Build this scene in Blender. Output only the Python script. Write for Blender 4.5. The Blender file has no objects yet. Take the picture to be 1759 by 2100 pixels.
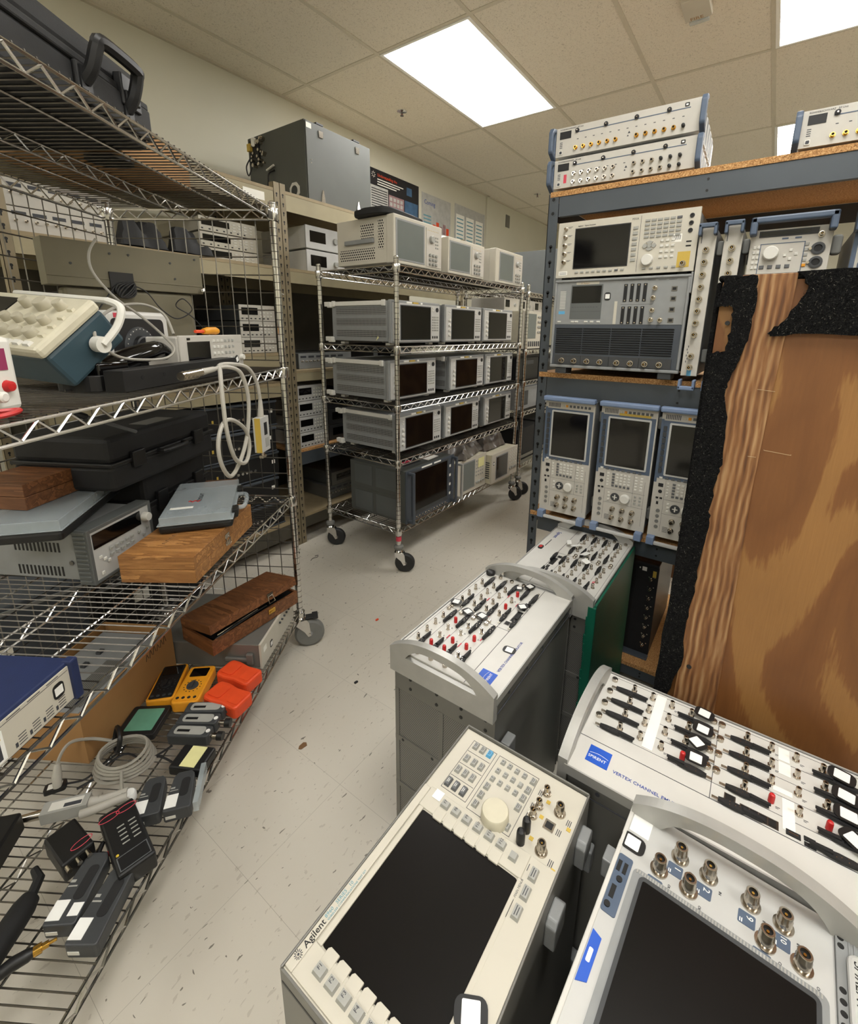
import bpy, math, random
from mathutils import Matrix, Vector
random.seed(7)
SC = bpy.context.scene
COL = SC.collection
PI = math.pi
# ---------------------------------------------------------------- camera
CAMH = 1.33
yaw, pit, rol = 0.610104, 0.244144, 0.0139333
fw = Vector((math.cos(pit)*math.cos(yaw), math.cos(pit)*math.sin(yaw), -math.sin(pit)))
rt = fw.cross(Vector((0, 0, 1))).normalized()
up = rt.cross(fw)
rt, up = math.cos(rol)*rt+math.sin(rol)*up, -math.sin(rol)*rt+math.cos(rol)*up
cd = bpy.data.cameras.new('camera')
cam = bpy.data.objects.new('camera', cd)
COL.objects.link(cam)
cam.matrix_world = Matrix(((rt.x, up.x, -fw.x, 0), (rt.y, up.y, -fw.y, 0), (rt.z, up.z, -fw.z, CAMH), (0, 0, 0, 1)))
cd.sensor_fit = 'HORIZONTAL'
cd.sensor_width = 36
cd.lens = 939.646/1759*36
cd.shift_x = -(903.95-879.5)/1759
cd.shift_y = -(1050-912.04)/1759
cd.clip_start = 0.02
SC.camera = cam
SC.view_settings.view_transform = 'Standard'
SC.view_settings.look = 'None'
SC.view_settings.gamma = 1
SC.view_settings.exposure = 0.38
LAMP = 13.0
w = bpy.data.worlds.new('world')
SC.world = w
w.use_nodes = True
w.node_tree.nodes['Background'].inputs[0].default_value = (.9, .92, 1, 1)
w.node_tree.nodes['Background'].inputs[1].default_value = 0.02

# ---------------------------------------------------------------- materials
MATS = {}


def lin(c):
    return tuple(((x/255+.055)/1.055)**2.4 if x/255 > .04045 else x/255/12.92 for x in c)+(1,)


class NT:
    def __init__(s, m):
        s.t = m.node_tree
        s.n = s.t.nodes
        s.b = s.n['Principled BSDF']

    def add(s, ty, **k):
        n = s.n.new(ty)
        for a, b in k.items():
            if a in n.inputs.keys() if hasattr(n.inputs, 'keys') else False:
                n.inputs[a].default_value = b
            else:
                setattr(n, a, b)
        return n

    def link(s, a, b):
        s.t.links.new(a, b)

    def ramp(s, fac, stops, interp='LINEAR'):
        r = s.n.new('ShaderNodeValToRGB')
        r.color_ramp.interpolation = interp
        e = r.color_ramp.elements
        while len(e) < len(stops):
            e.new(.5)
        for i, (p, c) in enumerate(stops):
            e[i].position = p
            e[i].color = c
        s.link(fac, r.inputs[0])
        return r.outputs[0]

    def coord(s, scale=(1, 1, 1), rot=(0, 0, 0), loc=(0, 0, 0), kind='Object'):
        c = s.n.new('ShaderNodeTexCoord')
        m = s.n.new('ShaderNodeMapping')
        m.inputs['Scale'].default_value = scale
        m.inputs['Rotation'].default_value = rot
        m.inputs['Location'].default_value = loc
        s.link(c.outputs[kind], m.inputs[0])
        return m.outputs[0]

    def noise(s, vec, scale, detail=3, rough=.5, dist=0):
        n = s.n.new('ShaderNodeTexNoise')
        n.inputs['Scale'].default_value = scale
        n.inputs['Detail'].default_value = detail
        n.inputs['Roughness'].default_value = rough
        n.inputs['Distortion'].default_value = dist
        s.link(vec, n.inputs['Vector'])
        return n.outputs[0]

    def math(s, op, a, b=None, c=None):
        m = s.n.new('ShaderNodeMath')
        m.operation = op
        for i, v in enumerate((a, b, c)):
            if v is None:
                continue
            if isinstance(v, (int, float)):
                m.inputs[i].default_value = v
            else:
                s.link(v, m.inputs[i])
        return m.outputs[0]

    def mix(s, fac, a, b):
        m = s.n.new('ShaderNodeMixRGB')
        for i, v in enumerate((fac, a, b)):
            if isinstance(v, (int, float, tuple)):
                m.inputs[i].default_value = v
            else:
                s.link(v, m.inputs[i])
        return m.outputs[0]

    def bump(s, h, strength=.3, dist=.001):
        b = s.n.new('ShaderNodeBump')
        b.inputs['Strength'].default_value = strength
        b.inputs['Distance'].default_value = dist
        s.link(h, b.inputs['Height'])
        s.link(b.outputs[0], s.b.inputs['Normal'])

    def sep(s, v):
        x = s.n.new('ShaderNodeSeparateXYZ')
        s.link(v, x.inputs[0])
        return x.outputs


def mat(name, col, rough=.5, metal=0, var=.06, vs=30, bump=0, bs=400, spec=None, emit=None, alpha=None, trans=None, coat=None):
    if name in MATS:
        return MATS[name]
    m = bpy.data.materials.new(name)
    m.use_nodes = True
    t = NT(m)
    b = t.b
    c = lin(col)
    b.inputs['Roughness'].default_value = rough
    b.inputs['Metallic'].default_value = metal
    if spec is not None:
        b.inputs['Specular IOR Level'].default_value = spec
    if coat is not None:
        b.inputs['Coat Weight'].default_value = coat
        b.inputs['Coat Roughness'].default_value = .05
    if var:
        v = t.coord()
        n = t.noise(v, vs, 3)
        lo = tuple(x*(1-var) for x in c[:3])+(1,)
        hi = tuple(min(1, x*(1+var)) for x in c[:3])+(1,)
        t.link(t.ramp(n, [(.3, lo), (.7, hi)]), b.inputs['Base Color'])
        if bump:
            t.bump(t.noise(v, bs, 2), bump, .0006)
    else:
        b.inputs['Base Color'].default_value = c
    if emit:
        b.inputs['Emission Color'].default_value = c
        b.inputs['Emission Strength'].default_value = emit
    if alpha is not None:
        b.inputs['Alpha'].default_value = alpha
    if trans is not None:
        b.inputs['Transmission Weight'].default_value = trans
    MATS[name] = m
    return m


def dots(name, base, hole, pitch, r, rough=.4, metal=.3, square=False, hexa=True):
    """sheet metal punched with rows of holes: pattern in the local x/y plane of the sheet"""
    m = bpy.data.materials.new(name)
    m.use_nodes = True
    t = NT(m)
    x, y, z = t.sep(t.coord((1/pitch, 1/pitch, 1)))
    if hexa:
        row = t.math('FLOOR', t.math('MULTIPLY', y, 1.1547))
        x = t.math('ADD', x, t.math('MULTIPLY', row, .5))
        y = t.math('MULTIPLY', y, 1.1547)
    fx = t.math('ABSOLUTE', t.math('SUBTRACT', t.math('FRACT', x), .5))
    fy = t.math('ABSOLUTE', t.math('SUBTRACT', t.math('FRACT', y), .5))
    d = t.math('MAXIMUM', fx, fy) if square else t.math('SQRT', t.math('ADD', t.math('MULTIPLY', fx, fx), t.math('MULTIPLY', fy, fy)))
    k = t.math('LESS_THAN', d, r)
    t.link(t.mix(k, lin(base), lin(hole)), t.b.inputs['Base Color'])
    t.link(t.math('MULTIPLY', t.math('SUBTRACT', 1, k), metal), t.b.inputs['Metallic'])
    t.b.inputs['Roughness'].default_value = rough
    MATS[name] = m
    return m


def wood(name, dark, light, scale=6, stretch=(1, 9, 9), rough=.45, rings=3.5):
    m = bpy.data.materials.new(name)
    m.use_nodes = True
    t = NT(m)
    v = t.coord(stretch)
    n = t.noise(v, scale, 4, .6, .6)
    k = t.math('FRACT', t.math('MULTIPLY', n, rings))
    f = t.noise(t.coord((stretch[0]*3, stretch[1]*12, stretch[2]*12)), scale*3, 2)
    k = t.math('ADD', t.math('MULTIPLY', k, .75), t.math('MULTIPLY', f, .3))
    t.link(t.ramp(k, [(.1, lin(light)), (.9, lin(dark))]), t.b.inputs['Base Color'])
    t.b.inputs['Roughness'].default_value = rough
    t.bump(k, .15, .0006)
    MATS[name] = m
    return m


mat('chrome', (216, 215, 213), .15, 1, .05)
mat('chrome_dark', (120, 118, 115), .3, 1, .05)
mat('wire', (214, 213, 210), .2, 1, .06)
mat('wire_mid', (136, 133, 128), .32, 1, .06)
mat('magenta', (140, 44, 84), .6, 0, 0)
mat('wire_dark', (92, 88, 82), .35, .9, .1)
mat('groove', (60, 58, 55), .5, .6, 0)
mat('nickel', (190, 182, 170), .2, 1, .05)
mat('brass', (214, 170, 84), .22, 1, .05)
mat('white_panel', (204, 202, 196), .4, 0, .03, 12)
mat('cream_panel', (194, 189, 175), .42, 0, .03, 12)
mat('silver_panel', (190, 190, 187), .42, .1, .04, 14)
mat('rs_white', (190, 186, 177), .42, 0, .03)
mat('bluegrey', (78, 92, 112), .45, 0, .06)
mat('powderblue', (116, 134, 164), .45, 0, .05)
mat('sidegrey', (118, 117, 112), .45, .35, .05, 8)
mat('handlegrey', (172, 171, 166), .38, .3, .05)
mat('midgrey', (140, 142, 142), .45, .1, .05)
mat('cabgrey', (96, 99, 98), .5, .2, .08, 5)
mat('darkgrey', (58, 60, 62), .5, 0, .08)
mat('slate', (70, 76, 84), .45, .1, .08, 8)
mat('slatebox', (84, 86, 82), .5, .1, .06, 6)
mat('black', (22, 22, 23), .45, 0, .1)
mat('softblack', (24, 24, 25), .7, 0, .15, 40, .5, 600)
mat('deep', (8, 8, 8), .6, 0, 0)
mat('glass_black', (10, 9, 9), .08, 0, 0, spec=.5)
mat('screen_matt', (16, 14, 13), .3, 0, .1, 6, spec=.22)
mat('screen_grey', (112, 118, 114), .2, 0, .05, 4)
mat('key_grey', (158, 158, 152), .5, 0, .05)
mat('key_dark', (92, 94, 96), .5, 0, .05)
mat('key_light', (214, 212, 204), .5, 0, .03)
mat('key_blue', (92, 164, 206), .45, 0, 0)
mat('ink', (58, 60, 66), .6, 0, 0)
mat('inkblack', (24, 24, 26), .6, 0, 0)
mat('inkblue', (42, 72, 156), .5, 0, 0)
mat('inkteal', (96, 150, 164), .5, 0, 0)
mat('logoblue', (28, 84, 190), .45, 0, .03)
mat('paper', (240, 238, 230), .6, 0, .02)
mat('white', (236, 236, 232), .5, 0, .02)
mat('red', (190, 34, 34), .4, 0, .05)
mat('pinkred', (204, 66, 84), .6, 0, 0)
mat('yellow', (214, 184, 60), .5, 0, .04)
mat('tag_yellow', (196, 166, 70), .5, 0, .04)
mat('amber', (222, 150, 30), .5, 0, .06)
mat('orange', (222, 74, 30), .5, 0, .05)
mat('navy', (22, 36, 76), .6, 0, .08, 30, .3)
mat('green_sheet', (8, 92, 70), .45, 0, .1, 6, .3, 30)
mat('teal_body', (46, 68, 78), .5, 0, .05)
mat('olive', (118, 112, 92), .55, .1, .06, 8)
mat('putty', (200, 194, 172), .5, 0, .06)
mat('tan_steel', (74, 70, 60), .5, .15, .1, 12)
mat('tan_post', (132, 120, 96), .5, .2, .1, 12)
mat('tan_board', (150, 134, 104), .6, 0, .08)
mat('grey_steel', (72, 78, 84), .45, .2, .08, 6)
mat('rubber', (36, 36, 36), .6, 0, .1)
mat('rubber_grey', (116, 116, 112), .6, 0, .05)
mat('cable_grey', (176, 172, 162), .5, 0, .05)
mat('coil_grey', (150, 146, 136), .5, 0, .05)
mat('cable_dark', (30, 30, 32), .45, 0, .05)
mat('card', (158, 118, 72), .75, 0, .08, 8, .2, 200)
mat('card_dark', (120, 88, 56), .75, 0, .08, 8)
mat('note', (226, 222, 160), .7, 0, .03)
mat('green_screen', (96, 148, 124), .3, 0, .08)
mat('clear_lid', (196, 206, 210), .18, 0, .05, alpha=.42)
mat('plastic_bag', (190, 188, 184), .15, 0, .1, 20, .9, 40, alpha=.6)
mat('wall_paint', (204, 201, 184), .7, 0, .02, 3, .15, 300)
mat('grid_bar', (200, 193, 176), .5, .1, .03)
mat('poster_black', (26, 26, 32), .35, 0, .1)
mat('poster_grey', (176, 176, 172), .3, 0, .1, 20)
mat('poster_pink', (150, 118, 120), .4, 0, .2, 40)
mat('poster_blue', (60, 92, 124), .4, 0, .2, 20)
dots('perf_grey', (134, 133, 128), (24, 24, 24), .0042, .33)
dots('perf_cream', (204, 199, 186), (34, 32, 28), .014, .36, .45, 0)
dots('perf_silver', (150, 150, 148), (24, 24, 26), .009, .32, .4, .2, True, False)
dots('perf_dark', (70, 72, 72), (14, 14, 14), .006, .33)
wood('plank_tan', (128, 84, 42), (186, 134, 78), 5, (9, 1, 9))
wood('plank_brown', (90, 54, 30), (142, 94, 58), 5, (9, 1, 9))


def special():
    # vinyl floor tiles, flecked
    m = bpy.data.materials.new('vinyl_floor')
    m.use_nodes = True
    t = NT(m)
    v = t.coord()
    x, y, z = t.sep(v)
    T = .3048

    def seam(a, o):
        f = t.math('ABSOLUTE', t.math('SUBTRACT', t.math('FRACT', t.math('DIVIDE', t.math('SUBTRACT', a, o), T)), .5))
        return t.math('GREATER_THAN', f, .5-.0016)
    s = t.math('MAXIMUM', seam(x, .423), seam(y, .862))
    cell = t.n.new('ShaderNodeTexWhiteNoise')
    cell.noise_dimensions = '2D'
    sn = t.n.new('ShaderNodeVectorMath')
    sn.operation = 'FLOOR'
    t.link(t.coord((1/T, 1/T, 0), loc=(-.423/T, -.862/T, 0)), sn.inputs[0])
    t.link(sn.outputs[0], cell.inputs[0])
    base = t.mix(t.math('MULTIPLY', cell.outputs[0], .35), lin((207, 201, 188)), lin((198, 193, 181)))
    base = t.mix(t.math('MULTIPLY', t.noise(v, 4, 4), .35), base, lin((188, 180, 164)))
    f1 = t.noise(t.coord((26, 75, 1), (0, 0, .5)), 1, 2, .5, .4)
    f2 = t.noise(t.coord((90, 34, 1), (0, 0, .2), (3, 7, 0)), 1, 2, .5, .4)
    dk = t.math('MAXIMUM', t.math('GREATER_THAN', f1, .715), t.math('GREATER_THAN', f2, .745))
    f3 = t.noise(t.coord((40, 90, 1), (0, 0, -.9), (5, 1, 0)), 1, 2, .5, .4)
    base = t.mix(t.math('MULTIPLY', t.math('GREATER_THAN', f3, .67), .35), base, lin((150, 140, 126)))
    base = t.mix(t.math('MULTIPLY', dk, .8), base, lin((84, 78, 68)))
    base = t.mix(t.math('MULTIPLY', s, .45), base, lin((96, 90, 78)))
    t.link(base, t.b.inputs['Base Color'])
    t.b.inputs['Roughness'].default_value = .38
    MATS['vinyl_floor'] = m
    # fissured ceiling tile
    m = bpy.data.materials.new('ceiling_tile')
    m.use_nodes = True
    t = NT(m)
    v = t.coord()
    a = t.noise(t.coord((1, 1, 1)), 110, 2, .6, 1.2)
    b = t.noise(t.coord((1, 1, 1)), 260, 2)
    k = t.math('MAXIMUM', t.math('GREATER_THAN', a, .61), t.math('GREATER_THAN', b, .66))
    t.link(t.mix(t.math('MULTIPLY', k, .42), lin((224, 217, 202)), lin((142, 132, 114))), t.b.inputs['Base Color'])
    t.b.inputs['Roughness'].default_value = .9
    t.bump(a, .4, .002)
    MATS['ceiling_tile'] = m
    # chipboard
    m = bpy.data.materials.new('chipboard')
    m.use_nodes = True
    t = NT(m)
    a = t.noise(t.coord((1, 1, 1.6)), 240, 3, .7, .5)
    t.link(t.ramp(a, [(.3, lin((96, 62, 30))), (.5, lin((176, 128, 76))), (.72, lin((222, 186, 132)))]), t.b.inputs['Base Color'])
    t.b.inputs['Roughness'].default_value = .8
    MATS['chipboard'] = m
    # plywood face: big cathedral figure
    m = bpy.data.materials.new('plywood')
    m.use_nodes = True
    t = NT(m)
    v = t.coord((3.0, 1.0, 1), loc=(.31, .12, 0))
    n = t.noise(v, 1.9, 2, .4, .5)
    k = t.math('PINGPONG', t.math('MULTIPLY', n, 8.5), 1)
    edge = t.noise(t.coord((60, 6, 1)), 3, 3)
    k = t.math('ADD', k, t.math('MULTIPLY', t.math('SUBTRACT', edge, .5), .5))
    c = t.ramp(k, [(.36, lin((170, 124, 70))), (.5, lin((136, 88, 46))), (1, lin((122, 76, 38)))])
    st = t.noise(t.coord((140, 5, 1)), 3, 3)
    c = t.mix(t.math('MULTIPLY', st, .45), c, lin((112, 72, 38)))
    blot = t.noise(t.coord((3, 3, 1)), 2.2, 2)
    c = t.mix(t.math('MULTIPLY', blot, .35), c, lin((96, 66, 36)))
    t.link(c, t.b.inputs['Base Color'])
    t.b.inputs['Roughness'].default_value = .5
    MATS['plywood'] = m
    # ridged bare wood strip where the carpet was torn off
    m = bpy.data.materials.new('torn_wood')
    m.use_nodes = True
    t = NT(m)
    v = t.coord((1, 1, 1))
    x, y, z = t.sep(v)
    wv = t.noise(t.coord((3, 4, 1)), 1.6, 3)
    rid = t.math('SINE', t.math('MULTIPLY', t.math('ADD', t.math('ADD', x, t.math('MULTIPLY', y, -.03)), t.math('MULTIPLY', wv, .022)), 560))
    k = t.math('ADD', t.math('MULTIPLY', rid, .13), t.noise(t.coord((40, 3, 1)), 3, 3))
    t.link(t.ramp(k, [(.25, lin((96, 60, 34))), (.5, lin((140, 96, 58))), (.85, lin((184, 148, 106)))]), t.b.inputs['Base Color'])
    t.b.inputs['Roughness'].default_value = .6
    t.bump(rid, .5, .0012)
    MATS['torn_wood'] = m
    # carpet covering
    m = bpy.data.materials.new('black_carpet')
    m.use_nodes = True
    t = NT(m)
    a = t.noise(t.coord((1, 1, 1)), 260, 4, .75, 2)
    t.link(t.ramp(a, [(.42, lin((10, 10, 11))), (.6, lin((38, 38, 38))), (.72, lin((92, 90, 84)))]), t.b.inputs['Base Color'])
    t.b.inputs['Roughness'].default_value = 1
    t.b.inputs['Specular IOR Level'].default_value = .1
    t.bump(a, 1, .004)
    MATS['black_carpet'] = m


special()


# ---------------------------------------------------------------- mesh building
class MB:
    """collects shapes, in millimetres, in a local frame"""

    def __init__(s):
        s.v, s.f, s.m = [], [], []
        s.X = None

    def add(s, vs, fs, m=0):
        o = len(s.v)
        if s.X is not None:
            vs = [tuple(s.X @ Vector(v)) for v in vs]
        s.v += vs
        s.f += [tuple(o+i for i in f) for f in fs]
        s.m += [m]*len(fs)

    def box(s, x0, x1, y0, y1, z0, z1, m=0):
        s.add([(x0, y0, z0), (x1, y0, z0), (x1, y1, z0), (x0, y1, z0), (x0, y0, z1), (x1, y0, z1), (x1, y1, z1), (x0, y1, z1)],
              [(0, 3, 2, 1), (4, 5, 6, 7), (0, 1, 5, 4), (1, 2, 6, 5), (2, 3, 7, 6), (3, 0, 4, 7)], m)

    def cyl(s, p0, p1, r, r2=None, n=12, m=0, m2=None):
        r2 = r if r2 is None else r2
        p0, p1 = Vector(p0), Vector(p1)
        a = (p1-p0).normalized()
        h = Vector((0, 0, 1)) if abs(a.z) < .9 else Vector((1, 0, 0))
        u = a.cross(h).normalized()
        w_ = a.cross(u)
        vs = []
        for p, rr in ((p0, r), (p1, r2)):
            for i in range(n):
                t = 2*PI*i/n
                vs.append(tuple(p-u*math.cos(t)*rr+w_*math.sin(t)*rr))
        fs = [(i, (i+1) % n, n+(i+1) % n, n+i) for i in range(n)]
        s.add(vs, fs, m)
        s.add(vs[:n], [tuple(range(n-1, -1, -1))], m)
        s.add(vs[n:], [tuple(range(n))], m if m2 is None else m2)

    def disc(s, x, y, z, r, n=14, m=0):
        s.cyl((x, y, z-.2), (x, y, z), r, n=n, m=m)

    def tube(s, pts, r, n=6, m=0, closed=False):
        P = [Vector(p) for p in pts]
        N = len(P)
        vs = []
        pu = None
        for i, p in enumerate(P):
            if closed:
                a = P[(i+1) % N]-P[i-1]
            else:
                a = P[min(i+1, N-1)]-P[max(i-1, 0)]
            a.normalize()
            if pu is None:
                h = Vector((0, 0, 1)) if abs(a.z) < .9 else Vector((1, 0, 0))
                pu = a.cross(h).normalized()
            u = (pu-a*pu.dot(a)).normalized()
            pu = u
            w_ = a.cross(u)
            rr = r[i] if isinstance(r, (list, tuple)) else r
            for k in range(n):
                t = 2*PI*k/n
                vs.append(tuple(p+u*math.cos(t)*rr+w_*math.sin(t)*rr))
        fs = []
        for i in range(N if closed else N-1):
            for k in range(n):
                a0, b0 = i*n+k, i*n+(k+1) % n
                a1, b1 = ((i+1) % N)*n+k, ((i+1) % N)*n+(k+1) % n
                fs.append((a0, b0, b1, a1))
        if not closed:
            fs.append(tuple(range(n-1, -1, -1)))
            fs.append(tuple((N-1)*n+k for k in range(n)))
        s.add(vs, fs, m)

    def prism(s, poly, z0, z1, m=0):
        n = len(poly)
        area = sum(poly[i-1][0]*poly[i][1]-poly[i][0]*poly[i-1][1] for i in range(n))
        if area < 0:
            poly = poly[::-1]
        vs = [(x, y, z0) for x, y in poly]+[(x, y, z1) for x, y in poly]
        s.add(vs, [tuple(range(n-1, -1, -1)), tuple(range(n, 2*n))]+[(i, (i+1) % n, n+(i+1) % n, n+i) for i in range(n)], m)

    def lathe(s, x, y, prof, n=14, m=0, cap=None):
        vs = []
        for r, z in prof:
            for i in range(n):
                t = 2*PI*i/n
                vs.append((x+r*math.cos(t), y+r*math.sin(t), z))
        fs = []
        for j in range(len(prof)-1):
            for i in range(n):
                fs.append((j*n+i, j*n+(i+1) % n, (j+1)*n+(i+1) % n, (j+1)*n+i))
        s.add(vs, fs, m)
        s.add(vs[-n:], [tuple(range(n))], m if cap is None else cap)

    def rbox(s, x0, x1, y0, y1, z0, z1, r, m=0):
        s.prism(rrect(x0, x1, y0, y1, r), z0, z1, m)


def rrect(x0, x1, y0, y1, r, k=4):
    o = []
    for cx, cy, a in ((x1-r, y0+r, -90), (x1-r, y1-r, 0), (x0+r, y1-r, 90), (x0+r, y0+r, 180)):
        for i in range(k+1):
            t = math.radians(a+90*i/k)
            o.append((cx+r*math.cos(t), cy+r*math.sin(t)))
    return o


def spline(pts, k=6, closed=False):
    P = [Vector(p) for p in pts]
    n = len(P)
    o = []
    for i in range(n if closed else n-1):
        if closed:
            a, b, c, d = P[i-1], P[i], P[(i+1) % n], P[(i+2) % n]
        else:
            a, b, c, d = P[max(i-1, 0)], P[i], P[i+1], P[min(i+2, n-1)]
        for j in range(k):
            t = j/k
            o.append(tuple(.5*((2*b)+(c-a)*t+(2*a-5*b+4*c-d)*t*t+(3*b-a-3*c+d)*t**3)))
    if not closed:
        o.append(tuple(P[-1]))
    return o


WM = {}
CACHE = {}


def mk(mb, name, mats, smooth=False, scale=.001):
    me = bpy.data.meshes.new(name)
    me.from_pydata([(x*scale, y*scale, z*scale) for x, y, z in mb.v], [], mb.f)
    for mn in (mats if isinstance(mats, (list, tuple)) else [mats]):
        me.materials.append(MATS[mn])
    me.polygons.foreach_set('material_index', mb.m)
    if smooth:
        me.polygons.foreach_set('use_smooth', [True]*len(me.polygons))
        try:
            me.set_sharp_from_angle(angle=math.radians(38))
        except Exception:
            pass
    me.update()
    return me


def frame(O, U, V, N):
    O, U, V, N = map(Vector, (O, U, V, N))
    return Matrix(((U.x, V.x, N.x, O.x), (U.y, V.y, N.y, O.y), (U.z, V.z, N.z, O.z), (0, 0, 0, 1)))


def T(x, y, z):
    return Matrix.Translation((x*.001, y*.001, z*.001))


def thing(name, label, cat, loc, yaw_=0, group=None, M=None):
    o = bpy.data.objects.new(name, None)
    o.empty_display_size = .05
    COL.objects.link(o)
    W = M if M is not None else Matrix.Translation(loc) @ Matrix.Rotation(yaw_, 4, 'Z')
    o.matrix_world = W
    WM[o] = W
    o['label'] = label
    o['category'] = cat
    if group:
        o['group'] = group
    return o


def put(me, name, W, parent=None, bevel=0, label=None, seg=2):
    o = bpy.data.objects.new(name, me)
    COL.objects.link(o)
    if parent is not None:
        o.parent = parent
        o.matrix_local = WM[parent].inverted() @ W
    else:
        o.matrix_world = W
    WM[o] = W
    if bevel:
        b = o.modifiers.new('bevel', 'BEVEL')
        b.width = bevel*.001
        b.segments = seg
        b.limit_method = 'ANGLE'
    if label:
        o['label'] = label
    return o


def part(root, F, name, fn, mats, key=None, at=(0, 0, 0), rot=0, bevel=0, smooth=False, label=None):
    """one part of a thing; key shares the mesh between equal parts"""
    if key is None or key not in CACHE:
        mb = MB()
        fn(mb)
        me = mk(mb, name, mats, smooth)
        if key is not None:
            CACHE[key] = me
    else:
        me = CACHE[key]
    W = F @ T(*at)
    if rot:
        W = W @ Matrix.Rotation(rot, 4, 'Z')
    return put(me, name, W, root, bevel, label)


def solo(name, fn, mats, M, label, cat, group=None, bevel=0, smooth=False, kind=None, scale=.001, key=None):
    if key is None or key not in CACHE:
        mb = MB()
        fn(mb)
        me = mk(mb, name, mats, smooth, scale)
        if key is not None:
            CACHE[key] = me
    o = put(me if key is None else CACHE[key], name, M, None, bevel)
    if kind:
        o['kind'] = kind
    if label:
        o['label'] = label
    if cat:
        o['category'] = cat
    if group:
        o['group'] = group
    return o


def struct(name, fn, mats, M=Matrix.Identity(4), bevel=0, scale=1):
    return solo(name, fn, mats, M, None, None, kind='structure', bevel=bevel, scale=scale)


def text(root, F, s, size, mat_, u, v, n=.4, rot=0, name='lettering', align='LEFT', sx=1.0, shear=0, label=None, bold=0):
    c = bpy.data.curves.new(name, 'FONT')
    c.body = s
    c.size = size*.001
    c.align_x = align
    c.shear = shear
    c.extrude = .00015
    c.offset = bold*.001
    c.resolution_u = 2
    o = bpy.data.objects.new('tmp', c)
    COL.objects.link(o)
    dg = bpy.context.evaluated_depsgraph_get()
    me = bpy.data.meshes.new_from_object(o.evaluated_get(dg))
    bpy.data.objects.remove(o)
    me.name = name
    me.materials.clear()
    me.materials.append(MATS[mat_])
    W = F @ T(u, v, n) @ Matrix.Rotation(rot, 4, 'Z') @ Matrix.Diagonal((sx, 1, 1, 1))
    for vv in me.vertices:
        vv.co.x *= sx
    W = F @ T(u, v, n) @ Matrix.Rotation(rot, 4, 'Z')
    return put(me, name, W, root, 0, label)


# ---------------------------------------------------------------- small fittings (origin on the panel, +z outward, mm)
def m_nconn(mb, s=1.0):
    mb.lathe(0, 0, [(11.5*s, 0), (11.5*s, 2.5*s), (8.6*s, 2.6*s), (8.6*s, 14*s), (7.9*s, 15*s), (7.9*s, 22*s), (7.2*s, 23*s), (5.2*s, 23*s), (5, 18*s)], 20, 0, 1)
    mb.cyl((0, 0, 16*s), (0, 0, 21*s), 1.7*s, n=8, m=2)


def m_sma(mb):
    mb.cyl((0, 0, 0), (0, 0, 3), 6, n=6)
    mb.lathe(0, 0, [(4, 3), (4, 15), (3.2, 15.8), (2, 15.8), (1.9, 12)], 10, 0, 1)


def m_bnc(mb):
    mb.lathe(0, 0, [(7.5, 0), (7.5, 2), (5.6, 2.2), (5.6, 6), (4.8, 6.2), (4.8, 14), (3.6, 14), (3.5, 9)], 14, 0, 1)
    mb.cyl((-6.4, 0, 10), (6.4, 0, 10), 1.1, n=6)
    mb.cyl((0, 0, 9), (0, 0, 13), 1, n=6, m=2)


def m_cap(mb, r=4, h=14):
    mb.lathe(0, 0, [(r, 0), (r, h*.75), (r*.85, h*.92), (r*.4, h)], 12)


def m_knob(mb, r, h):
    mb.lathe(0, 0, [(r*1.04, 0), (r, h*.3), (r*.97, h*.85), (r*.86, h)], 24, 0)


def m_key(mb, w_, h_, t=4):
    x, y = w_/2, h_/2
    i = min(1.3, w_*.15, h_*.15)
    mb.add([(-x, -y, 0), (x, -y, 0), (x, y, 0), (-x, y, 0), (-x+i, -y+i, t), (x-i, -y+i, t), (x-i, y-i, t), (-x+i, y-i, t)],
           [(4, 5, 6, 7), (0, 1, 5, 4), (1, 2, 6, 5), (2, 3, 7, 6), (3, 0, 4, 7)])


def conn(root, F, u, v, kind='sma', n=0, name=None):
    if kind == 'n':
        return part(root, F, name or 'coaxial_connector', lambda b: m_nconn(b), ['nickel', 'deep', 'brass'], 'n', (u, v, n), smooth=True)
    if kind == 'n7':
        return part(root, F, name or 'coaxial_connector', lambda b: m_nconn(b, .8), ['nickel', 'deep', 'brass'], 'n7', (u, v, n), smooth=True)
    if kind == 'n5':
        return part(root, F, name or 'coaxial_connector', lambda b: m_nconn(b, .55), ['nickel', 'deep', 'brass'], 'n5', (u, v, n), smooth=True)
    if kind == 'sma':
        return part(root, F, name or 'small_coaxial_connector', m_sma, ['nickel', 'deep'], 'sma', (u, v, n), smooth=True)
    if kind == 'gold':
        return part(root, F, name or 'small_coaxial_connector', m_sma, ['brass', 'deep'], 'smag', (u, v, n), smooth=True)
    if kind == 'red':
        return part(root, F, name or 'red_dust_cap', lambda b: m_cap(b, 4.6, 16), ['red'], 'redcap', (u, v, n), smooth=True)
    if kind == 'blk':
        return part(root, F, name or 'black_dust_cap', lambda b: m_cap(b, 6, 18), ['black'], 'blkcap', (u, v, n), smooth=True)
    if kind == 'bnc':
        return part(root, F, name or 'bayonet_connector', m_bnc, ['nickel', 'deep', 'brass'], 'bnc', (u, v, n), smooth=True)


def key(root, F, u, v, w_, h_, mt='key_grey', t=4, rot=0, name='button', n=0, label=None):
    h_ = max(h_, 2)
    return part(root, F, name, lambda b: m_key(b, w_, h_, t), [mt], ('k', round(w_), round(h_), mt, t), (u, v, n), rot, label=label)


def knob(root, F, u, v, r, h, mt='key_light', name='knob', n=0):
    return part(root, F, name, lambda b: m_knob(b, r, h), [mt], ('kn', r, h, mt), (u, v, n), smooth=True)


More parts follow.
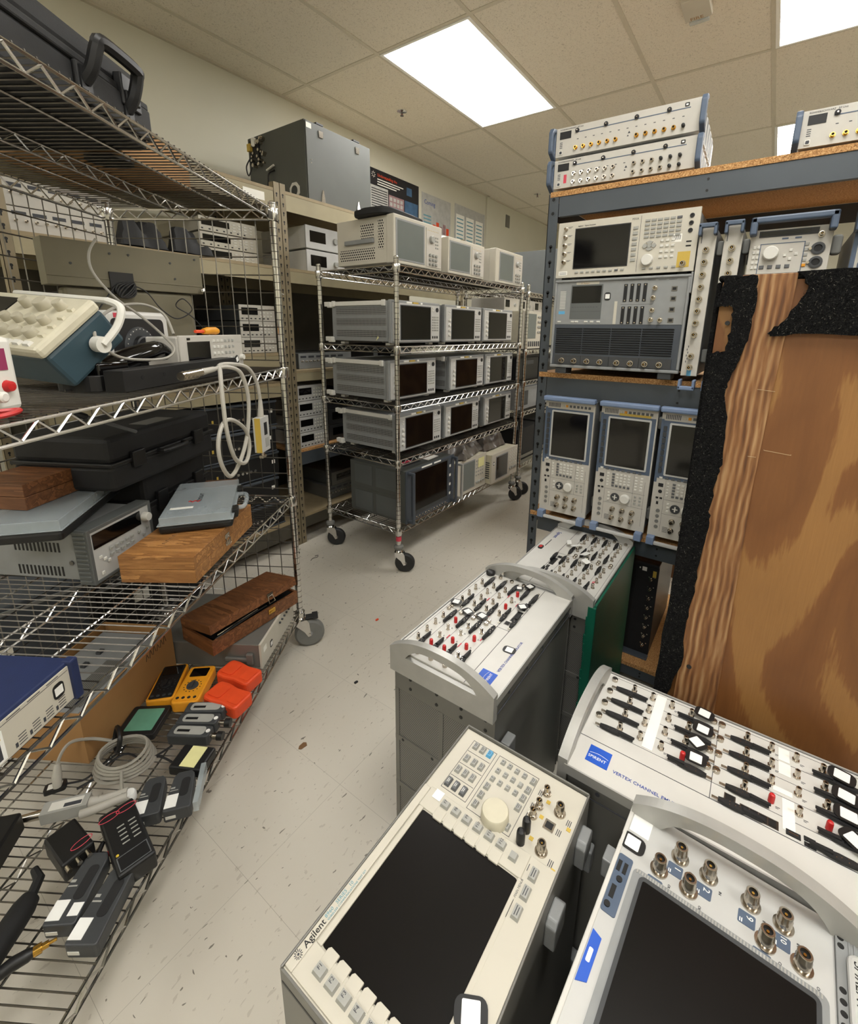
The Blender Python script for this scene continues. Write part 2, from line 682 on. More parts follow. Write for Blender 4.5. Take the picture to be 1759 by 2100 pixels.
def tagplate(root, F, u, v, rot=0, s=1.0, n=.3):
    """black rounded asset tag with a blank white label"""
    def fn(b):
        b.rbox(-13*s, 13*s, -17*s, 17*s, 0, 1.4*s, 9*s, 0)
        b.rbox(-9.5*s, 9.5*s, -9.5*s, 9.5*s, 1.4*s, 1.7*s, 1.5*s, 1)
    return part(root, F, 'asset_tag', fn, ['black', 'white'], ('tag', s), (u, v, n), rot)
# ================================================================ room
CZ = 2.924
X0, X1, Y0, Y1 = -3.2, 8.2, -2.9, 3.09
struct('floor', lambda b: b.box(X0, X1, Y0, Y1, -.1, 0), 'vinyl_floor')
struct('ceiling', lambda b: b.box(X0, X1, Y0, Y1, CZ, CZ+.1), 'ceiling_tile')
struct('wall_left', lambda b: b.box(X0, X1, Y1, Y1+.1, -.1, CZ+.1), 'wall_paint')
struct('wall_right', lambda b: b.box(X0, X1, Y0-.1, Y0, -.1, CZ+.1), 'wall_paint')
struct('wall_back', lambda b: b.box(X1, X1+.1, Y0-.1, Y1+.1, -.1, CZ+.1), 'wall_paint')
struct('wall_front', lambda b: b.box(X0-.1, X0, Y0-.1, Y1+.1, -.1, CZ+.1), 'wall_paint')
struct('baseboard_left', lambda b: b.box(X0, X1, Y1-.012, Y1, 0, .1), 'rubber')


def bars(b):
    x = 2.395-1.225*4
    while x < X1:
        b.box(x-.012, x+.012, Y0, Y1, CZ-.003, CZ+.002)
        x += 1.225
    y = .24-.645*4
    while y < Y1:
        b.box(X0, X1, y-.012, y+.012, CZ-.0035, CZ+.002)
        y += .645
    b.box(X0, X1, Y1-.02, Y1, CZ-.012, CZ+.002)


struct('trim_1', bars, 'grid_bar')
struct('trim_2', lambda b: b.box(5.30, 5.36, Y1-.02, Y1, 0, CZ), 'wall_paint')

dm = mat('lamp_diffuser', (255, 252, 244), .6, 0, 0, emit=LAMP)
dm.node_tree.nodes['Principled BSDF'].inputs['Emission Color'].default_value = (1, .985, .95, 1)


def fitting(x, y, label, near=True):
    t = thing('ceiling_light', label, 'ceiling light', (x+.6125, y+.3225, CZ), 0, 'recessed ceiling lights')
    F = WM[t]

    def fr(b):
        for a in ((-604, 604, -314, -294), (-604, 604, 294, 314), (-604, -588, -294, 294), (588, 604, -294, 294)):
            b.box(a[0], a[1], a[2], a[3], -7, -1)
    part(t, F, 'frame', fr, ['white'], 'lframe')
    part(t, F, 'diffuser', lambda b: b.box(-588, 588, -294, 294, -5, -1), ['lamp_diffuser'], 'ldiff')


fitting(2.395, 1.53, 'bright ceiling light panel seen whole, above the middle wire cart')
fitting(2.395, -.405, 'bright ceiling light panel cut off by the top right corner of the photo')
fitting(4.845, -.405, 'far ceiling light, a narrow bright sliver between the white units on the rack')
for x, y, lb in ((-.055, -.405, 'right above the camera'), (-2.505, 1.53, 'behind the camera at left'),
                 (-2.505, -.405, 'behind the camera at right'), (2.395, -2.34, 'past the right edge beyond the grey rack'), (-.055, -2.34, 'far right of the camera')):
    fitting(x, y, 'recessed ceiling light %s' % lb)


def sprinkler(x, y, label):
    t = thing('sprinkler_head', label, 'fire sprinkler', (x, y, CZ), 0, 'ceiling sprinklers')
    F = WM[t] @ Matrix.Rotation(PI, 4, 'X')
    part(t, F, 'escutcheon', lambda b: b.lathe(0, 0, [(38, 1), (37, 4), (20, 7), (12, 8)], 20), ['chrome'], 'spr1', smooth=True)

    def body(b):
        b.cyl((0, 0, 6), (0, 0, 18), 8)
        b.tube([(-8, 0, 14), (-11, 0, 22), (-4, 0, 30)], 2.5)
        b.tube([(8, 0, 14), (11, 0, 22), (4, 0, 30)], 2.5)
        b.cyl((0, 0, 16), (0, 0, 30), 2.5, m=1)
    part(t, F, 'head', body, ['chrome_dark', 'red'], 'spr2', smooth=True)
    part(t, F, 'deflector', lambda b: b.cyl((0, 0, 30), (0, 0, 32), 14, n=12), ['chrome_dark'], 'spr3')


sprinkler(3.043, 2.527, 'chrome fire sprinkler head in the ceiling left of the bright light panel')
sprinkler(5.573, 2.543, 'small far fire sprinkler head above the end of the wall')

# fire horn strobe
t = thing('fire_alarm', 'cream ceiling fire alarm horn with clear strobe lettered FIRE', 'fire alarm', (2.98, .55, CZ))
FA = frame((2.98, .55, CZ), (0, -1, 0), (-1, 0, 0), (0, 0, -1))
part(t, FA, 'housing', lambda b: b.rbox(-62, 62, -55, 120, 1, 34, 12), ['cream_panel'], bevel=4)
part(t, FA, 'strobe', lambda b: (b.box(-45, 45, -82, -55, 4, 40), b.box(-52, 52, -88, -55, 1, 12)), ['clear_lid'], bevel=3)
part(t, FA, 'strobe_reflector', lambda b: b.box(-30, 30, -76, -60, 8, 30), ['chrome'])
text(t, FA, 'FIRE', 34, 'card', -38, -45, 34.4)

# wall posters
PF = frame((0, Y1, 0), (1, 0, 0), (0, 0, 1), (0, -1, 0))


def poster(name, label, x0, x1, z0, z1, fn, mats, extra=None):
    t = thing(name, label, 'poster', (x0, Y1, z0), 0, 'posters along the left wall')
    F = frame((x0, Y1, z0), (1, 0, 0), (0, 0, 1), (0, -1, 0))
    part(t, F, 'sheet', fn, mats)
    if extra:
        extra(t, F)


def p1(b):
    b.box(0, 710, 0, 420, 1, 3)
    b.box(20, 250, 20, 285, 3, 3.6, 1)
    b.box(262, 480, 20, 250, 3, 3.6, 2)
    b.box(492, 695, 20, 250, 3, 3.6, 3)
    b.box(520, 600, 300, 370, 3, 3.6, 3)
    for i in range(12):
        b.box(30, 240, 35+i*20, 43+i*20, 3.6, 3.8, 0)
    for i in range(4):
        for j in range(3):
            b.box(275+i*50, 310+i*50, 120+j*42, 150+j*42, 3.6, 3.8, 1)


def p1x(t, F):
    text(t, F, 'Understanding the', 36, 'orange', 110, 365, 3.4, name='poster_title')
    for i in range(3):
        part(t, F, 'caption', lambda b: b.box(0, 360-i*50, 0, 8, 3, 3.4), ['paper'], at=(110, 340-i*20, 0))

    def star(b):
        for k in range(8):
            a = k*PI/4
            b.tube([(60+12*math.cos(a), 370+12*math.sin(a), 3.5), (60+26*math.cos(a), 370+26*math.sin(a), 3.5)], 2, 4)
    part(t, F, 'emblem', star, ['paper'])


poster('wall_poster', 'black technical poster with white and orange title on the wall', 3.26, 3.98, 2.29, 2.71, p1, ['poster_black', 'poster_grey', 'poster_pink', 'poster_blue'], p1x)


def p2(b):
    b.box(0, 520, 0, 400, 1, 3)
    for i, c in enumerate((1, 1, 2, 2, 1)):
        b.box(190+i*62, 240+i*62, 60, 130+(i % 2)*30, 3, 3.5, c)
    for i in range(5):
        b.box(30, 160, 60+i*32, 72+i*32, 3, 3.4, 3)


poster('wall_poster', 'glossy grey wall poster with small orange pictures, middle of three', 4.02, 4.56, 2.28, 2.68, p2, ['poster_grey', 'orange', 'poster_pink', 'inkteal'],
       lambda t, F: text(t, F, 'Coming', 60, 'inkblue', 40, 300, 3.4, name='poster_title'))


def p3(b):
    b.box(0, 660, 0, 430, 1, 3)
    for i in range(3):
        b.box(30+i*210, 200+i*210, 60, 330, 3, 3.5, 1)
        for j in range(6):
            b.box(45+i*210, 180+i*210, 80+j*40, 92+j*40, 3.5, 3.8, 2)
    b.box(30, 630, 30, 42, 3, 3.5, 3)


poster('wall_poster', 'pale chart poster with three columns, farthest of the wall posters', 4.62, 5.26, 2.27, 2.70, p3, ['poster_grey', 'paper', 'inkteal', 'inkblue'])
t = thing('wall_plate', 'small grey metal plate high on the far wall', 'wall plate', (5.88, Y1, 2.74))
F = frame((5.88, Y1, 2.74), (1, 0, 0), (0, 0, 1), (0, -1, 0))
part(t, F, 'cover', lambda b: b.rbox(-55, 55, -75, 75, 1, 7, 4), ['sidegrey'])
part(t, F, 'screw', lambda b: (b.cyl((0, 60, 7), (0, 60, 9), 4), b.cyl((0, -60, 7), (0, -60, 9), 4)), ['nickel'])

# scraps on the floor
for x, y, m_, sc, lb in ((1.391, 1.326, 'orange', 9, 'tiny orange scrap lying on the open floor'),
                         (.748, 1.059, 'card_dark', 14, 'brown leaf-like scrap on the floor beside the left cart'),
                         (1.05, 1.12, 'black', 8, 'small black chip of debris on the floor near the first grey tower')):
    def fn(b):
        random.seed(int(x*1000))
        P = [(sc*(1+.5*random.random())*math.cos(k), sc*.6*(1+.5*random.random())*math.sin(k)) for k in (0, 1, 2.1, 3, 4, 5.2)]
        b.prism(P, 0, 2)
    solo('debris', fn, m_, Matrix.Translation((x, y, .0002)), lb, 'debris')
solo('wire_scrap', lambda b: b.tube(spline([(0, 0, 2), (25, 12, 2), (50, 2, 2), (68, 18, 3), (50, 24, 2)], 5), 1.6), 'cable_dark',
     Matrix.Translation((1.58, 2.03, 0)), 'short curled black wire on the floor by the first caster of the middle cart', 'wire', smooth=True)
# ================================================================ grey steel rack on the right (front plane x = 1.64)
RX = 1.64


def keyholes(b, z0, z1, x, y, step=51, m=1, up_=1):
    """row of teardrop slots on a post face in the xy plane (x across, y along)"""
    z = z0
    while z < z1:
        b.cyl((x, z, y), (x, z, y+.5), 6.5, n=8, m=m)
        b.box(x-3.2, x+3.2, z-18*up_, z, y, y+.5, m)
        z += step


def rack_post(root, F, h, label=None):
    def fn(b):
        b.box(0, 36, 0, h, -2.2, 0)
        b.box(0, 2.2, 0, h, -36, 0)
        keyholes(b, 40, h-120, 18, 0)
        for k in (18, 62):
            b.cyl((18, h-k, 0), (18, h-k, 1.2), 10, n=12, m=0)
            b.cyl((18, h-k, 1.2), (18, h-k, 1.4), 6, n=8, m=1)
    return part(root, F, 'post', fn, ['grey_steel', 'deep'], ('gp', h))


RK = thing('steel_rack', 'dark grey boltless steel rack with chipboard decks holding white test instruments', 'storage rack', (RX, .70, 0))
RF = frame((RX, .704, 0), (0, -1, 0), (0, 0, 1), (-1, 0, 0))     # u right, v up, n toward the aisle
rack_post(RK, RF, 1790)
rack_post(RK, frame((RX+.61, .704, 0), (0, -1, 0), (0, 0, 1), (-1, 0, 0)), 1790)
RL = 1830
rack_post(RK, frame((RX, .704-RL*.001, 0), (0, -1, 0), (0, 0, 1), (-1, 0, 0)), 1790)
rack_post(RK, frame((RX+.61, .704-RL*.001, 0), (0, -1, 0), (0, 0, 1), (-1, 0, 0)), 1790)
for z0, z1, bt in ((1716, 1779, 1796), (1090, 1167, 1185), (556, 612, 630), (60, 100, 116)):
    def bm_(b):
        b.box(38, RL, z0, z1, -4, -1)
        b.box(38, RL, z1-3, z1, -34, -4)
        b.box(38, RL, z0, z0+2.5, -20, -4)
        for u in (485, 1400):
            b.cyl((u, z0+(z1-z0)*.3, -1), (u, z0+(z1-z0)*.3, .5), 3.5, n=8, m=1)
            b.cyl((u, z1-14, -1), (u, z1-14, .5), 3.5, n=8, m=1)
    part(RK, RF, 'beam', bm_, ['grey_steel', 'deep'])
    part(RK, RF, 'beam', lambda b: b.box(38, RL, z0, z1, -608, -605), ['grey_steel'])
    part(RK, RF, 'side_beam', lambda b: b.box(2, 5, z0, z1, -600, -10), ['grey_steel'])
    part(RK, RF, 'deck', lambda b: b.box(6, RL, z1+.5, bt, -604, 2), ['chipboard'])


def base(name, label, cat, u, v, group=None, x=1.60, yaw_=0, z=None):
    """thing standing in the rack; returns root and the frame of its front panel (u right, v up, n outward)"""
    y = .70-u*.001
    M = Matrix.Translation((x, y, v*.001)) @ Matrix.Rotation(yaw_, 4, 'Z')
    t = thing(name, label, cat, None, 0, group, M)
    F = M @ frame((0, 0, 0), (0, -1, 0), (0, 0, 1), (-1, 0, 0))
    return t, F


def feet(t, F, w_, d, h, mt='rubber', x0=30, name='foot'):
    for u in (x0, w_-x0):
        for n in (-30, -(d-60)):
            part(t, F, name, lambda b: b.box(-14, 14, -h, 0, -16, 16), [mt], ('foot', h, mt), (u, 0, n), bevel=2)


# ---- signal analyzer (big screen, keypad) -------------------------------------------------
t, F = base('signal_analyzer', 'cream signal analyzer with large dark screen and keypad, on the wide grey instrument', 'test instrument', 56, 1511)
part(t, F, 'body', lambda b: (b.box(4, 420, 4, 168, -420, -12)), ['midgrey'], bevel=2)
part(t, F, 'front_panel', lambda b: (b.box(0, 424, 0, 174, -12, 0), b.box(262, 263, 6, 168, 0, .4, 1)), ['cream_panel', 'ink'], bevel=2.5)
part(t, F, 'screen', lambda b: (b.box(58, 234, 26, 152, 0, 1.5, 1), b.box(61, 231, 29, 149, 1.5, 2, 0)), ['glass_black', 'black'])
for j in range(5):
    for i in range(6):
        key(t, F, 282+i*17.5, 152-j*11.6, 14, 7.5, 'key_grey' if (i, j) != (5, 0) else 'key_dark', 3)
for j in range(4):
    for i in range(3):
        key(t, F, 329+i*15.5, 92-j*15.5, 10, 8, 'key_light', 3)
for j in range(7):
    key(t, F, 249, 135-j*15.5, 15, 10, 'key_grey', 3)
for i in range(9):
    key(t, F, 72+i*18.5, 15, 11, 6.5, 'key_grey' if i != 7 else 'key_dark', 3)
for i in range(5):
    key(t, F, 285+i*21, 15, 11, 6.5, 'key_grey', 3)
knob(t, F, 292, 39, 17, 12)


def dpad(b):
    for k in range(4):
        a = k*PI/2
        P = [(r*math.cos(a+d), r*math.sin(a+d)) for r, d in ((8, -.6), (18, -.6), (20, 0), (18, .6), (8, .6))]
        b.prism([(x, y*.72) for x, y in P], 0, 3)
    b.cyl((0, 0, 0), (0, 0, 4), 6, n=12)


part(t, F, 'arrow_keys', dpad, ['key_grey'], at=(294, 80, 0))
for j in range(5):
    conn(t, F, 26, 153-j*26, 'bnc' if j else 'n5')
for j in range(3):
    part(t, F, 'jack', lambda b: b.lathe(0, 0, [(6.5, 0), (6, 2.5), (3, 2.5), (2.5, 1)], 12, 0, 1), ['black', 'deep'], 'jack', (402, 153-j*20, 0))
part(t, F, 'usb_port', lambda b: (b.box(-7, 7, 9, 13, 0, .6), b.box(-7, 7, -3, 1, 0, .6)), ['deep'], at=(402, 72, 0))
part(t, F, 'yellow_label', lambda b: b.box(-18, 16, -16, 28, 0, .4), ['tag_yellow'], at=(394, 28, 0))
conn(t, F, 393, 22, 'n7', 0)
part(t, F, 'barcode_label', lambda b: (b.box(0, 27, 0, 22, 0, .4), [b.box(2+i*2.6, 3.2+i*2.6, 6, 19, .4, .5, 1) for i in range(9)]), ['paper', 'ink'], at=(355, 84, 0))
part(t, F, 'small_label', lambda b: (b.box(0, 30, 0, 13, 0, .4), [b.box(3, 27, 2+k*3, 3+k*3, .4, .5, 1) for k in range(3)]), ['paper', 'ink'], at=(10, 8, 0))
text(t, F, 'MXA', 9, 'ink', 236, 158)
text(t, F, 'Agilent   Signal Analyzer', 6, 'ink', 66, 157)
for j in range(5):
    part(t, F, 'port_caption', lambda b: (b.box(0, 14, 0, 1.3, 0, .3), b.box(0, 10, -3, -1.9, 0, .3)), ['ink'], 'pc', (34, 158-j*26, 0))
feet(t, F, 424, 420, 9)

# ---- wide grey communication analyzer ------------------------------------------------------
t, F = base('communication_analyzer', 'wide grey instrument with louvred lower half, under the cream signal analyzer', 'test instrument', 58, 1209)
part(t, F, 'body', lambda b: b.box(4, 416, 4, 290, -440, -14), ['cabgrey'], bevel=2)
part(t, F, 'bezel', lambda b: (b.box(0, 420, 0, 10, -14, 6), b.box(0, 420, 286, 294, -14, 6), b.box(0, 8, 10, 286, -14, 6), b.box(412, 420, 10, 286, -14, 6)), ['midgrey'], bevel=2.5)
part(t, F, 'front_panel', lambda b: b.box(8, 412, 148, 286, -14, 0), ['midgrey'])
part(t, F, 'lower_panel', lambda b: b.box(8, 412, 10, 147, -14, 1), ['slate'])


def louv(b):
    for q in range(4):
        for k in range(12):
            b.add([(q*95, k*7.3, 0), (q*95+92, k*7.3, 0), (q*95+92, k*7.3+5.4, 4.5), (q*95, k*7.3+5.4, 4.5), (q*95, k*7.3+5.6, 0), (q*95+92, k*7.3+5.6, 0)],
                  [(0, 1, 2, 3), (3, 2, 5, 4), (0, 3, 4), (1, 5, 2)])


part(t, F, 'louvre', louv, ['darkgrey'], at=(16, 50, 1))
part(t, F, 'connector_strip', lambda b: (b.box(16, 396, 12, 44, 1, 4), [b.box(15+q*95, 16+q*95, 12, 44, 4, 5, 1) for q in (1, 2, 3)]), ['darkgrey', 'black'])
for u in (44, 88, 133, 177, 232, 275, 319, 362):
    conn(t, F, u, 25, 'n7', 4)
part(t, F, 'display', lambda b: (b.box(58, 164, 166, 276, 0, 1, 1), b.box(62, 160, 218, 272, 1, 1.6)), ['glass_black', 'cabgrey'])
tagplate(t, F, 181, 237, 0, .75)
for r_, v in ((1, 246), (0, 177)):
    for i in range(4):
        part(t, F, 'card_slot', lambda b: (b.box(-5.5, 5.5, -27, 27, 0, 1.5, 0), b.box(-1.5, 1.5, -20, 20, 1.5, 2.2, 1), b.cyl((0, 23, 1), (0, 23, 2.4), 2, n=8, m=2), b.cyl((0, -23, 1), (0, -23, 2.4), 2, n=8, m=2)),
             ['inkblack', 'deep', 'nickel'], 'slot', (236+i*19.5 if r_ else 234+i*19.5, v, 0))
part(t, F, 'card_ejector', lambda b: b.box(-4.5, 4.5, -36, 36, 0, 2), ['cream_panel'], at=(210, 185, 0))
for u, v in ((323, 258), (321, 229), (322, 192), (321, 163), (348, 162)):
    part(t, F, 'bayonet_connector', m_bnc, ['nickel', 'deep', 'brass'], 'bnc', (u, v, 0), smooth=True)
for v in (254, 225, 193, 161):
    part(t, F, 'network_port', lambda b: (b.box(-8, 8, -7, 7, 0, 1.2), b.box(-5, 5, -4, 4, 1.2, 1.5, 1)), ['chrome_dark', 'deep'], 'rj', (378, v, 0))
for i, u in enumerate((22, 70, 84, 116, 136, 158)):
    key(t, F, u, 157, 12, 5, 'key_light', 2)
part(t, F, 'side_caption', lambda b: (b.box(18, 40, 182, 192, 0, .4, 1), [b.box(20, 40, 200+k*5, 202+k*5, 0, .4) for k in range(12)]), ['key_light', 'key_blue'])
part(t, F, 'display_label', lambda b: b.box(74, 150, 277, 285, 0, 1), ['cream_panel'])
text(t, F, 'PC Release', 6, 'card', 90, 279, 1.2)
part(t, F, 'panel_print', lambda b: ([b.box(225, 322, 284-k, 284.8-k, 0, .3) for k in (0, 74)], [b.box(300+i*30, 322+i*30, 281, 282, 0, .3) for i in range(3)], [b.box(64+i*9, 70+i*9, 204, 205, 1, 1.2) for i in range(10)], b.box(62, 160, 190, 190.6, 1, 1.2)), ['ink'])
part(t, F, 'handle_rail', lambda b: b.box(418, 424, 240, 300, -40, 4), ['midgrey'], bevel=2)
part(t, F, 'foot', lambda b: b.box(20, 60, -20, 0, -60, 0), ['darkgrey'], bevel=2)
part(t, F, 'foot', lambda b: b.box(360, 400, -20, 0, -60, 0), ['darkgrey'], bevel=2)
part(t, F, 'foot', lambda b: b.box(20, 400, -20, 0, -420, -380), ['darkgrey'], bevel=2)
solo('paper_slip', lambda b: b.prism([(0, 0), (46, 4), (44, 18), (0, 12)], 0, 1), 'paper', Matrix.Translation((1.622, .62, 1.1855)) @ Matrix.Rotation(-1.5, 4, 'Z'),
     'small white paper slip on the chipboard edge under the wide grey instrument', 'paper')

# ---- slim vertical connector units ---------------------------------------------------------


def slim(u, label, w_=44):
    t, F = base('switch_unit', label, 'test instrument', u, 1205, 'slim white switch units stood on end')
    part(t, F, 'body', lambda b: b.box(3, w_-3, 2, 420, -380, -10), ['midgrey'], 'slb')
    part(t, F, 'front_panel', lambda b: b.box(0, w_, 0, 425, -10, 0), ['rs_white'], 'slp', bevel=1)
    for i, v in enumerate((34, 68, 131, 165, 199, 233, 267, 301, 335, 369)):
        conn(t, F, w_*.5, v-8, 'n7')
    for v, s in ((398, 1), (-10, -1)):
        def grip(b):
            b.box(-1, 7, min(v, v+s*30), max(v, v+s*30), -8, 26)
            b.box(w_-7, w_+1, min(v, v+s*30), max(v, v+s*30), -8, 26)
            b.box(-1, w_+1, min(v+s*20, v+s*32), max(v+s*20, v+s*32), 10, 26)
        part(t, F, 'handle', grip, ['bluegrey' if s > 0 else 'powderblue'], bevel=2.5)
    part(t, F, 'blue_tape', lambda b: b.box(16, 28, 0, 18, 0, .5), ['key_blue'])
    part(t, F, 'panel_print', lambda b: ([b.box(8+(k % 2)*3, 10+(k % 2)*3, 40+k*9, 46+k*9, 0, .3) for k in range(6)], [b.box(6, 8, 380, 410, 0, .3)]), ['ink'], 'slpp')
    for n in (-60, -320):
        for v in (70, 380):
            part(t, F, 'bumper', lambda b: b.rbox(0, 16, -20, 20, -14, 14, 5), ['rubber_grey'], 'bump', (w_, v-10, n), bevel=3)


slim(484, 'slim white connector unit on end, nearest to the wide grey instrument')
slim(548, 'slim white connector unit on end, second, beside the audio analyzer')

# ---- audio analyzer --------------------------------------------------------------------------
t, F = base('audio_analyzer', 'white audio analyzer with blue-grey handle, round sockets and one orange key, behind the plywood crate', 'test instrument', 612, 1300)
part(t, F, 'body', lambda b: b.box(4, 172, -110, 300, -400, -12), ['midgrey'])
part(t, F, 'front_panel', lambda b: b.box(0, 176, -112, 306, -12, 0), ['rs_white'], bevel=1.5)
part(t, F, 'handle', lambda b: (b.box(-4, 180, 318, 334, 10, 34), b.box(-4, 12, 290, 334, -10, 34), b.box(164, 180, 290, 334, -10, 34)), ['bluegrey'], bevel=4)
part(t, F, 'display', lambda b: (b.box(18, 146, 286, 302, 0, 1.2), b.box(22, 128, 289, 299, 1.2, 1.6, 1)), ['black', 'glass_black'])
knob(t, F, 50, 245, 18, 14)
for j in range(5):
    for i in range(2):
        key(t, F, 12+i*9, 262-j*13, 7, 8, 'key_light', 2.5)
    key(t, F, 126, 262-j*13, 9, 8, 'key_grey' if j < 4 else 'amber', 2.5)
for i in range(4):
    key(t, F, 34+i*19, 210, 11, 10, 'key_dark', 2.5)
for u, v in ((94, 250), (82, 238), (94, 228), (106, 240)):
    key(t, F, u, v, 8, 8, 'key_light', 2.5)
for v in (250, 216, 182):
    part(t, F, 'audio_socket', lambda b: (b.lathe(0, 0, [(15, 0), (15, 3), (12, 3.4), (9, 3.4), (8, 1)], 18, 0, 1), b.cyl((-16, 0, 0), (-16, 0, 4), 3.5, n=8, m=2)), ['darkgrey', 'deep', 'nickel'], 'xlr', (150, v, 0))
conn(t, F, 152, 284, 'bnc')
part(t, F, 'panel_frame', lambda b: (b.box(24, 122, 268, 270, 0, .5), b.box(24, 26, 190, 268, 0, .5), b.box(120, 122, 190, 268, 0, .5), b.box(24, 122, 190, 192, 0, .5), b.box(70, 84, 278, 282, 0, 1), b.box(98, 112, 278, 282, 0, 1)), ['bluegrey'])
for v in (260, 100):
    part(t, F, 'bumper', lambda b: b.rbox(0, 22, -24, 24, -14, 14, 7), ['rubber_grey'], 'bump2', (177, v, -40), bevel=4)
t, F = base('control_unit', 'white instrument with blue-grey frame cut off by the right edge, next to the audio analyzer', 'test instrument', 830, 1300)
part(t, F, 'body', lambda b: b.box(4, 200, -110, 300, -400, -12), ['midgrey'])
part(t, F, 'front_panel', lambda b: (b.box(0, 204, -112, 306, -12, 0), b.box(0, 10, -112, 306, 0, 2, 1)), ['rs_white', 'bluegrey'], bevel=1.5)
part(t, F, 'handle', lambda b: (b.box(-4, 208, 318, 334, 10, 34), b.box(-4, 14, 280, 334, -10, 34), b.box(190, 208, 290, 334, -10, 34)), ['bluegrey'], bevel=4)
for j in range(7):
    part(t, F, 'side_key', lambda b: (b.rbox(-9, 9, -13, 13, 0, 3, 4), b.rbox(-6, 6, -10, 10, 3, 3.4, 3, 1)), ['bluegrey', 'darkgrey'], 'ukey', (25, 262-j*32, 0))
part(t, F, 'screen', lambda b: b.box(46, 190, 60, 280, 0, 1.4), ['glass_black'])

# ---- three radio testers stood on end -----------------------------------------------------------


def radio_tester(u, label, tape):
    W_, H_ = 180, 432
    t, F = base('radio_tester', label, 'test instrument', u, 662, 'white radio testers standing on end')
    part(t, F, 'body', lambda b: b.box(4, W_-4, 4, H_-4, -440, -12), ['midgrey'], 'rtb')
    part(t, F, 'front_panel', lambda b: (b.box(0, W_, 0, H_, -12, 0), b.box(8, W_-4, 205, 398, 0, .8, 1), b.box(0, 8, 190, H_-30, 0, .8, 1)), ['rs_white', 'bluegrey'], 'rtp', bevel=1.2)
    part(t, F, 'screen', lambda b: (b.rbox(26, 164, 216, 392, .8, 3, 4, 1), b.box(32, 158, 222, 386, 3, 3.6)), ['glass_black', 'silver_panel'], 'rts')

    def bar(b):
        b.box(-4, W_+4, H_-6, H_+12, -6, 22)
    part(t, F, 'top_handle', bar, ['powderblue'], 'rth', bevel=5)
    part(t, F, 'bottom_handle', lambda b: (b.box(2, 26, -26, 2, -10, 24), b.box(W_-26, W_-2, -26, 2, -10, 24), b.box(26, W_-26, -24, -14, 8, 22, 1)), ['powderblue', 'silver_panel'], 'rtbh', bevel=2)
    for i in range(8):
        key(t, F, 20+i*0+i*18, 207, 11, 8, 'key_dark' if i else 'key_light', 2.5)
        part(t, F, 'side_key', lambda b: b.rbox(-5, 5, -8, 8, 0, 3, 2), ['darkgrey'], 'rsk', (14, 232+i*20, 1))
    for i in range(8):
        key(t, F, 66+i*13.5, 410, 9, 9, ('cream_panel', 'amber', 'key_dark', 'key_dark', 'key_dark', 'key_dark', 'key_dark', 'key_dark')[i], 2.5)
    part(t, F, 'vent', lambda b: [b.box(12+i*5, 14.5+i*5, 403, 418, 0, .5) for i in range(9)], ['ink'], 'rtv')
    for j in range(5):
        for i in range(5):
            key(t, F, 62+i*13, 190-j*10.5, 9, 7, 'key_dark' if (i == 0 or j == 4) else 'key_light', 2.5)
        key(t, F, 44, 190-j*10.5, 7, 7, 'key_light', 2)
        key(t, F, 138, 190-j*10.5, 9, 7, 'key_light', 2)
        key(t, F, 155, 190-j*10.5, 9, 7, 'key_light', 2)
    part(t, F, 'arrow_keys', lambda b: (b.lathe(0, 0, [(15, 0), (15, 2.5), (13, 3.2)], 20), b.box(-2, 2, -9, 9, 3.2, 3.8, 1), b.box(-8, 8, -1.6, 1.6, 3.2, 3.8, 1)), ['darkgrey', 'key_light'], 'rta', (74, 108, 0), smooth=True)
    knob(t, F, 108, 108, 16, 12)
    for i in range(3):
        key(t, F, 52, 120-i*12, 8, 8, 'key_light', 2.5)
        key(t, F, 140, 122-i*12, 8, 8, 'key_grey', 2)
        key(t, F, 156, 122-i*12, 8, 8, 'key_grey', 2)
    for v in (76, 44):
        for i in range(3):
            conn(t, F, 70+i*33, v-13, 'n7')
    for j in range(4):
        part(t, F, 'blank_plug', lambda b: b.cyl((0, 0, 0), (0, 0, 2), 6, n=14), ['rubber_grey'], 'bpl', (24, 92-j*19, 0))
    part(t, F, 'service_ports', lambda b: (b.box(15, 30, 176, 188, 0, 1), b.box(12, 20, 134, 140, 0, 1), b.box(24, 32, 134, 140, 0, 1), b.box(15, 22, 114, 124, 0, 1), b.lathe(23, 160, [(6, 0), (6, 2), (3, 2)], 12)), ['inkblack'], 'rtsp')
    part(t, F, 'panel_print', lambda b: (b.box(36, 170, 134, 134.6, 0, .3), b.box(36, 170, 84, 84.6, 0, .3), b.box(36, 36.6, 20, 200, 0, .3), b.box(130, 130.6, 84, 200, 0, .3), b.box(166, 166.6, 20, 180, 0, .3), [b.box(44, 60, 20+k*3, 21+k*3, 0, .3) for k in range(7)]), ['ink'], 'rtpp')
    part(t, F, 'tape_label', lambda b: b.box(*tape[:4], 0, .5), [tape[4]])
    for v in (60, 380):
        for n in (-50, -380):
            part(t, F, 'bumper', lambda b: b.rbox(-15, 0, -20, 20, -16, 16, 6), ['rubber_grey'], 'bump3', (-1, v, n), bevel=4)


radio_tester(54, 'radio tester on end with dark portrait screen, nearest to the rack post', (58, 92, 400, 424, 'cream_panel'))
radio_tester(257, 'radio tester on end with dark portrait screen, second from the rack post', (60, 160, 396, 406, 'tag_yellow'))
radio_tester(449, 'radio tester on end half hidden by the black carpeted crate edge', (158, 162, 30, 70, 'paper'))

# ---- flat white units on the top deck ---------------------------------------------------------------


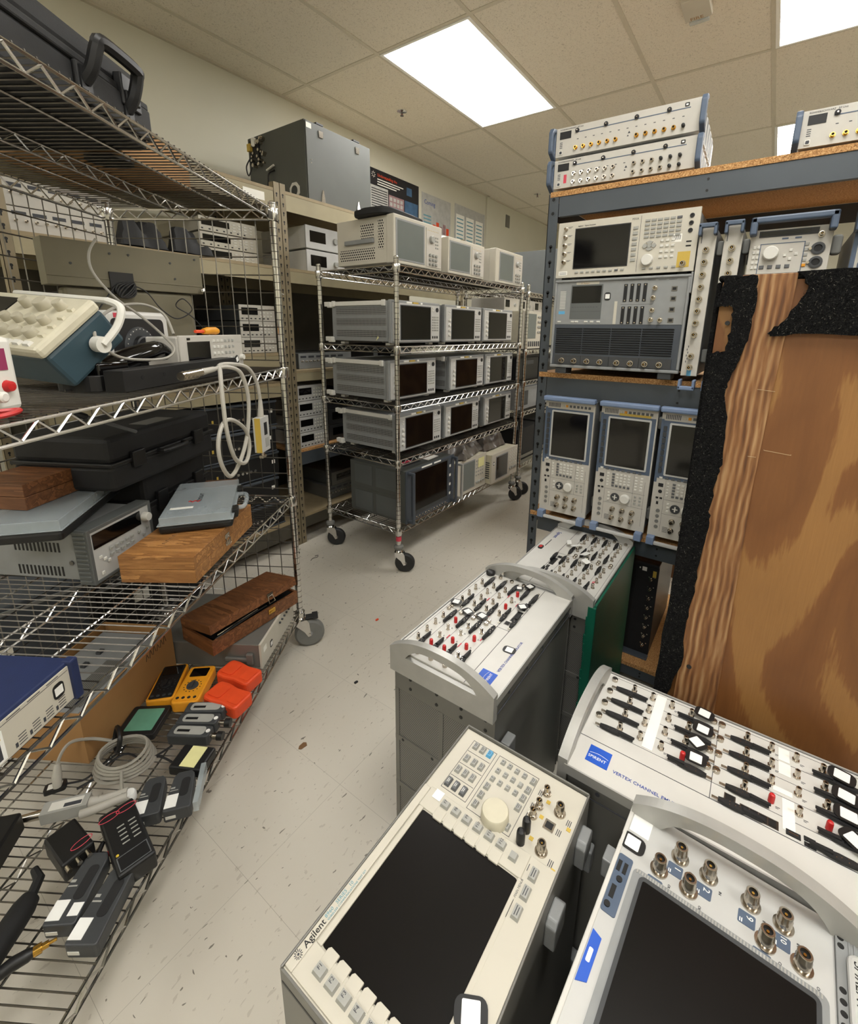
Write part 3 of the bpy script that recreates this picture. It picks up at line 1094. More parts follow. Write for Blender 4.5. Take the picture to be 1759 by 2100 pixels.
def flat_unit(label, x, y, z, yaw_, two, dark, flip=1):
    W_, H_ = 432, 86
    M = Matrix.Translation((x, y, z)) @ Matrix.Rotation(yaw_, 4, 'Z')
    t = thing('rf_generator', label, 'test instrument', None, 0, 'flat white units on top of the grey rack', M)
    F = M @ frame((0, 0, .010), (0, -1, 0), (0, 0, 1), (-1, 0, 0))
    part(t, F, 'body', lambda b: (b.box(2, W_-2, 2, H_-2, -420, -8)), ['silver_panel'], 'fub', bevel=1.5)

    def vents(b):
        for k in range(5):
            b.box(W_-2, W_+1.5, 4, H_-6, -120-k*60, -80-k*60, 1)
            b.box(W_+1.4, W_+1.8, 8, H_-10, -116-k*60, -86-k*60, 0)
    part(t, F, 'side_vent', vents, ['darkgrey', 'silver_panel'], 'fuv')
    part(t, F, 'front_panel', lambda b: (b.box(0, W_, 0, H_, -8, 0), b.box(64, 402, 64, 66.5, 0, .5, 1)), ['rs_white', 'bluegrey'], 'fup')

    def grip(b):
        prof = [(-6, -12), (30, 6), (34, 12), (34, H_-18), (24, H_-4), (-6, H_+2), (-6, H_-10), (14, H_-16), (20, H_-24), (20, 18), (14, 10), (-6, 4)]
        b.X = Matrix(((0, 0, 1, 0), (0, 1, 0, 0), (1, 0, 0, 0), (0, 0, 0, 1)))
        b.prism(prof, 0, 15)
        b.X = None
        b.box(2, 13, -2, H_, -8, 3)
    for u in (-15, W_):
        part(t, F, 'handle', grip, ['bluegrey'], 'fug', (u, 0, 0), bevel=3)
    part(t, F, 'display', lambda b: b.box(12, 50, 52, 74, 0, 1), ['inkblack'], 'fud')
    part(t, F, 'power_key', lambda b: (b.rbox(12, 24, 6, 18, 0, 2.5, 2), b.rbox(14, 22, 8, 16, 2.5, 2.8, 2, 1)), ['key_light', 'ink'], 'fuk')
    part(t, F, 'panel_print', lambda b: ([b.box(13, 22, 26+k*5, 28+k*5, 0, .3) for k in range(4)], [b.box(c, c+6, 44, 46, 0, .3) for c in range(70, 400, 26)], b.add([(231, 30, .3), (239, 30, .3), (235, 37, .3)], [(0, 1, 2)]), b.add([(229, 22, .3), (235, 22, .3), (232, 27, .3)], [(0, 1, 2)])), ['ink'], 'fupp')
    text(t, F, 'ROHDE&SCHWARZ   RF Unit', 6, 'ink', 12, 78)
    for u in (70, 162, 254, 345):
        part(t, F, 'guide_pin', lambda b: (b.lathe(0, 0, [(6.5, 0), (6.5, 4), (3, 4.5)], 12), b.cyl((0, 0, 4), (0, 0, 7), 2, n=6, m=1)), ['inkblack', 'nickel'], 'gp', (u, 70, 0), smooth=True)
    part(t, F, 'usb_port', lambda b: (b.rbox(-6, 6, -5, 5, 0, 1, 2), b.box(-3, 3, -2, 2, 1, 1.3, 1)), ['inkblack', 'white'], 'fuu', (392, 74, 0))
    us = [68+i*25.5 for i in range(6)]+[258+i*26 for i in range(6)]
    for r_, v in enumerate((14, 39) if two else (20,)):
        for i, u in enumerate(us):
            if dark(i, r_):
                part(t, F, 'black_dust_cap', lambda b: m_cap(b, 5, 12), ['black'], 'bc5', (u, v, 0), smooth=True)
            else:
                part(t, F, 'coaxial_connector', lambda b: b.lathe(0, 0, [(6.5, 0), (6.5, 2), (4.6, 2), (4.6, 9), (3.2, 9), (3, 6)], 12, 0, 1), ['nickel' if two else 'brass', 'deep'], ('fc', two), (u, v, 0), smooth=True)
    if two:
        part(t, F, 'red_sticker', lambda b: b.box(34, 44, 14, 40, 0, .4), ['pinkred'])
    for u in (40, W_-40):
        for n in (-60, -340):
            part(t, F, 'foot', lambda b: b.box(-20, 20, -10, 0, -14, 14), ['rubber_grey'], 'fuf', (u, 0, n), bevel=2)


flat_unit('flat white unit with two rows of connectors, lower of the stacked pair', 1.645, .693, 1.7965, .03, True, lambda i, r: (i > 9 or (i > 8 and r == 1)) if True else 0)
flat_unit('flat white unit with one row of brass connectors, upper of the stacked pair', 1.65, .695, 1.8945, .03, False, lambda i, r: i == 11)
flat_unit('flat white unit on the rack top cut off by the right edge of the photo', 1.65, .02, 1.7965, .02, False, lambda i, r: False)

# ---- black unit standing on end under the lowest deck ------------------------------------------------
M = Matrix.Translation((1.72, .335, .117))
t = thing('patch_unit', 'black rack unit on end with shiny connectors, between the green-sided tower and the crate', 'test instrument', None, 0, None, M)
F = M @ frame((0, 0, 0), (0, -1, 0), (0, 0, 1), (-1, 0, 0))
part(t, F, 'body', lambda b: b.box(0, 124, 0, 380, -400, -6), ['black'], bevel=2)
part(t, F, 'front_panel', lambda b: (b.box(0, 124, 0, 384, -6, 0), b.box(44, 47, 20, 370, 0, 2), b.box(0, 124, 374, 386, -6, 12)), ['softblack'], bevel=2)
for i in range(8):
    conn(t, F, 100, 40+i*40, 'n5')
    part(t, F, 'screw', lambda b: (b.cyl((-7, 8, 0), (-7, 8, 2), 2.5, n=8), b.cyl((12, 10, 0), (12, 10, 2), 2.5, n=8)), ['nickel'], 'pus', (100, 40+i*40, 0))
part(t, F, 'yellow_label', lambda b: b.box(104, 116, 330, 356, 0, .4), ['tag_yellow'])
part(t, F, 'white_label', lambda b: (b.box(66, 82, 348, 364, 0, .4), b.box(56, 60, 354, 360, 0, .4)), ['paper'])
part(t, F, 'handle', lambda b: (b.box(-2, 30, 4, 14, 0, 30), b.box(20, 126, -4, 4, 0, 34)), ['slate'], bevel=3)

# ================================================================ plywood crate
t = thing('plywood_crate', 'tall plywood crate with torn black carpet on its left and top edges', 'crate', (1.25, -.38, 0))
CF = frame((1.0, .092, 0), (0, -1, 0), (0, 0, 1), (-1, 0, 0))
part(t, CF, 'box', lambda b: b.box(5, 940, 0, 1421, -520, -2), ['plywood'])
part(t, CF, 'front_sheet', lambda b: b.box(104, 942, 0, 1421, -2, 2), ['plywood'])


def jag(P, amp, k=6, seed=1):
    random.seed(seed)
    o = []
    n = len(P)
    for i in range(n):
        a, b_ = P[i], P[(i+1) % n]
        for j in range(k):
            s = j/k
            q = (a[0]+(b_[0]-a[0])*s, a[1]+(b_[1]-a[1])*s)
            if j:
                q = (q[0]+random.uniform(-amp, amp), q[1]+random.uniform(-amp, amp))
            o.append(q)
    return o


part(t, CF, 'bare_strip', lambda b: b.prism([(34, 1431), (112, 1431), (110, 1330), (106, 1200), (104, 1050), (108, 800), (114, 0), (30, 0), (32, 560), (34, 800), (32, 1000), (30, 1300)], 2, 6), ['torn_wood'], bevel=1)
lp = [(8, 1429), (56, 1429), (60, 1400), (58, 1330), (50, 1290), (42, 1262), (36, 1232), (46, 1170), (50, 1100), (46, 1060), (42, 1000), (46, 960), (40, 880), (38, 800), (34, 730), (38, 640), (20, 560), (24, 0), (-8, 0), (-8, 600), (-6, 720), (-3, 900), (0, 1100), (0, 1296), (14, 1300), (26, 1300), (29, 1345), (26, 1378), (16, 1380), (2, 1376)]
rp = [(110, 1432), (128, 1410), (118, 1380), (100, 1350), (84, 1333), (88, 1328), (128, 1333), (300, 1330), (944, 1330), (944, 1434), (400, 1433)]


def pile(poly, z, amp, seed):
    def fn(b):
        random.seed(seed)
        b.prism(jag(poly, amp, 5, seed), 2, z)
        xs = [p[0] for p in poly]
        ys = [p[1] for p in poly]

        def inside(x, y):
            c = False
            for i in range(len(poly)):
                x1, y1 = poly[i]
                x2, y2 = poly[i-1]
                if (y1 > y) != (y2 > y) and x < (x2-x1)*(y-y1)/(y2-y1)+x1:
                    c = not c
            return c
        k = 0
        while k < 3600:
            x, y = random.uniform(min(xs), min(max(xs), 420)), random.uniform(max(min(ys), 420), max(ys))
            k += 1
            if not inside(x, y):
                continue
            a = random.uniform(0, 2*PI)
            l = random.uniform(2.5, 6)
            dx, dy = math.cos(a)*l, math.sin(a)*l
            h = random.uniform(.5, 3)
            b.add([(x-dy*.08, y+dx*.08, z-.3), (x+dy*.08, y-dx*.08, z-.3), (x+dx, y+dy, z+h)], [(0, 1, 2), (0, 2, 1)], 1 if random.random() < .15 else 0)
    return fn


mat('fibre', (140, 137, 126), .9, 0, 0)
mat('fibre_light', (168, 142, 104), .6, 0, 0)
part(t, CF, 'left_carpet', pile(lp, 13, 2.2, 4), ['black_carpet', 'fibre'], bevel=3)
part(t, CF, 'top_carpet', pile(rp, 13, 2, 5), ['black_carpet', 'fibre'], bevel=3)
part(t, CF, 'top_cover', lambda b: b.box(-2, 944, 1422, 1432, -520, 5), ['black_carpet', 'fibre'], bevel=4)
part(t, CF, 'side_cover', lambda b: b.box(-4, 4, 0, 1421, -520, 3), ['black_carpet'], bevel=4)
part(t, CF, 'screw', lambda b: (b.cyl((22, 1350, 2), (22, 1350, 6.5), 4, n=10), b.cyl((52, 640, 2), (52, 640, 6.8), 5, n=10)), ['rubber'])
part(t, CF, 'staple', lambda b: [b.tube([(x, z, 2), (x, z, 8), (x+l, z+s, 8), (x+l, z+s, 2)], .5, 4) for x, z, l, s in ((84, 1236, 26, -2), (110, 1128, 40, -3), (88, 1113, 12, 0))], ['fibre_light'])

t = thing('plywood_crate', 'bare plywood crate behind the grey rack, showing only as brown reflections in the analyzer screens', 'crate', (3.2, .45, 0))
F2 = frame((3.9, .95, 0), (-1, 0, 0), (0, 0, 1), (0, 1, 0))
part(t, F2, 'box', lambda b: b.box(0, 1250, 0, 1130, -900, 0), ['plywood'], bevel=2)
part(t, F2, 'lid', lambda b: b.box(-10, 1260, 1131, 1150, -910, 10), ['plywood'], bevel=2)
# ================================================================ foreground instruments standing on their backs
PH = .597            # height of the upturned front panels


def arch(b, L, base_, ends, top, s0, s1, th, m=0, n_=18, slot_lo=-3):
    """arched rack handle plate in the y/z plane, thickness th along x, with a long slot"""
    def outer(y):
        q = 2*y/L-1
        return ends+(top-ends)*(1-abs(q)**2.4)
    band = 19

    def inner(y):
        q = 2*(y-s0)/(s1-s0)-1
        return slot_lo+max(0, (outer(y)-band-slot_lo)*(1-abs(q)**7))
    ys = [L*i/n_ for i in range(n_+1)]
    # lower plate
    b.box(0, th, 0, L, base_, slot_lo, m)
    b.box(0, th, 0, s0, slot_lo, ends, m)
    b.box(0, th, s1, L, slot_lo, ends, m)

    def strip(y0, y1, lo, hi, k):
        for i in range(k):
            a, c = y0+(y1-y0)*i/k, y0+(y1-y0)*(i+1)/k
            q = [(a, lo(a)), (c, lo(c)), (c, hi(c)), (a, hi(a))]
            vs = [(0, y, z) for y, z in q]+[(th, y, z) for y, z in q]
            b.add(vs, [(3, 2, 1, 0), (4, 5, 6, 7), (0, 1, 5, 4), (3, 7, 6, 2), (1, 2, 6, 5), (0, 4, 7, 3)], m)
    strip(0, s0, lambda y: ends, outer, 5)
    strip(s1, L, lambda y: ends, outer, 5)
    strip(s0, s1, inner, outer, 20)


def ejector(b):
    """long black card lever with a forked metal tip, lying along x"""
    P = [(0, -2.6), (10, -5), (26, -5.6), (34, -4.5), (38, -2.5), (46, -2.8), (60, -2.3), (60, 2.3), (46, 2.8), (38, 5), (26, 6), (10, 4.6), (0, 2.6)]
    b.prism(P, 2, 7, 0)
    b.box(-9, 1, -2.2, -.8, 3, 4.5, 1)
    b.box(-9, 1, .8, 2.2, 3, 4.5, 1)
    b.prism([(34, -3), (62, -1.8), (62, 1.8), (34, 3)], 7, 10, 0)
    for x, y in ((16, 3), (16, -3), (24, 0), (30, 3)):
        b.cyl((x, y, 7), (x, y, 7.4), .8, n=6, m=1)


def thumb(b):
    b.lathe(0, 0, [(6, 0), (6, 6), (5, 7)], 12)
    b.box(-4.5, 4.5, -.6, .6, 7, 7.3, 1)


VR = (131, 170, 208, 247)
VC = (60, 96, 132, 167, 260, 297, 333, 370)


def vertex(name, label, O, U, V, reds, tags, tape, side, foam=False, logo=(26, 29), big=True, notes=(), rot180=False, endperf=True):
    O = Vector(O)
    U, V = Vector(U), Vector(V)
    N = Vector((0, 0, 1))
    W_, H_ = 446, 274
    c = O+U*.223+V*.137
    M = Matrix.Translation((c.x, c.y, 0))
    t = thing(name, label, 'test instrument', None, 0, 'grey rack instruments standing on their backs', M)
    F = frame(O, U, V, N)
    part(t, F, 'body', lambda b: b.box(6, W_-6, 2, H_-2, -(PH*1000-1), -6), ['sidegrey'], bevel=2)
    part(t, F, 'front_panel', lambda b: (b.box(2, W_-2, 0, H_, -9, 0), [b.box(2, W_-2, a, a+1.2, 0, .5, 1) for a in (78, 273)], [b.box(22, W_-22, a, a+.8, 0, .4, 1) for a in (112, 151, 189, 228, 266)], b.box(214, 215, 78, 266, 0, .4, 1)), ['white_panel', 'ink'], bevel=1)
    part(t, F, 'panel_rim', lambda b: b.box(0, W_, -3, 0, -16, 2.5), ['handlegrey'])
    part(t, F, 'panel_rim', lambda b: b.box(0, W_, H_, H_+3, -16, 2.5), ['handlegrey'])
    for u, f in ((-12, 0), (W_-6, 1)):
        part(t, F, 'handle', lambda b: arch(b, H_+4, -52, 12, 52, 40, 232, 17), ['handlegrey'], 'varch', (u, -2, 0))
    # end covers: bars round perforated screens
    for u, s in ((5, -1), (W_-5, 1)):
        G = frame(F @ Vector((u*.001, 0, 0)), V*(1 if s > 0 else 1), N, (U*s))
        if (V.cross(N)).dot(U*s) < 0:
            pass

        def cov(b):
            b.box(0, H_, -112, -52, 0, 2)
            for a in (0, 131, 262):
                b.box(a, a+12, -575, -112, 0, 2.5)
            for a in (-560, -410, -265):
                b.box(0, H_, a, a+14, 0, 3)
        part(t, G, 'end_frame', cov, ['sidegrey'], ('vcov'))
        part(t, G, 'vent_screen', lambda b: (b.box(12, 131, -575, -112, .2, 1), b.box(143, 262, -575, -112, .2, 1)), ['perf_grey'], 'vscr')
        part(t, G, 'cover_screws', lambda b: [b.cyl((a, z, 1), (a, z, 3.4), 4, n=10) for a, z in ((22, -66), (84, -72), (150, -70), (226, -70), (22, -92), (84, -94), (150, -98), (226, -96), (40, -258), (100, -258), (160, -258), (250, -258), (40, -402), (160, -402))], ['rubber'], 'vscw')
    # side latches
    SF = frame(F @ Vector((0, side*.001, 0)), U, N, -V if side == 0 else V)
    for z in (() if side else (-150, -420)):
        part(t, SF, 'side_latch', lambda b: (b.box(30, 66, z-26, z+20, 1, 22),), ['midgrey'], bevel=3)
    part(t, SF, 'side_seam', lambda b: (b.box(6, W_-6, -42, -41, .5, 2.4), [b.cyl((u, -24, 2), (u, -24, 2.8), 4, n=8) for u in (60, 150, 240, 330, 410)]), ['ink'])
    # connectors, ejectors, thumbscrews
    for j, v in enumerate(VR):
        for i, u in enumerate(VC):
            conn(t, F, u, v, 'red' if (i, j) in reds else 'sma')
        for k, (u, r_) in enumerate(((27, 0), (206, PI), (234, 0), (416, PI))):
            part(t, F, 'card_ejector', ejector, ['inkblack', 'nickel'], 'ej', (u, v-16, 0), r_)
        for u in (18, 205, 219, 428):
            part(t, F, 'thumbscrew', thumb, ['nickel', 'deep'], 'th', (u, v+8, 0), smooth=True)
        part(t, F, 'port_caption', lambda b: [(b.box(u+6, u+12, v-6, v-5, .1, .4), b.box(u+6, u+10, v-8.5, v-7.7, .1, .4)) for u in VC], ['ink'])
    part(t, F, 'network_ports', lambda b: (b.box(236, 248, 92, 103, 0, 1.6, 0), [b.box(258+i*12, 268+i*12, 84, 96, 0, 1.6, 0) for i in range(4)], b.box(256, 307, 82, 98, 0, .8, 1), b.box(234, 250, 90, 105, 0, .8, 1)), ['deep', 'chrome_dark'])
    part(t, F, 'card_ejector', ejector, ['inkblack', 'nickel'], 'ej', (226, 82, 0))
    part(t, F, 'card_ejector', ejector, ['inkblack', 'nickel'], 'ej', (404, 84, 0), PI)
    part(t, F, 'usb_port', lambda b: (b.box(316, 334, 84, 93, 0, 2, 0), b.box(319, 331, 88, 89.5, 2, 2.4, 1), b.box(338, 352, 89, 96, 0, 2, 0), b.box(338, 352, 80, 86, 0, 2, 0), b.box(362, 370, 90, 93, 0, 1), b.box(376, 384, 90, 93, 0, 1)), ['inkblack', 'nickel'])
    if tape:
        for a in tape:
            part(t, F, 'white_tape', lambda b: b.box(a[0], a[1], a[2], a[3], .3, .9), ['paper'])
    for a in tags:
        tagplate(t, F, a[0], a[1], a[2], a[3] if len(a) > 3 else 1, n=a[4] if len(a) > 4 else 9)
    for a in notes:
        part(t, F, 'red_mark', lambda b: b.box(a[0], a[0]+16, a[1], a[1]+2.6, .4, .8), ['pinkred'])
    # logo
    if big:
        part(t, F, 'logo_plate', lambda b: b.box(logo[0], logo[0]+38, logo[1], logo[1]+37, .3, .8), ['logoblue'])
        text(t, F, 'SPIRENT', 8.4, 'white', logo[0]+2, logo[1]+10, 1, bold=.03)
        part(t, F, 'logo_swoosh', lambda b: b.tube([(logo[0]+3+i*3.2, logo[1]+20+3*math.sin(i/10*PI), 1) for i in range(11)], .4, 4), ['white'])
        text(t, F, 'VERTEX CHANNEL EMULATOR', 8.8, 'inkblue', logo[0]+47, logo[1]+2, .5, bold=.03)
    return t, F


# first tower: long side away from the camera to the right
vertex('channel_emulator', 'grey tower instrument with red caps and black tags, its perforated end facing the aisle', (.712, .352, PH), (1, 0, 0), (0, 1, 0),
       {(3, 2), (0, 2), (1, 0), (2, 0), (0, 1), (7, 0), (5, 0), (1, 1)}, [(234, 250, .2, .9), (214, 200, -.4, .9), (220, 160, -.2, .9), (425, 118, 1.2, .9), (400, 140, .5, .7), (320, 92, .8, .9), (152, 46, .1, .9, .5)],
       (), 0, notes=[(150, 195), (205, 155), (236, 150), (140, 118), (100, 190), (300, 190), (348, 150), (90, 150), (322, 112), (250, 118)])
# second tower, green-sided, upside down relative to the first
tw, FT = vertex('channel_emulator', 'grey tower instrument with a dark green sheet covering its side, behind the first tower', (1.624, .570, PH), (-1, 0, 0), (0, -1, 0),
                set(), [], (), 274, big=False, notes=[(330, 236), (325, 240)])
text(tw, FT, 'Spirent', 20, 'inkblue', 52, 20, .5, bold=.08)
part(tw, FT, 'caption', lambda b: b.box(130, 190, 22, 25, 0, .4), ['ink'])
part(tw, FT, 'red_tag', lambda b: (b.rbox(198, 224, 8, 24, 0, 4, 6, 1), b.rbox(203, 219, 11, 21, 4, 5, 2, 0)), ['red', 'black'])
part(tw, FT, 'green_sheet', lambda b: (b.box(0, 452, 278, 285, -590, -2), b.box(440, 458, 262, 285, -590, -8), [b.box(452, 459, 257+(k*7 % 4), 264, -590+k*29, -562+k*29) for k in range(19)]), ['green_sheet'], bevel=3)


def slips(b):
    for u, v, a, w_, h_, z in ((140, 92, .4, 34, 15, 13), (152, 122, -.7, 36, 22, 14), (196, 168, -.3, 34, 24, 15), (246, 186, .9, 30, 18, 15)):
        b.X = Matrix.Translation((u, v, z)) @ Matrix.Rotation(a, 4, 'Z') @ Matrix.Rotation(.25, 4, 'X')
        b.rbox(-w_/2, w_/2, -h_/2, h_/2, 0, .6, 3)
        b.X = None


part(tw, FT, 'paper_tags', slips, ['white'])
# black puck on the corner of the first tower
solo('magnet_puck', lambda b: b.lathe(0, 0, [(13, 0), (14, 3), (14, 10), (11, 13)], 20), 'black', Matrix.Translation((1.145, .605, PH+.0005)), 'round black rubber puck on the far corner of the first grey tower', 'puck', smooth=True)
# third tower on the right
vertex('channel_emulator', 'grey tower instrument with blue logo and white tags, directly before the plywood crate', (.659, .186, PH-.002), (0, -1, 0), (1, 0, 0),
       {(3, 0), (5, 0), (7, 0)} | set(), [(188, 256, 1.45, 1, 10), (190, 212, 1.5, 1, 10), (184, 174, .9, 1, 10), (187, 136, 1.6, 1, 10), (394, 244, 1.4, 1.1, 10), (396, 202, 1.4, 1.1, 10), (395, 164, 1.5, 1.1, 10), (398, 122, .9, 1.1, 10)],
       [(102, 120, 116, 266), (308, 324, 232, 262), (308, 325, 200, 228), (300, 326, 158, 168), (312, 328, 90, 150)], 0, notes=())

# ---- wireless test set (near, with the big dark screen) --------------------------------------------
AO = Vector((.207, .131, .6))
t = thing('communications_test_set', 'cream test set lying panel-up in the foreground with a big black screen and grey keys', 'test instrument', (.41, .245, 0))
F = frame(AO, (1, 0, 0), (0, 1, 0), (0, 0, 1))
part(t, F, 'case', lambda b: (b.box(-3, 411, 2, 228, -598, -8), b.box(-4, 415, 228, 231, -596, 4), b.box(412, 415, 0, 230, -596, 5), b.box(-4, 415, -1, 2, -596, 3), b.box(-5, -2, -1, 231, -596, 1)), ['sidegrey'], bevel=1)
part(t, F, 'side_seam', lambda b: (b.box(-4, 415, 231, 231.6, -14, -11), b.box(-5.4, -5, 4, 228, -20, -16)), ['black'])
part(t, F, 'vent_screen', lambda b: b.box(-200, 200, -80, 80, 0, 1), ['perf_dark'], at=(0, 0, 0)) if 0 else None
EF = frame(AO+Vector((-.0055, 0, 0)), (0, 1, 0), (0, 0, 1), (-1, 0, 0))
part(t, EF, 'vent_screen', lambda b: b.box(40, 190, -300, -60, 0, .6), ['perf_dark'])


def apanel(b):
    b.box(-2, 411, 0, 229, -8, 0)
    b.box(0, 275, 216, 228, 0, 3)          # left long rim of the raised display half
    b.box(0, 278, 2, 40, 0, 2.5)
    b.box(0, 36, 40, 216, 0, 2.5)
    b.box(242, 278, 40, 216, 0, 2.5)


part(t, F, 'front_panel', apanel, ['cream_panel'], bevel=1.5)
part(t, F, 'screen', lambda b: (b.rbox(38, 240, 42, 208, 0, .8, 5),), ['screen_matt'])
part(t, F, 'screen_bezel', lambda b: b.box(36, 242, 206, 214, 0, 3), ['cream_panel'], bevel=1)
part(t, F, 'screen_bezel', lambda b: b.box(36, 242, 36, 43, 0, 3), ['cream_panel'], bevel=1)
for i in range(6):
    part(t, F, 'softkey_bar', lambda b: b.prism([(-9, -8.5), (9, -8.5), (9, 8.5), (-6, 8.5), (-9, 6)], 0, 3.4), ['cream_panel'], 'skb', (247, 180-i*19.5, 0), bevel=.8)
    part(t, F, 'softkey_bar', lambda b: b.prism([(-9, -8.5), (9, -8.5), (9, 6), (6, 8.5), (-9, 8.5)], 0, 3.4), ['cream_panel'], 'skb2', (34, 189-i*20, 0), bevel=.8)
    kk = key(t, F, 20, 189-i*20, 13, 15, 'key_grey', 5, n=2.5)
    text(kk, F, 'F%d' % (i+1), 6.2, 'ink', 21.5, 189-i*20, 7.6, 0, align='CENTER', name='key_letters')
    kk = key(t, F, 264, 180-i*19.7, 12, 14, 'key_grey', 5, n=2.5)
    text(kk, F, 'F%d' % (i+7), 6, 'ink', 266, 179-i*19.7, 7.6, 0, align='CENTER', name='key_letters')
key(t, F, 260, 60, 12, 12, 'key_grey', 5, n=2.5)
for u in (256, 230, 204):
    kk = key(t, F, u, 27, 18, 11, 'key_grey', 5, n=2.5)
    part(kk, F, 'key_caption', lambda b: (b.box(-6, 6, 1, 2, 0, .3), b.box(-5, 5, -2, -1, 0, .3)), ['ink'], 'akc', (u, 27, 7.5))
text(t, F, 'MAIN MENUS', 4.2, 'ink', 218, 36, 2.9)
part(t, F, 'bracket_line', lambda b: b.box(256, 266, 36.6, 37.4, 2.5, 3), ['ink'])
part(t, F, 'bracket_line', lambda b: b.box(192, 215, 36.6, 37.4, 2.5, 3), ['ink'])
rows = [(385, (196, 182, 168)), (355, (197, 182, 168)), (329, (198, 184, 170)), (301, (199, 185, 170))]
for k, (u, vs) in enumerate(rows):
    for i, v in enumerate(vs):
        mt = 'key_blue' if (k == 0 and i == 2) else ('key_dark' if k == 3 else 'key_grey')
        kk = key(t, F, u, v, 17 if k == 3 else 14, 9.5, mt, 4.5)
        part(kk, F, 'key_caption', lambda b: (b.box(-4, 4, .8, 1.5, 0, .3), b.box(-3, 3, -1.5, -.8, 0, .3)), ['white' if k == 3 else 'ink'], ('akd', k == 3), (u, v, 4.6))
digs = [((385, 141, '9'), (385, 128, '6'), (384, 114, '3'), (384, 100, '%')), ((366, 141, '8'), (366, 127, '5'), (366, 113, '2'), (365, 99, '.')), ((348, 142, '7'), (348, 128, '4'), (348, 114, '1'), (348, 100, '0'))]
for r_ in digs:
    for u, v, c in r_:
        kk = key(t, F, u, v, 9.5, 8, 'key_grey', 4)
        text(kk, F, c, 5.5, 'ink', u, v-2, 4.1, 0, align='CENTER', name='key_letters')
for u, v in ((383, 84), (364, 85), (347, 86), (329, 86), (331, 143), (313, 144), (295, 144), (293, 87)):
    kk = key(t, F, u, v, 12, 9.5, 'key_grey', 4.5)
    part(kk, F, 'key_caption', lambda b: (b.box(-4, 4, .8, 1.5, 0, .3), b.box(-3, 3, -1.5, -.8, 0, .3)), ['ink'], ('akd', 0), (u, v, 4.6))


def aprint(b):
    for x0, x1, y0, y1 in ((288, 394, 158, 205), (282, 394, 78, 152)):
        b.box(x0, x1, y0, y0+.6, 0, .4)
        b.box(x0, x1, y1, y1+.6, 0, .4)
        b.box(x0, x0+.6, y0, y1, 0, .4)
        b.box(x1, x1+.6, y0, y1+.6, 0, .4)
    for u in (315, 342, 370):
        b.box(u, u+.6, 160, 204, 0, .4)
    for u, v in ((372, 68), (345, 70), (326, 70), (352, 14), (284, 16), (330, 22)):
        for k in range(3):
            b.box(u-4, u+6, v-k*2.6, v-k*2.6+1, 0, .4)


part(t, F, 'panel_print', aprint, ['ink'])
part(t, F, 'knob', lambda b: (b.lathe(0, 0, [(22, 0), (21.5, 4), (21, 15), (19.5, 17), (17, 17.6), (0.1, 17.4)], 40),), ['putty'], at=(294, 108, 0), smooth=True)
for u, v in ((378, 58), (351, 60), (332, 62)):
    conn(t, F, u, v, 'bnc')
conn(t, F, 360, 29, 'n7')
conn(t, F, 292, 31, 'n7')
for u, v in ((306, 61), (286, 61)):
    part(t, F, 'black_dust_cap', lambda b: m_cap(b, 6.5, 24), ['black'], 'capb', (u, v, 0), smooth=True)
part(t, F, 'data_port', lambda b: (b.box(-8, 8, -8, 8, 0, 1.8), b.box(-5, 5, -5.5, 5.5, 1.8, 2.1, 1)), ['chrome', 'deep'], at=(332, 35, 0))
part(t, F, 'yellow_warning_labels', lambda b: [b.box(u-3, u+3, v-3, v+3, 0, .5) for u, v in ((366, 50), (338, 50), (300, 50), (344, 9), (278, 8))], ['tag_yellow'])
text(t, F, 'Agilent', 11, 'inkblack', 24, 218.5, 3.1, bold=.1)
text(t, F, '8960   SERIES   10', 6.5, 'inkteal', 58, 221.5, 3.1)
text(t, F, 'WIRELESS COMMUNICATIONS TEST SET', 3.8, 'inkteal', 58, 217.3, 3.1)


def spark(b):
    for k in range(12):
        a = k*PI/6
        b.tube([(15+2.5*math.cos(a), 222+2.5*math.sin(a), 3.1), (15+5.2*math.cos(a), 222+5.2*math.sin(a), 3.1)], .45, 4)
    b.cyl((15, 222, 2.9), (15, 222, 3.4), 1.4, n=10)


part(t, F, 'emblem', spark, ['ink'])
tagplate(t, F, 93, 28, .5, 1.1, 3)
part(t, F, 'paper_sticker', lambda b: b.box(263, 279, 191, 206, 3, 3.3), ['white'])
SF = frame(AO+Vector((0, -.001, 0)), (1, 0, 0), (0, 0, 1), (0, -1, 0))
for u in (255, 372):
    part(t, SF, 'side_foot', lambda b: b.prism([(u-20, -72), (u+20, -72), (u+20, -34), (u+13, -26), (u-13, -26), (u-20, -34)], 0, 15), ['midgrey'], bevel=2)

# ---- second instrument with ports and touch screen (bottom right) -----------------------------------
CO = Vector((.652, .066, PH+.004))
t = thing('network_test_set', 'white instrument at the bottom right with thick coaxial ports above a dark screen', 'test instrument', (.43, -.08, 0))
U, V = Vector((-math.cos(.05), math.sin(.05), 0)), Vector((-math.sin(.05), -math.cos(.05), 0))
F = frame(CO, U, V, (0, 0, 1))
CWD, CHT = 446, 282
part(t, F, 'body', lambda b: b.box(6, CWD, 2, CHT-2, -596, -8), ['sidegrey'], bevel=2)
part(t, F, 'front_panel', lambda b: b.box(0, CWD, 0, 243, -10, 0), ['silver_panel'], bevel=2)
part(t, F, 'panel_lip', lambda b: b.box(0, CWD, -4, 2, -14, 2), ['white_panel'], bevel=1.5)
part(t, F, 'side_strip', lambda b: (b.box(0, CWD, 243, CHT, -10, 4), [b.box(10, CWD-10, 255+k*5, 257+k*5, 4, 5) for k in range(5)]), ['midgrey'], bevel=1.5)
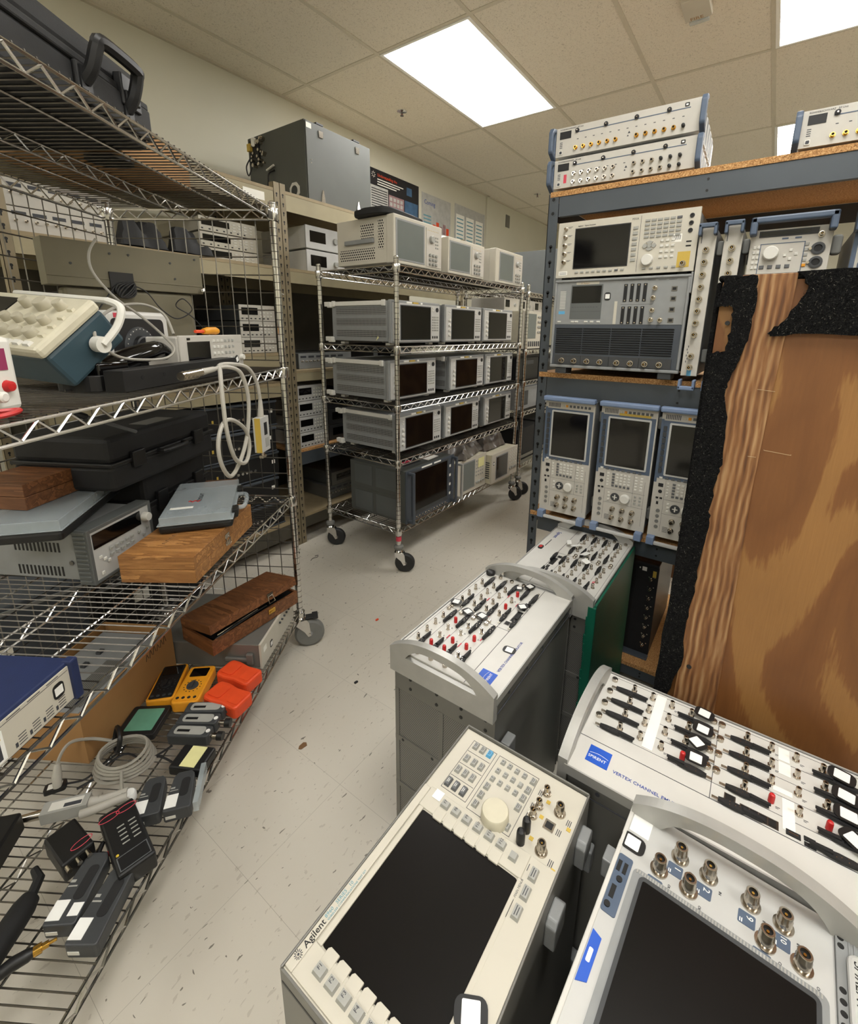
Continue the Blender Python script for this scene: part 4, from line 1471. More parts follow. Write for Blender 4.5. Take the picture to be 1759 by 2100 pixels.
part(t, F, 'strip_holes', lambda b: [b.cyl((u, 248, 4), (u, 248, 4.4), 3.4, n=12) for u in (8, 18, 28, 78, 90, 102, 114, 126, 138, 150)], ['deep'])
part(t, F, 'name_badge', lambda b: b.rbox(33, 120, 252, 276, 4, 12, 11), ['silver_panel'], bevel=4)
text(t, F, 'SPIRENT', 14, 'inkblack', 42, 258, 12.2, shear=.3)
part(t, F, 'handle', lambda b: arch(b, CHT+4, -58, 18, 56, 40, 244, 18), ['handlegrey'], at=(0, -2, 0))
part(t, F, 'screen_frame', lambda b: (b.rbox(94, 440, 24, 236, 0, 1.6, 8, 0), b.rbox(101, 430, 33, 229, 1.6, 3.4, 8, 1)), ['midgrey', 'darkgrey'])
part(t, F, 'screen', lambda b: b.rbox(107, 424, 38, 224, 3.4, 3.8, 3), ['screen_matt'])
part(t, F, 'bezel_stripes', lambda b: [b.box(95+(k % 3)*.1, 100, 28+k*3.4, 29.6+k*3.4, 1.6, 2.2) for k in range(60)], ['handlegrey'])
for i, (u, v, lu, lv, s) in enumerate(((46, 72, 56, 70, '1'), (81, 52, 92, 51, '3'), (47, 108, 59, 106, '2'), (82, 89, 95, 88, '4'), (48, 157, 59, 155, '9'), (49, 192, 59, 191, '10'), (84, 175, 93, 173, '11'), (83, 211, 95, 209, '12'))):
    conn(t, F, u-4, v, 'n')
    kk = part(t, F, 'port_label', lambda b: (b.rbox(-8.5, 8.5, -10, 9, 0, .6, 2), b.box(2, 7, -6, -4.8, .6, .8, 1), b.box(2, 7, -8, -7, .6, .8, 1)), ['bluegrey', 'white'], 'plb', (lu+7, lv, 0), -PI/2 if 0 else 0)
    text(kk, F, s, 11 if len(s) == 1 else 9, 'white', lu+1.5 if len(s) == 1 else lu-1, lv-1, .9, 0, name='port_number')
    text(t, F, 'OUT' if i in (1, 3, 6, 7) else 'IN', 4.6, 'ink', u+6, v+14, .5, 0, name='port_caption')
tagplate(t, F, 64, 13, 0, 1.0)
part(t, F, 'white_sticker', lambda b: (b.rbox(12, 46, 3, 30, 0, .5, 1),), ['white'])
part(t, F, 'usb_panel', lambda b: (b.rbox(88, 172, 2, 21, 0, 1.2, 3), b.box(98, 114, 4, 9, 1.2, 1.8, 1), b.box(98, 114, 12, 17, 1.2, 1.8, 1), b.lathe(124, 12, [(4, 1.2), (4, 3), (2, 3)], 12, 1), b.box(134, 152, 6, 12, 1.2, 1.8, 1), b.lathe(162, 8, [(4, 1.2), (4, 3), (2, 3)], 12, 1)), ['bluegrey', 'deep'])
part(t, F, 'blue_badge', lambda b: (b.prism([(198, 3), (202, 15), (252, 15), (258, 3)], 0, 1), b.rbox(218, 234, 6, 11, 1, 1.3, 1.5, 1)), ['logoblue', 'white'])
SF = frame(CO+V*-.004, U, (0, 0, 1), -V)
part(t, SF, 'side_latch', lambda b: b.box(66, 92, -60, -26, 0, 16), ['midgrey'], bevel=2)
# ================================================================ wire shelving carts


def zig(b, p0, p1, z0, z1, pitch, r, n=4):
    p0, p1 = Vector(p0), Vector(p1)
    L = (p1-p0).length
    k = max(2, int(L/pitch))
    P = []
    for i in range(k*2+1):
        q = p0+(p1-p0)*(i/(2*k))
        P.append((q.x, q.y, z0 if i % 2 == 0 else z1))
    b.tube(P, r, n)


def shelf_mesh(L, D, step=20):
    def fn(b):
        for x0, y0, x1, y1 in ((12, 0, L-12, 0), (12, D, L-12, D), (0, 12, 0, D-12), (L, 12, L, D-12)):
            b.tube([(x0, y0, 0), (x1, y1, 0)], 3.2, 6)
            b.tube([(x0, y0, -30), (x1, y1, -30)], 3.2, 6)
            zig(b, (x0, y0, 0), (x1, y1, 0), -2, -28, 62, 2.8, 5)
        n = int((L-20)/step)
        for i in range(1, n):
            x = L*i/n
            b.tube([(x, -2, 4), (x, D+2, 4)], 1.7, 4, 1)
        for k, f in enumerate((.25, .5, .75)):
            b.tube([(0, D*f, 0), (L, D*f, 0)], 2.6, 5)
            if k == 1:
                b.tube([(0, D*f, -26), (L, D*f, -26)], 2.6, 5)
                zig(b, (0, D*f, 0), (L, D*f, 0), -2, -25, 62, 2.2, 4)
        for x in (0, L):
            for y in (0, D):
                b.lathe(x, y, [(17, -36), (18, -34), (21, 2), (20, 4)], 14)
    return fn


def post_mesh(h, h0):
    def fn(b):
        b.cyl((0, 0, h0), (0, 0, h), 12.7, n=14)
        b.cyl((0, 0, h), (0, 0, h+4), 13.5, 9, n=14)
        z = h0+40
        while z < h-5:
            b.cyl((0, 0, z), (0, 0, z+2), 12.9, n=14, m=1)
            z += 25.4
    return fn


def caster(root, F, x, y, rot, R_, wheelmat, top, brake=False, key_='c', ring='rubber_grey'):
    G = F @ T(x, y, 0) @ Matrix.Rotation(rot, 4, 'Z')

    def fork(b):
        b.cyl((0, 0, R_*2+16), (0, 0, top), 9, n=10)
        b.lathe(0, 0, [(24, R_*2+4), (26, R_*2+10), (22, R_*2+20), (14, R_*2+26)], 16)
        for s in (-1, 1):
            P = [(-22, R_*2+8), (26, R_*2+8), (34, R_*2-6), (40, R_-8), (28, R_-12), (14, R_+14), (-20, R_*2-12)]
            b.X = Matrix(((1, 0, 0, 0), (0, 0, 1, s*18-1.5), (0, 1, 0, 0), (0, 0, 0, 1)))
            b.prism(P, 0, 3)
            b.X = None
        b.box(-22, 26, -19, 19, R_*2+5, R_*2+9)
        b.cyl((34, -22, R_), (34, 22, R_), 5, n=8)
    f = part(root, G, 'caster', fork, ['chrome'], ('fork', key_), smooth=True)
    Hh = G @ T(34, 0, R_)
    H2 = Hh @ Matrix.Rotation(PI/2, 4, 'X')
    part(f, H2, 'wheel', lambda b: (b.lathe(0, 0, [(R_*.55, -15), (R_*.86, -15), (R_, -8), (R_, 8), (R_*.86, 15), (R_*.55, 15)], 28), b.cyl((0, 0, -13), (0, 0, 13), R_*.62, n=24, m=1), b.cyl((0, 0, -16), (0, 0, 16), 12, n=12, m=1)), [wheelmat, ring], ('wheel', key_), smooth=True)
    if brake:
        part(f, G, 'brake_pedal', lambda b: (b.box(20, 62, -16, 16, R_*2+10, R_*2+16), b.box(48, 72, -20, 20, R_*2+8, R_*2+20)), ['rubber'], bevel=2)
    else:
        part(f, G, 'bumper', lambda b: b.lathe(0, 0, [(18, R_*2+26), (27, R_*2+30), (27, R_*2+44), (20, R_*2+50)], 18), ['rubber_grey' if key_ == 'a' else 'chrome_dark'], ('bmp', key_), smooth=True)
    return f


def wire_cart(label, M, L, D, zs, h, group=None, grids=False, key_='a', wheels=True):
    t = thing('wire_cart', label, 'wire shelf cart', None, 0, group, M)
    F = M
    for x in (0, L):
        for y in (0, D):
            part(t, F, 'post', post_mesh(h, 150 if wheels else 10), ['chrome', 'groove'], ('post', h, wheels), (x, y, 0), smooth=True)
            if wheels:
                caster(t, F, x, y, {(0, 0): -1.0, (0, D): -.9, (L, 0): -.7, (L, D): .5}[(x, y)] if key_ == 'a' else -1.2, 56 if key_ == 'a' else 62, 'rubber' if key_ == 'a' else 'rubber_grey', 160, key_ == 'l' and (x, y) == (L, 0), key_, 'chrome_dark' if key_ == 'a' else 'midgrey')
    for z in zs:
        part(t, F, 'wire_shelf', shelf_mesh(L, D), ['wire', 'wire_dark'], ('shelf', L, D), (0, 0, z), smooth=True)
    return t, F


MA = Matrix.Translation((1.80, 1.537, 0))
ca, FC = wire_cart('chrome wire cart on black casters loaded with grey analyzers, in the middle of the room', MA, 1400, 560, (255, 648, 945, 1246, 1636), 1672)
part(ca, FC, 'red_tag', lambda b: b.cyl((0, 0, 188), (0, 0, 214), 15.5, n=14), ['pinkred'], at=(0, 0, 0), smooth=True)

# second cart further along, mostly hidden
MBm = Matrix.Translation((3.36, 1.56, 0))
cb, FB = wire_cart('far wire cart carrying cream and black instruments, just left of the grey rack post', MBm, 1400, 560, (255, 700, 945, 1190, 1620), 1672)


def facing(name, label, cat, x, y, z, group=None, yaw_=0):
    """thing whose front faces the aisle (toward -y); panel frame u right, v up, n outward"""
    M = Matrix.Translation((x, y, z)) @ Matrix.Rotation(yaw_, 4, 'Z')
    t = thing(name, label, cat, None, 0, group, M)
    return t, M @ frame((0, 0, 0), (1, 0, 0), (0, 0, 1), (0, -1, 0))


def analyzer(label, x, y, z, yaw_=0, tag=0):
    W_, H_ = 418, 212
    t, F = facing('network_analyzer', label, 'test instrument', x, y, z, 'grey analyzers on the wire cart', yaw_)
    part(t, F, 'body', lambda b: b.box(4, W_-4, 6, H_-4, -430, -26), ['midgrey'], 'anb', bevel=2)
    part(t, F, 'front_frame', lambda b: (b.box(0, W_, 0, H_, -26, -4)), ['midgrey'], 'anf', bevel=4)
    part(t, F, 'front_panel', lambda b: b.box(10, W_-10, 8, H_-14, -6, 0), ['silver_panel'], 'anp')
    part(t, F, 'screen', lambda b: (b.box(66, 326, 14, 190, 0, 1.4, 1), b.box(71, 321, 19, 185, 1.4, 1.8)), ['glass_black', 'darkgrey'], 'ans')
    G = frame(F @ Vector((.003, 0, 0)), F.to_3x3() @ Vector((0, 0, 1)), F.to_3x3() @ Vector((0, 1, 0)), F.to_3x3() @ Vector((-1, 0, 0)))
    part(t, G, 'side_panel', lambda b: (b.box(-430, -28, 8, H_-6, 0, 1),), ['midgrey'], 'ansd')
    for k, (a, c) in enumerate(((140, 176), (86, 122), (28, 64))):
        part(t, G, 'vent_screen', lambda b: b.box(-400, -40, a, c, 1, 1.6), ['perf_silver'], ('anv', k))
    part(t, G, 'strap_handle', lambda b: (b.box(-410, -50, H_-26, H_-4, 1, 9), b.box(-420, -400, H_-30, H_, 1, 14), b.box(-60, -40, H_-30, H_, 1, 14)), ['key_light'], 'anh', bevel=2)
    for v in (14, H_-16):
        part(t, G, 'rear_foot', lambda b: (b.box(-470, -425, -12, 12, 0, 22), b.box(-450, -420, -18, 10, -6, 20)), ['key_light'], 'anrf', (0, v, 0), bevel=3)
    for v in (126, 98, 70, 42):
        knob(t, F, 44, v, 9, 9, 'key_light')
    for v in (158, 172):
        key(t, F, 44, v, 12, 8, 'key_light', 3)
    part(t, F, 'power_knob', lambda b: b.cyl((0, 0, 0), (0, 0, 3), 12, n=16), ['inkblack'], 'anpk', (384, 176, 0))
    for j in range(6):
        for i in range(4):
            key(t, F, 344+i*16, 136-j*14, 10, 9, 'key_grey', 3)
    for i in range(3):
        part(t, F, 'usb_port', lambda b: b.box(-6, 6, -7, 7, 0, 1), ['inkblack'], 'anu', (346+i*20, 28, 0))
    for v in (170, 184):
        key(t, F, 346, v, 12, 8, 'key_light', 3)
    part(t, F, 'label_strip', lambda b: (b.box(120, 160, 199, 207, -4, 1), b.box(170, 215, 199, 207, -4, 1, 1), b.box(235, 250, 199, 207, -4, 1)), ['paper', 'tag_yellow'], 'anl')
    if tag:
        part(t, G, 'paper_tag', lambda b: b.prism([(-110, 10), (-96, 34), (-90, 26)], 1, 2), ['note'])
    for u in (40, W_-40):
        for n in (-50, -380):
            part(t, F, 'foot', lambda b: b.box(-16, 16, -12, 0, -14, 14), ['key_light'], 'anft', (u, 0, n))
    return t


RN = ('top row of dark-screened analyzers', 'middle row of dark-screened analyzers', 'lower row of dark-screened analyzers')
CN = ('first from the left', 'second from the left', 'third from the left')
for r_, (y, z, xs) in enumerate(((1.556, 1.2645, (1.785, 2.25, 2.692)), (1.60, .963, (1.812, 2.375, 2.815)), (1.595, .668, (1.868, 2.32, 2.81)))):
    for i, x in enumerate(xs):
        analyzer('grey analyzer, %s in the %s on the wire cart' % (CN[i], ('top', 'middle', 'lowest')[r_]+' analyzer row'), x, y, z, 0, r_ == 0 and i == 0)


def big_scope(label, x, y, z, H_=225, side=True, scr=(24, 236), matt='screen_grey'):
    W_ = 405
    t, F = facing('oscilloscope', label, 'oscilloscope', x, y, z, 'cream oscilloscopes on top of the wire cart')
    part(t, F, 'body', lambda b: b.box(4, W_-4, 4, H_-2, -400, -50), ['cream_panel'], ('bsb', H_), bevel=3)
    part(t, F, 'bezel', lambda b: b.box(0, W_, 0, H_, -50, 0), ['cream_panel'], ('bsz', H_), bevel=5)
    part(t, F, 'screen_frame', lambda b: b.box(scr[0]-10, scr[1]+10, 16, H_-18, 0, 2), ['midgrey'], ('bsf', H_, scr))
    part(t, F, 'screen', lambda b: b.box(scr[0], scr[1], 24, H_-26, 2, 2.6), [matt], ('bss', H_, scr, matt))
    part(t, F, 'control_panel', lambda b: b.box(scr[1]+24, W_-8, 12, H_-22, 0, 3), ['rs_white'], ('bsc', H_, scr))
    c = (scr[1]+W_)/2
    knob(t, F, c-18, H_*.66, 19, 16, 'key_grey', n=3)
    for j in range(3):
        for i in range(3):
            knob(t, F, c-32+i*28, 26+j*22, 8, 10, 'key_grey', n=3)
    for j in range(4):
        for i in range(2):
            key(t, F, c+24+i*16, H_*.5+j*17, 10, 8, 'key_grey', 3, n=3)
    for i in range(7):
        part(t, F, 'label_mark', lambda b: b.box(0, 6, 0, 3, 3, 3.4), ['tag_yellow'], 'bsm', (scr[1]+34+i*15, H_-34, 0))
    R3 = F.to_3x3()
    G = frame(F @ Vector((.0035, 0, 0)), R3 @ Vector((0, 0, 1)), R3 @ Vector((0, 1, 0)), R3 @ Vector((-1, 0, 0)))
    if side:
        part(t, G, 'vent_screen', lambda b: b.box(-225, -135, 110, H_-28, 0, .8), ['perf_cream'], ('bsv', 1))
        part(t, G, 'vent_screen', lambda b: b.box(-105, -70, 70, H_-18, 0, .8), ['perf_cream'], ('bsv', 2))
        part(t, G, 'vent_screen', lambda b: b.box(-380, -130, 22, 80, 0, .8), ['perf_cream'], ('bsv', 3))
        part(t, G, 'strap_handle', lambda b: b.box(-335, -130, 102, 124, 1, 14), ['midgrey'], 'bsh', bevel=4)
    part(t, F, 'foot', lambda b: b.box(20, W_-20, -8, 0, -40, -10), ['rubber_grey'], 'bsft')
    return t, F


big_scope('large cream oscilloscope with hexagonal side vents, nearest on the cart top', 1.83, 1.575, 1.652)
big_scope('cream oscilloscope in the middle of the three on the cart top', 2.30, 1.575, 1.652, 195, False, (22, 228))
big_scope('cream oscilloscope farthest right of the three on the cart top', 2.86, 1.575, 1.652, 215, False, (60, 250))

# things on top of the scopes
solo('carrying_pouch', lambda b: (b.prism(rrect(-200, 170, -130, 110, 70), 0, 26), b.tube(spline([(-168, -60, 13), (-60, -96, 16), (60, -92, 12), (132, -20, 10)], 6), 7), b.prism(rrect(-170, 140, -100, 90, 60), 26, 40)),
     'softblack', Matrix.Translation((1.985, 1.735, 1.8775)) @ Matrix.Rotation(.1, 4, 'Z'), 'flat black soft pouch lying on top of the nearest cream oscilloscope', 'pouch', bevel=9, smooth=True)


def crumple(nx, ny, sx, sy, h, seed, th=2, drop=0):
    def fn(b):
        random.seed(seed)
        ph = [(random.uniform(.02, .05), random.uniform(.02, .05), random.uniform(0, 6), random.uniform(.3, 1)) for _ in range(6)]

        def z(x, y):
            s = sum(a*math.sin(x*p+y*q*(-1 if i % 2 else 1)+r) for i, (p, q, r, a) in enumerate(ph))
            e = min(1, (1-abs(2*x/sx))*4, (1-abs(2*y/sy))*4)
            return h*max(.02, min(.72, .5+.16*s))*max(.04, e)+th*.5-drop*max(0, abs(2*x/sx)-.7)*300
        top = [(sx*(i/nx-.5), sy*(j/ny-.5), 0) for j in range(ny+1) for i in range(nx+1)]
        vs = [(x+3*math.sin(y*.09), y+3*math.sin(x*.08), z(x, y)+th) for x, y, _ in top]+[(x+3*math.sin(y*.09), y+3*math.sin(x*.08), z(x, y)) for x, y, _ in top]
        o = len(top)
        fs = []
        for j in range(ny):
            for i in range(nx):
                a = j*(nx+1)+i
                fs.append((a, a+1, a+nx+2, a+nx+1))
                fs.append((o+a, o+a+nx+1, o+a+nx+2, o+a+1))
        for i in range(nx):
            fs.append((i, o+i, o+i+1, i+1))
            a = ny*(nx+1)+i
            fs.append((a, a+1, o+a+1, o+a))
        for j in range(ny):
            a = j*(nx+1)
            fs.append((a, a+nx+1, o+a+nx+1, o+a))
            a += nx
            fs.append((a, o+a, o+a+nx+1, a+nx+1))
        b.add(vs, fs)
    return fn


mat('white_film', (206, 206, 204), .25, 0, .05)
solo('plastic_cover', crumple(30, 16, 460, 240, 60, 3), 'white_film', Matrix.Translation((2.60, 1.84, 1.8475)) @ Matrix.Rotation(.15, 4, 'Z'), 'crumpled white film cover on the middle cream oscilloscope', 'plastic cover', smooth=True)
solo('folded_cloth', lambda b: (b.prism(rrect(-110, 110, -60, 60, 30), 0, 16), b.prism(rrect(-90, 100, -50, 50, 26), 16, 26)), 'softblack', Matrix.Translation((3.06, 1.83, 1.8675)), 'dark folded cloth on the farthest cream oscilloscope', 'cloth', bevel=6, smooth=True)

# bottom shelf of the cart
t, F = facing('rack_instrument', 'big dark grey rack instrument with black window and bar handles on the bottom shelf', 'test instrument', 1.86, 1.53, .262)
part(t, F, 'body', lambda b: (b.box(6, 474, 0, 308, -440, -10), b.box(3, 6, 150, 156, -430, -30)), ['slatebox'], bevel=2)
part(t, F, 'front_panel', lambda b: b.box(0, 480, 0, 312, -10, 0), ['slate'], bevel=2)
for a in (16, 178):
    part(t, F, 'side_plate', lambda b: (b.box(2, 4, a, a+116, -400, -260), b.box(2, 4, a, a+116, -230, -60)), ['cabgrey'])
part(t, F, 'window', lambda b: (b.box(48, 408, 34, 300, 0, 2, 1), b.box(58, 396, 60, 290, 2, 3)), ['glass_black', 'darkgrey'])
for u in (22, 452):
    part(t, F, 'bar_handle', lambda b: (b.box(u-9, u+9, 6, 306, 28, 42), b.box(u-9, u+9, 6, 22, 0, 30), b.box(u-9, u+9, 290, 306, 0, 30)), ['slate'], bevel=4)
for i in range(12):
    conn(t, F, 62+i*29, 18, 'sma')
part(t, F, 'label_strip', lambda b: (b.box(140, 240, 300, 309, 0, .6), b.box(260, 330, 300, 309, 0, .6), [b.box(424, 440, 60+i*60, 76+i*60, 0, 1) for i in range(4)]), ['paper'])
solo('sticker_sheet', lambda b: b.prism([(-60, -40), (55, -34), (62, 36), (-52, 44)], 0, 1), 'paper', Matrix.Translation((2.19, 1.62, .5722)), 'white sheet lying on the big dark rack instrument', 'paper')
solo('anti_static_bag', lambda b: (b.prism([(-80, -50), (70, -56), (82, 40), (-70, 52)], 0, 1.4), b.box(-50, 40, -12, 12, 1.4, 1.8, 1)), ['softblack', 'pinkred'], Matrix.Translation((2.02, 1.66, .5722)), 'dark sheet with red print on the big dark rack instrument', 'bag')
t, F = facing('oscilloscope', 'cream oscilloscope with pale bar handles beside the dark rack instrument', 'oscilloscope', 2.376, 1.535, .262)
part(t, F, 'body', lambda b: b.box(4, 376, 0, 236, -400, -10), ['putty'], bevel=3)
part(t, F, 'front_panel', lambda b: b.box(0, 380, 0, 240, -10, 0), ['cream_panel'], bevel=2)
part(t, F, 'screen', lambda b: (b.box(50, 230, 24, 220, 0, 2, 1), b.box(58, 222, 32, 212, 2, 3)), ['screen_grey', 'midgrey'])
for u in (14,):
    part(t, F, 'bar_handle', lambda b: (b.box(u-8, u+8, 0, 240, 28, 42), b.box(u-8, u+8, 0, 14, 0, 30), b.box(u-8, u+8, 226, 240, 0, 30)), ['handlegrey'], bevel=4)
for j in range(5):
    for i in range(4):
        key(t, F, 252+i*28, 200-j*26, 14, 10, 'key_grey', 3)
for i in range(4):
    knob(t, F, 256+i*30, 48, 9, 10, 'key_grey')
part(t, F, 'sticky_note', lambda b: b.box(270, 350, 150, 215, 3, 3.6), ['note'])
t, F = facing('oscilloscope', 'cream oscilloscope jutting from the bottom shelf by the far caster', 'oscilloscope', 2.764, 1.490, .262)
part(t, F, 'body', lambda b: b.box(4, 406, 0, 214, -420, -10), ['putty'], bevel=3)
part(t, F, 'front_panel', lambda b: b.box(0, 410, 0, 218, -10, 0), ['cream_panel'], bevel=2)
part(t, F, 'screen', lambda b: (b.box(60, 246, 20, 196, 0, 2, 1), b.box(68, 238, 28, 188, 2, 3)), ['glass_black', 'midgrey'])
tagplate(t, F, 30, 150, 0, .8, 0)
for j in range(5):
    for i in range(4):
        key(t, F, 282+i*32, 190-j*24, 14, 9, 'key_light', 3)
for i in range(4):
    knob(t, F, 284+i*32, 60, 10, 10, 'key_grey')
R3 = F.to_3x3()
G = frame(F @ Vector((.0035, 0, 0)), (0, -1, 0), (0, 0, 1), (-1, 0, 0))
part(t, G, 'side_vent', lambda b: [b.box(-70+k*0, -20, 40+k*16, 48+k*16, 0, 1) for k in range(8)], ['ink'])
mat('grey_film', (96, 90, 84), .3, 0, .1)
solo('plastic_cover', crumple(34, 20, 380, 300, 130, 11), 'grey_film', Matrix.Translation((2.60, 1.70, .5035)) @ Matrix.Rotation(.2, 4, 'Z'), 'crumpled dark see-through cover over the scope with bar handles', 'plastic cover', smooth=True)
solo('plastic_cover', crumple(34, 20, 340, 300, 175, 8), 'grey_film', Matrix.Translation((2.96, 1.72, .4815)), 'rolled dark cover heaped on the scope by the far caster', 'plastic cover', smooth=True)

# far cart contents
solo('shielded_box', lambda b: (b.box(0, 480, 0, 420, 0, 400), b.box(40, 150, -6, 0, 200, 380, 1), b.tube([(200, -8, 240), (260, -30, 244), (330, -8, 238)], 5, 6, 2)), ['cabgrey', 'chrome_dark', 'nickel'],
     Matrix.Translation((4.02, 1.62, 1.6255)), 'dark grey metal box on top of the far wire cart', 'metal box', bevel=2)
t, F = facing('oscilloscope', 'cream oscilloscope on the far wire cart, left of the grey rack post', 'oscilloscope', 3.34, 1.58, 1.198)
part(t, F, 'body', lambda b: b.box(4, 426, 0, 286, -400, -10), ['putty'])
part(t, F, 'front_panel', lambda b: b.box(0, 430, 0, 290, -10, 0), ['cream_panel'], bevel=2)
part(t, F, 'screen', lambda b: b.box(30, 240, 80, 270, 0, 2), ['screen_grey'])
for j in range(4):
    for i in range(4):
        knob(t, F, 280+i*34, 250-j*40, 10, 10, 'key_grey')
for i in range(10):
    part(t, F, 'input_socket', lambda b: b.box(-6, 6, -20, 20, 0, 6), ['ink'], 'fis', (40+i*38, 38, 0))
for k, (x, lb) in enumerate(((3.34, 'nearest'), (3.62, 'middle'), (3.90, 'farthest'))):
    t, F = facing('bench_instrument', 'small white instrument over the far cream oscilloscope, %s of three' % lb, 'test instrument', x, 1.75, 1.4885)
    part(t, F, 'body', lambda b: (b.box(0, 250, 0, 100, -300, 0), b.box(20, 90, 30, 85, 0, 2, 1)), ['rs_white', 'glass_black'], 'bnk', bevel=3)
    knob(t, F, 180, 50, 14, 10, 'key_grey')
for k in range(3):
    t, F = facing('storage_bin', 'black bin on the lower shelves of the far cart, %s' % ('left one', 'middle one', 'right one')[k], 'bin', 3.36+k*.4, 1.60, .953)
    part(t, F, 'bin', lambda b: (b.box(0, 360, 0, 170, -420, 0), b.box(100, 260, 120, 150, 0, 2, 1)), ['black', 'darkgrey'], 'bin', bevel=4)
for k in range(2):
    t, F = facing('bench_instrument', 'grey instrument low on the far cart, %s' % ('near one', 'far one')[k], 'test instrument', 3.35+k*.55, 1.6, .708)
    part(t, F, 'body', lambda b: (b.box(0, 430, 0, 180, -420, 0), b.box(30, 200, 30, 150, 0, 2, 1)), ['midgrey', 'darkgrey'], 'lgi', bevel=3)
    t, F = facing('bench_instrument', 'dark instrument on the bottom shelf of the far cart, %s' % ('near one', 'far one')[k], 'test instrument', 3.40+k*.5, 1.6, .262)
    part(t, F, 'body', lambda b: (b.box(0, 430, 0, 280, -420, 0), b.box(20, 410, 20, 50, 0, 8, 1)), ['softblack', 'chrome_dark'], 'lgj', bevel=3)

# ================================================================ tan steel racks along the wall (front y = 2.25)
TY = 2.25


def tan_rack(label, x0, L, beams, z_top=2.075):
    t = thing('tan_rack', label, 'storage rack', (x0, TY, 0), 0, 'tan steel racks along the wall')
    F = frame((x0, TY, 0), (1, 0, 0), (0, 0, 1), (0, -1, 0))

    def post(b):
        b.box(0, 36, 0, z_top*1000, -2, 0)
        b.box(0, 2, 0, z_top*1000, -36, 0)
        z = 40
        while z < z_top*1000-20:
            b.cyl((18, z, 0), (18, z, .6), 5.5, n=8, m=1)
            b.box(15.5, 20.5, z-15, z, 0, .6, 1)
            z += 44
    for u in (0, L-36):
        for n in (0, -600):
            part(t, F, 'post', post, ['tan_post', 'deep'], ('tp', z_top), (u, 0, n))
    for z, h, c in beams:
        part(t, F, 'beam', lambda b: (b.box(37, L-37, z-h, z, -5, -2), b.box(37, L-37, z-3, z, -30, -5)), [c])
        part(t, F, 'beam', lambda b: b.box(37, L-37, z-h, z, -600, -597), [c])
        part(t, F, 'deck', lambda b: b.box(4, L-4, z+.5, z+16, -604, -1), ['tan_board' if c != 'grey_steel' else 'chipboard'])
    part(t, F, 'back_panel', lambda b: b.box(2, L-2, 60, 1640, -612, -608), ['tan_steel'])
    return t, F


mat('cream_beam', (156, 146, 118), .5, .1, .08, 8)
tr, TF = tan_rack('tan keyhole-post rack behind the left cart, full of dark units', .52, 1172, ((2028, 82, 'cream_beam'), (1640, 62, 'cream_beam'), (1180, 60, 'cream_beam'), (1010, 60, 'cream_beam'), (160, 90, 'tan_steel')))
part(tr, TF, 'beam_label', lambda b: b.box(960, 1080, 1970, 2010, -2, -1), ['paper'])
tan_rack('tan keyhole-post rack behind the wire cart, with a dark box on top', 1.694, 1830, ((2028, 82, 'cream_beam'), (1640, 62, 'cream_beam'), (1075, 50, 'cream_beam'), (594, 80, 'grey_steel'), (170, 70, 'tan_steel')))

# dark RF box on top
t, F = facing('shielded_box', 'large dark grey metal box with latches and hinges on top of the tan rack', 'metal box', 1.92, 2.30, 2.047)
part(t, F, 'body', lambda b: b.box(0, 520, 0, 412, -530, 0), ['slatebox'], bevel=2)
part(t, F, 'door_panel', lambda b: b.box(4, 516, 4, 408, 0, 8), ['slatebox'], bevel=2)
for u in (110, 400):
    part(t, F, 'latch', lambda b: (b.prism([(u-17, 380), (u+17, 380), (u+14, 346), (u-14, 346)], 8, 13), b.box(u-26, u+26, 412, 420, -40, 6, 1)), ['chrome', 'black'])
    part(t, F, 'hinge', lambda b: b.prism([(u-16, 0), (u+16, 0), (u+12, 34), (u+3, 74), (u-3, 74), (u-12, 34)], 8, 12), ['chrome'])
part(t, F, 'white_label', lambda b: b.box(8, 44, 372, 398, 8, 8.6), ['paper'])
part(t, F, 'rivet', lambda b: [b.cyl((34, v, 8), (34, v, 10), 3, n=8) for v in (200, 216)], ['nickel'])
G = frame((1.92, 2.83, 2.047), (0, -1, 0), (0, 0, 1), (-1, 0, 0))
part(t, G, 'vent_flange', lambda b: (b.prism([(425+46*math.cos(k*PI/4+PI/8), 64+46*math.sin(k*PI/4+PI/8)) for k in range(8)], 0, 5), b.cyl((425, 64, 5), (425, 64, 6), 27, n=20, m=1)), ['key_light', 'perf_dark'])


def valves(b):
    b.box(30, 120, 260, 392, 0, 12, 0)
    random.seed(3)
    for i in range(26):
        x, y = random.uniform(35, 180), random.uniform(240, 385)
        b.cyl((x, y, 0), (x, y, random.uniform(12, 34)), random.uniform(5, 11), n=8, m=1)
    b.box(70, 100, 350, 395, 12, 26, 2)
    b.box(30, 60, 330, 370, 12, 30, 3)
    b.tube(spline([(30, 300, 10), (12, 250, 30), (20, 200, 24), (44, 250, 12)], 6), 4, 6, 4)


part(t, G, 'gas_fittings', valves, ['inkblack', 'nickel', 'paper', 'tag_yellow', 'black'])
part(t, G, 'cable', lambda b: (b.tube(spline([(250, 200, 4), (215, 180, 20), (205, 110, 26), (120, 20, 20), (60, 4, 10)], 6), 5, 6), b.tube([(190, 205, 14), (260, 222, 14)], 6, 8, 1)), ['cable_dark', 'key_light'], smooth=True)


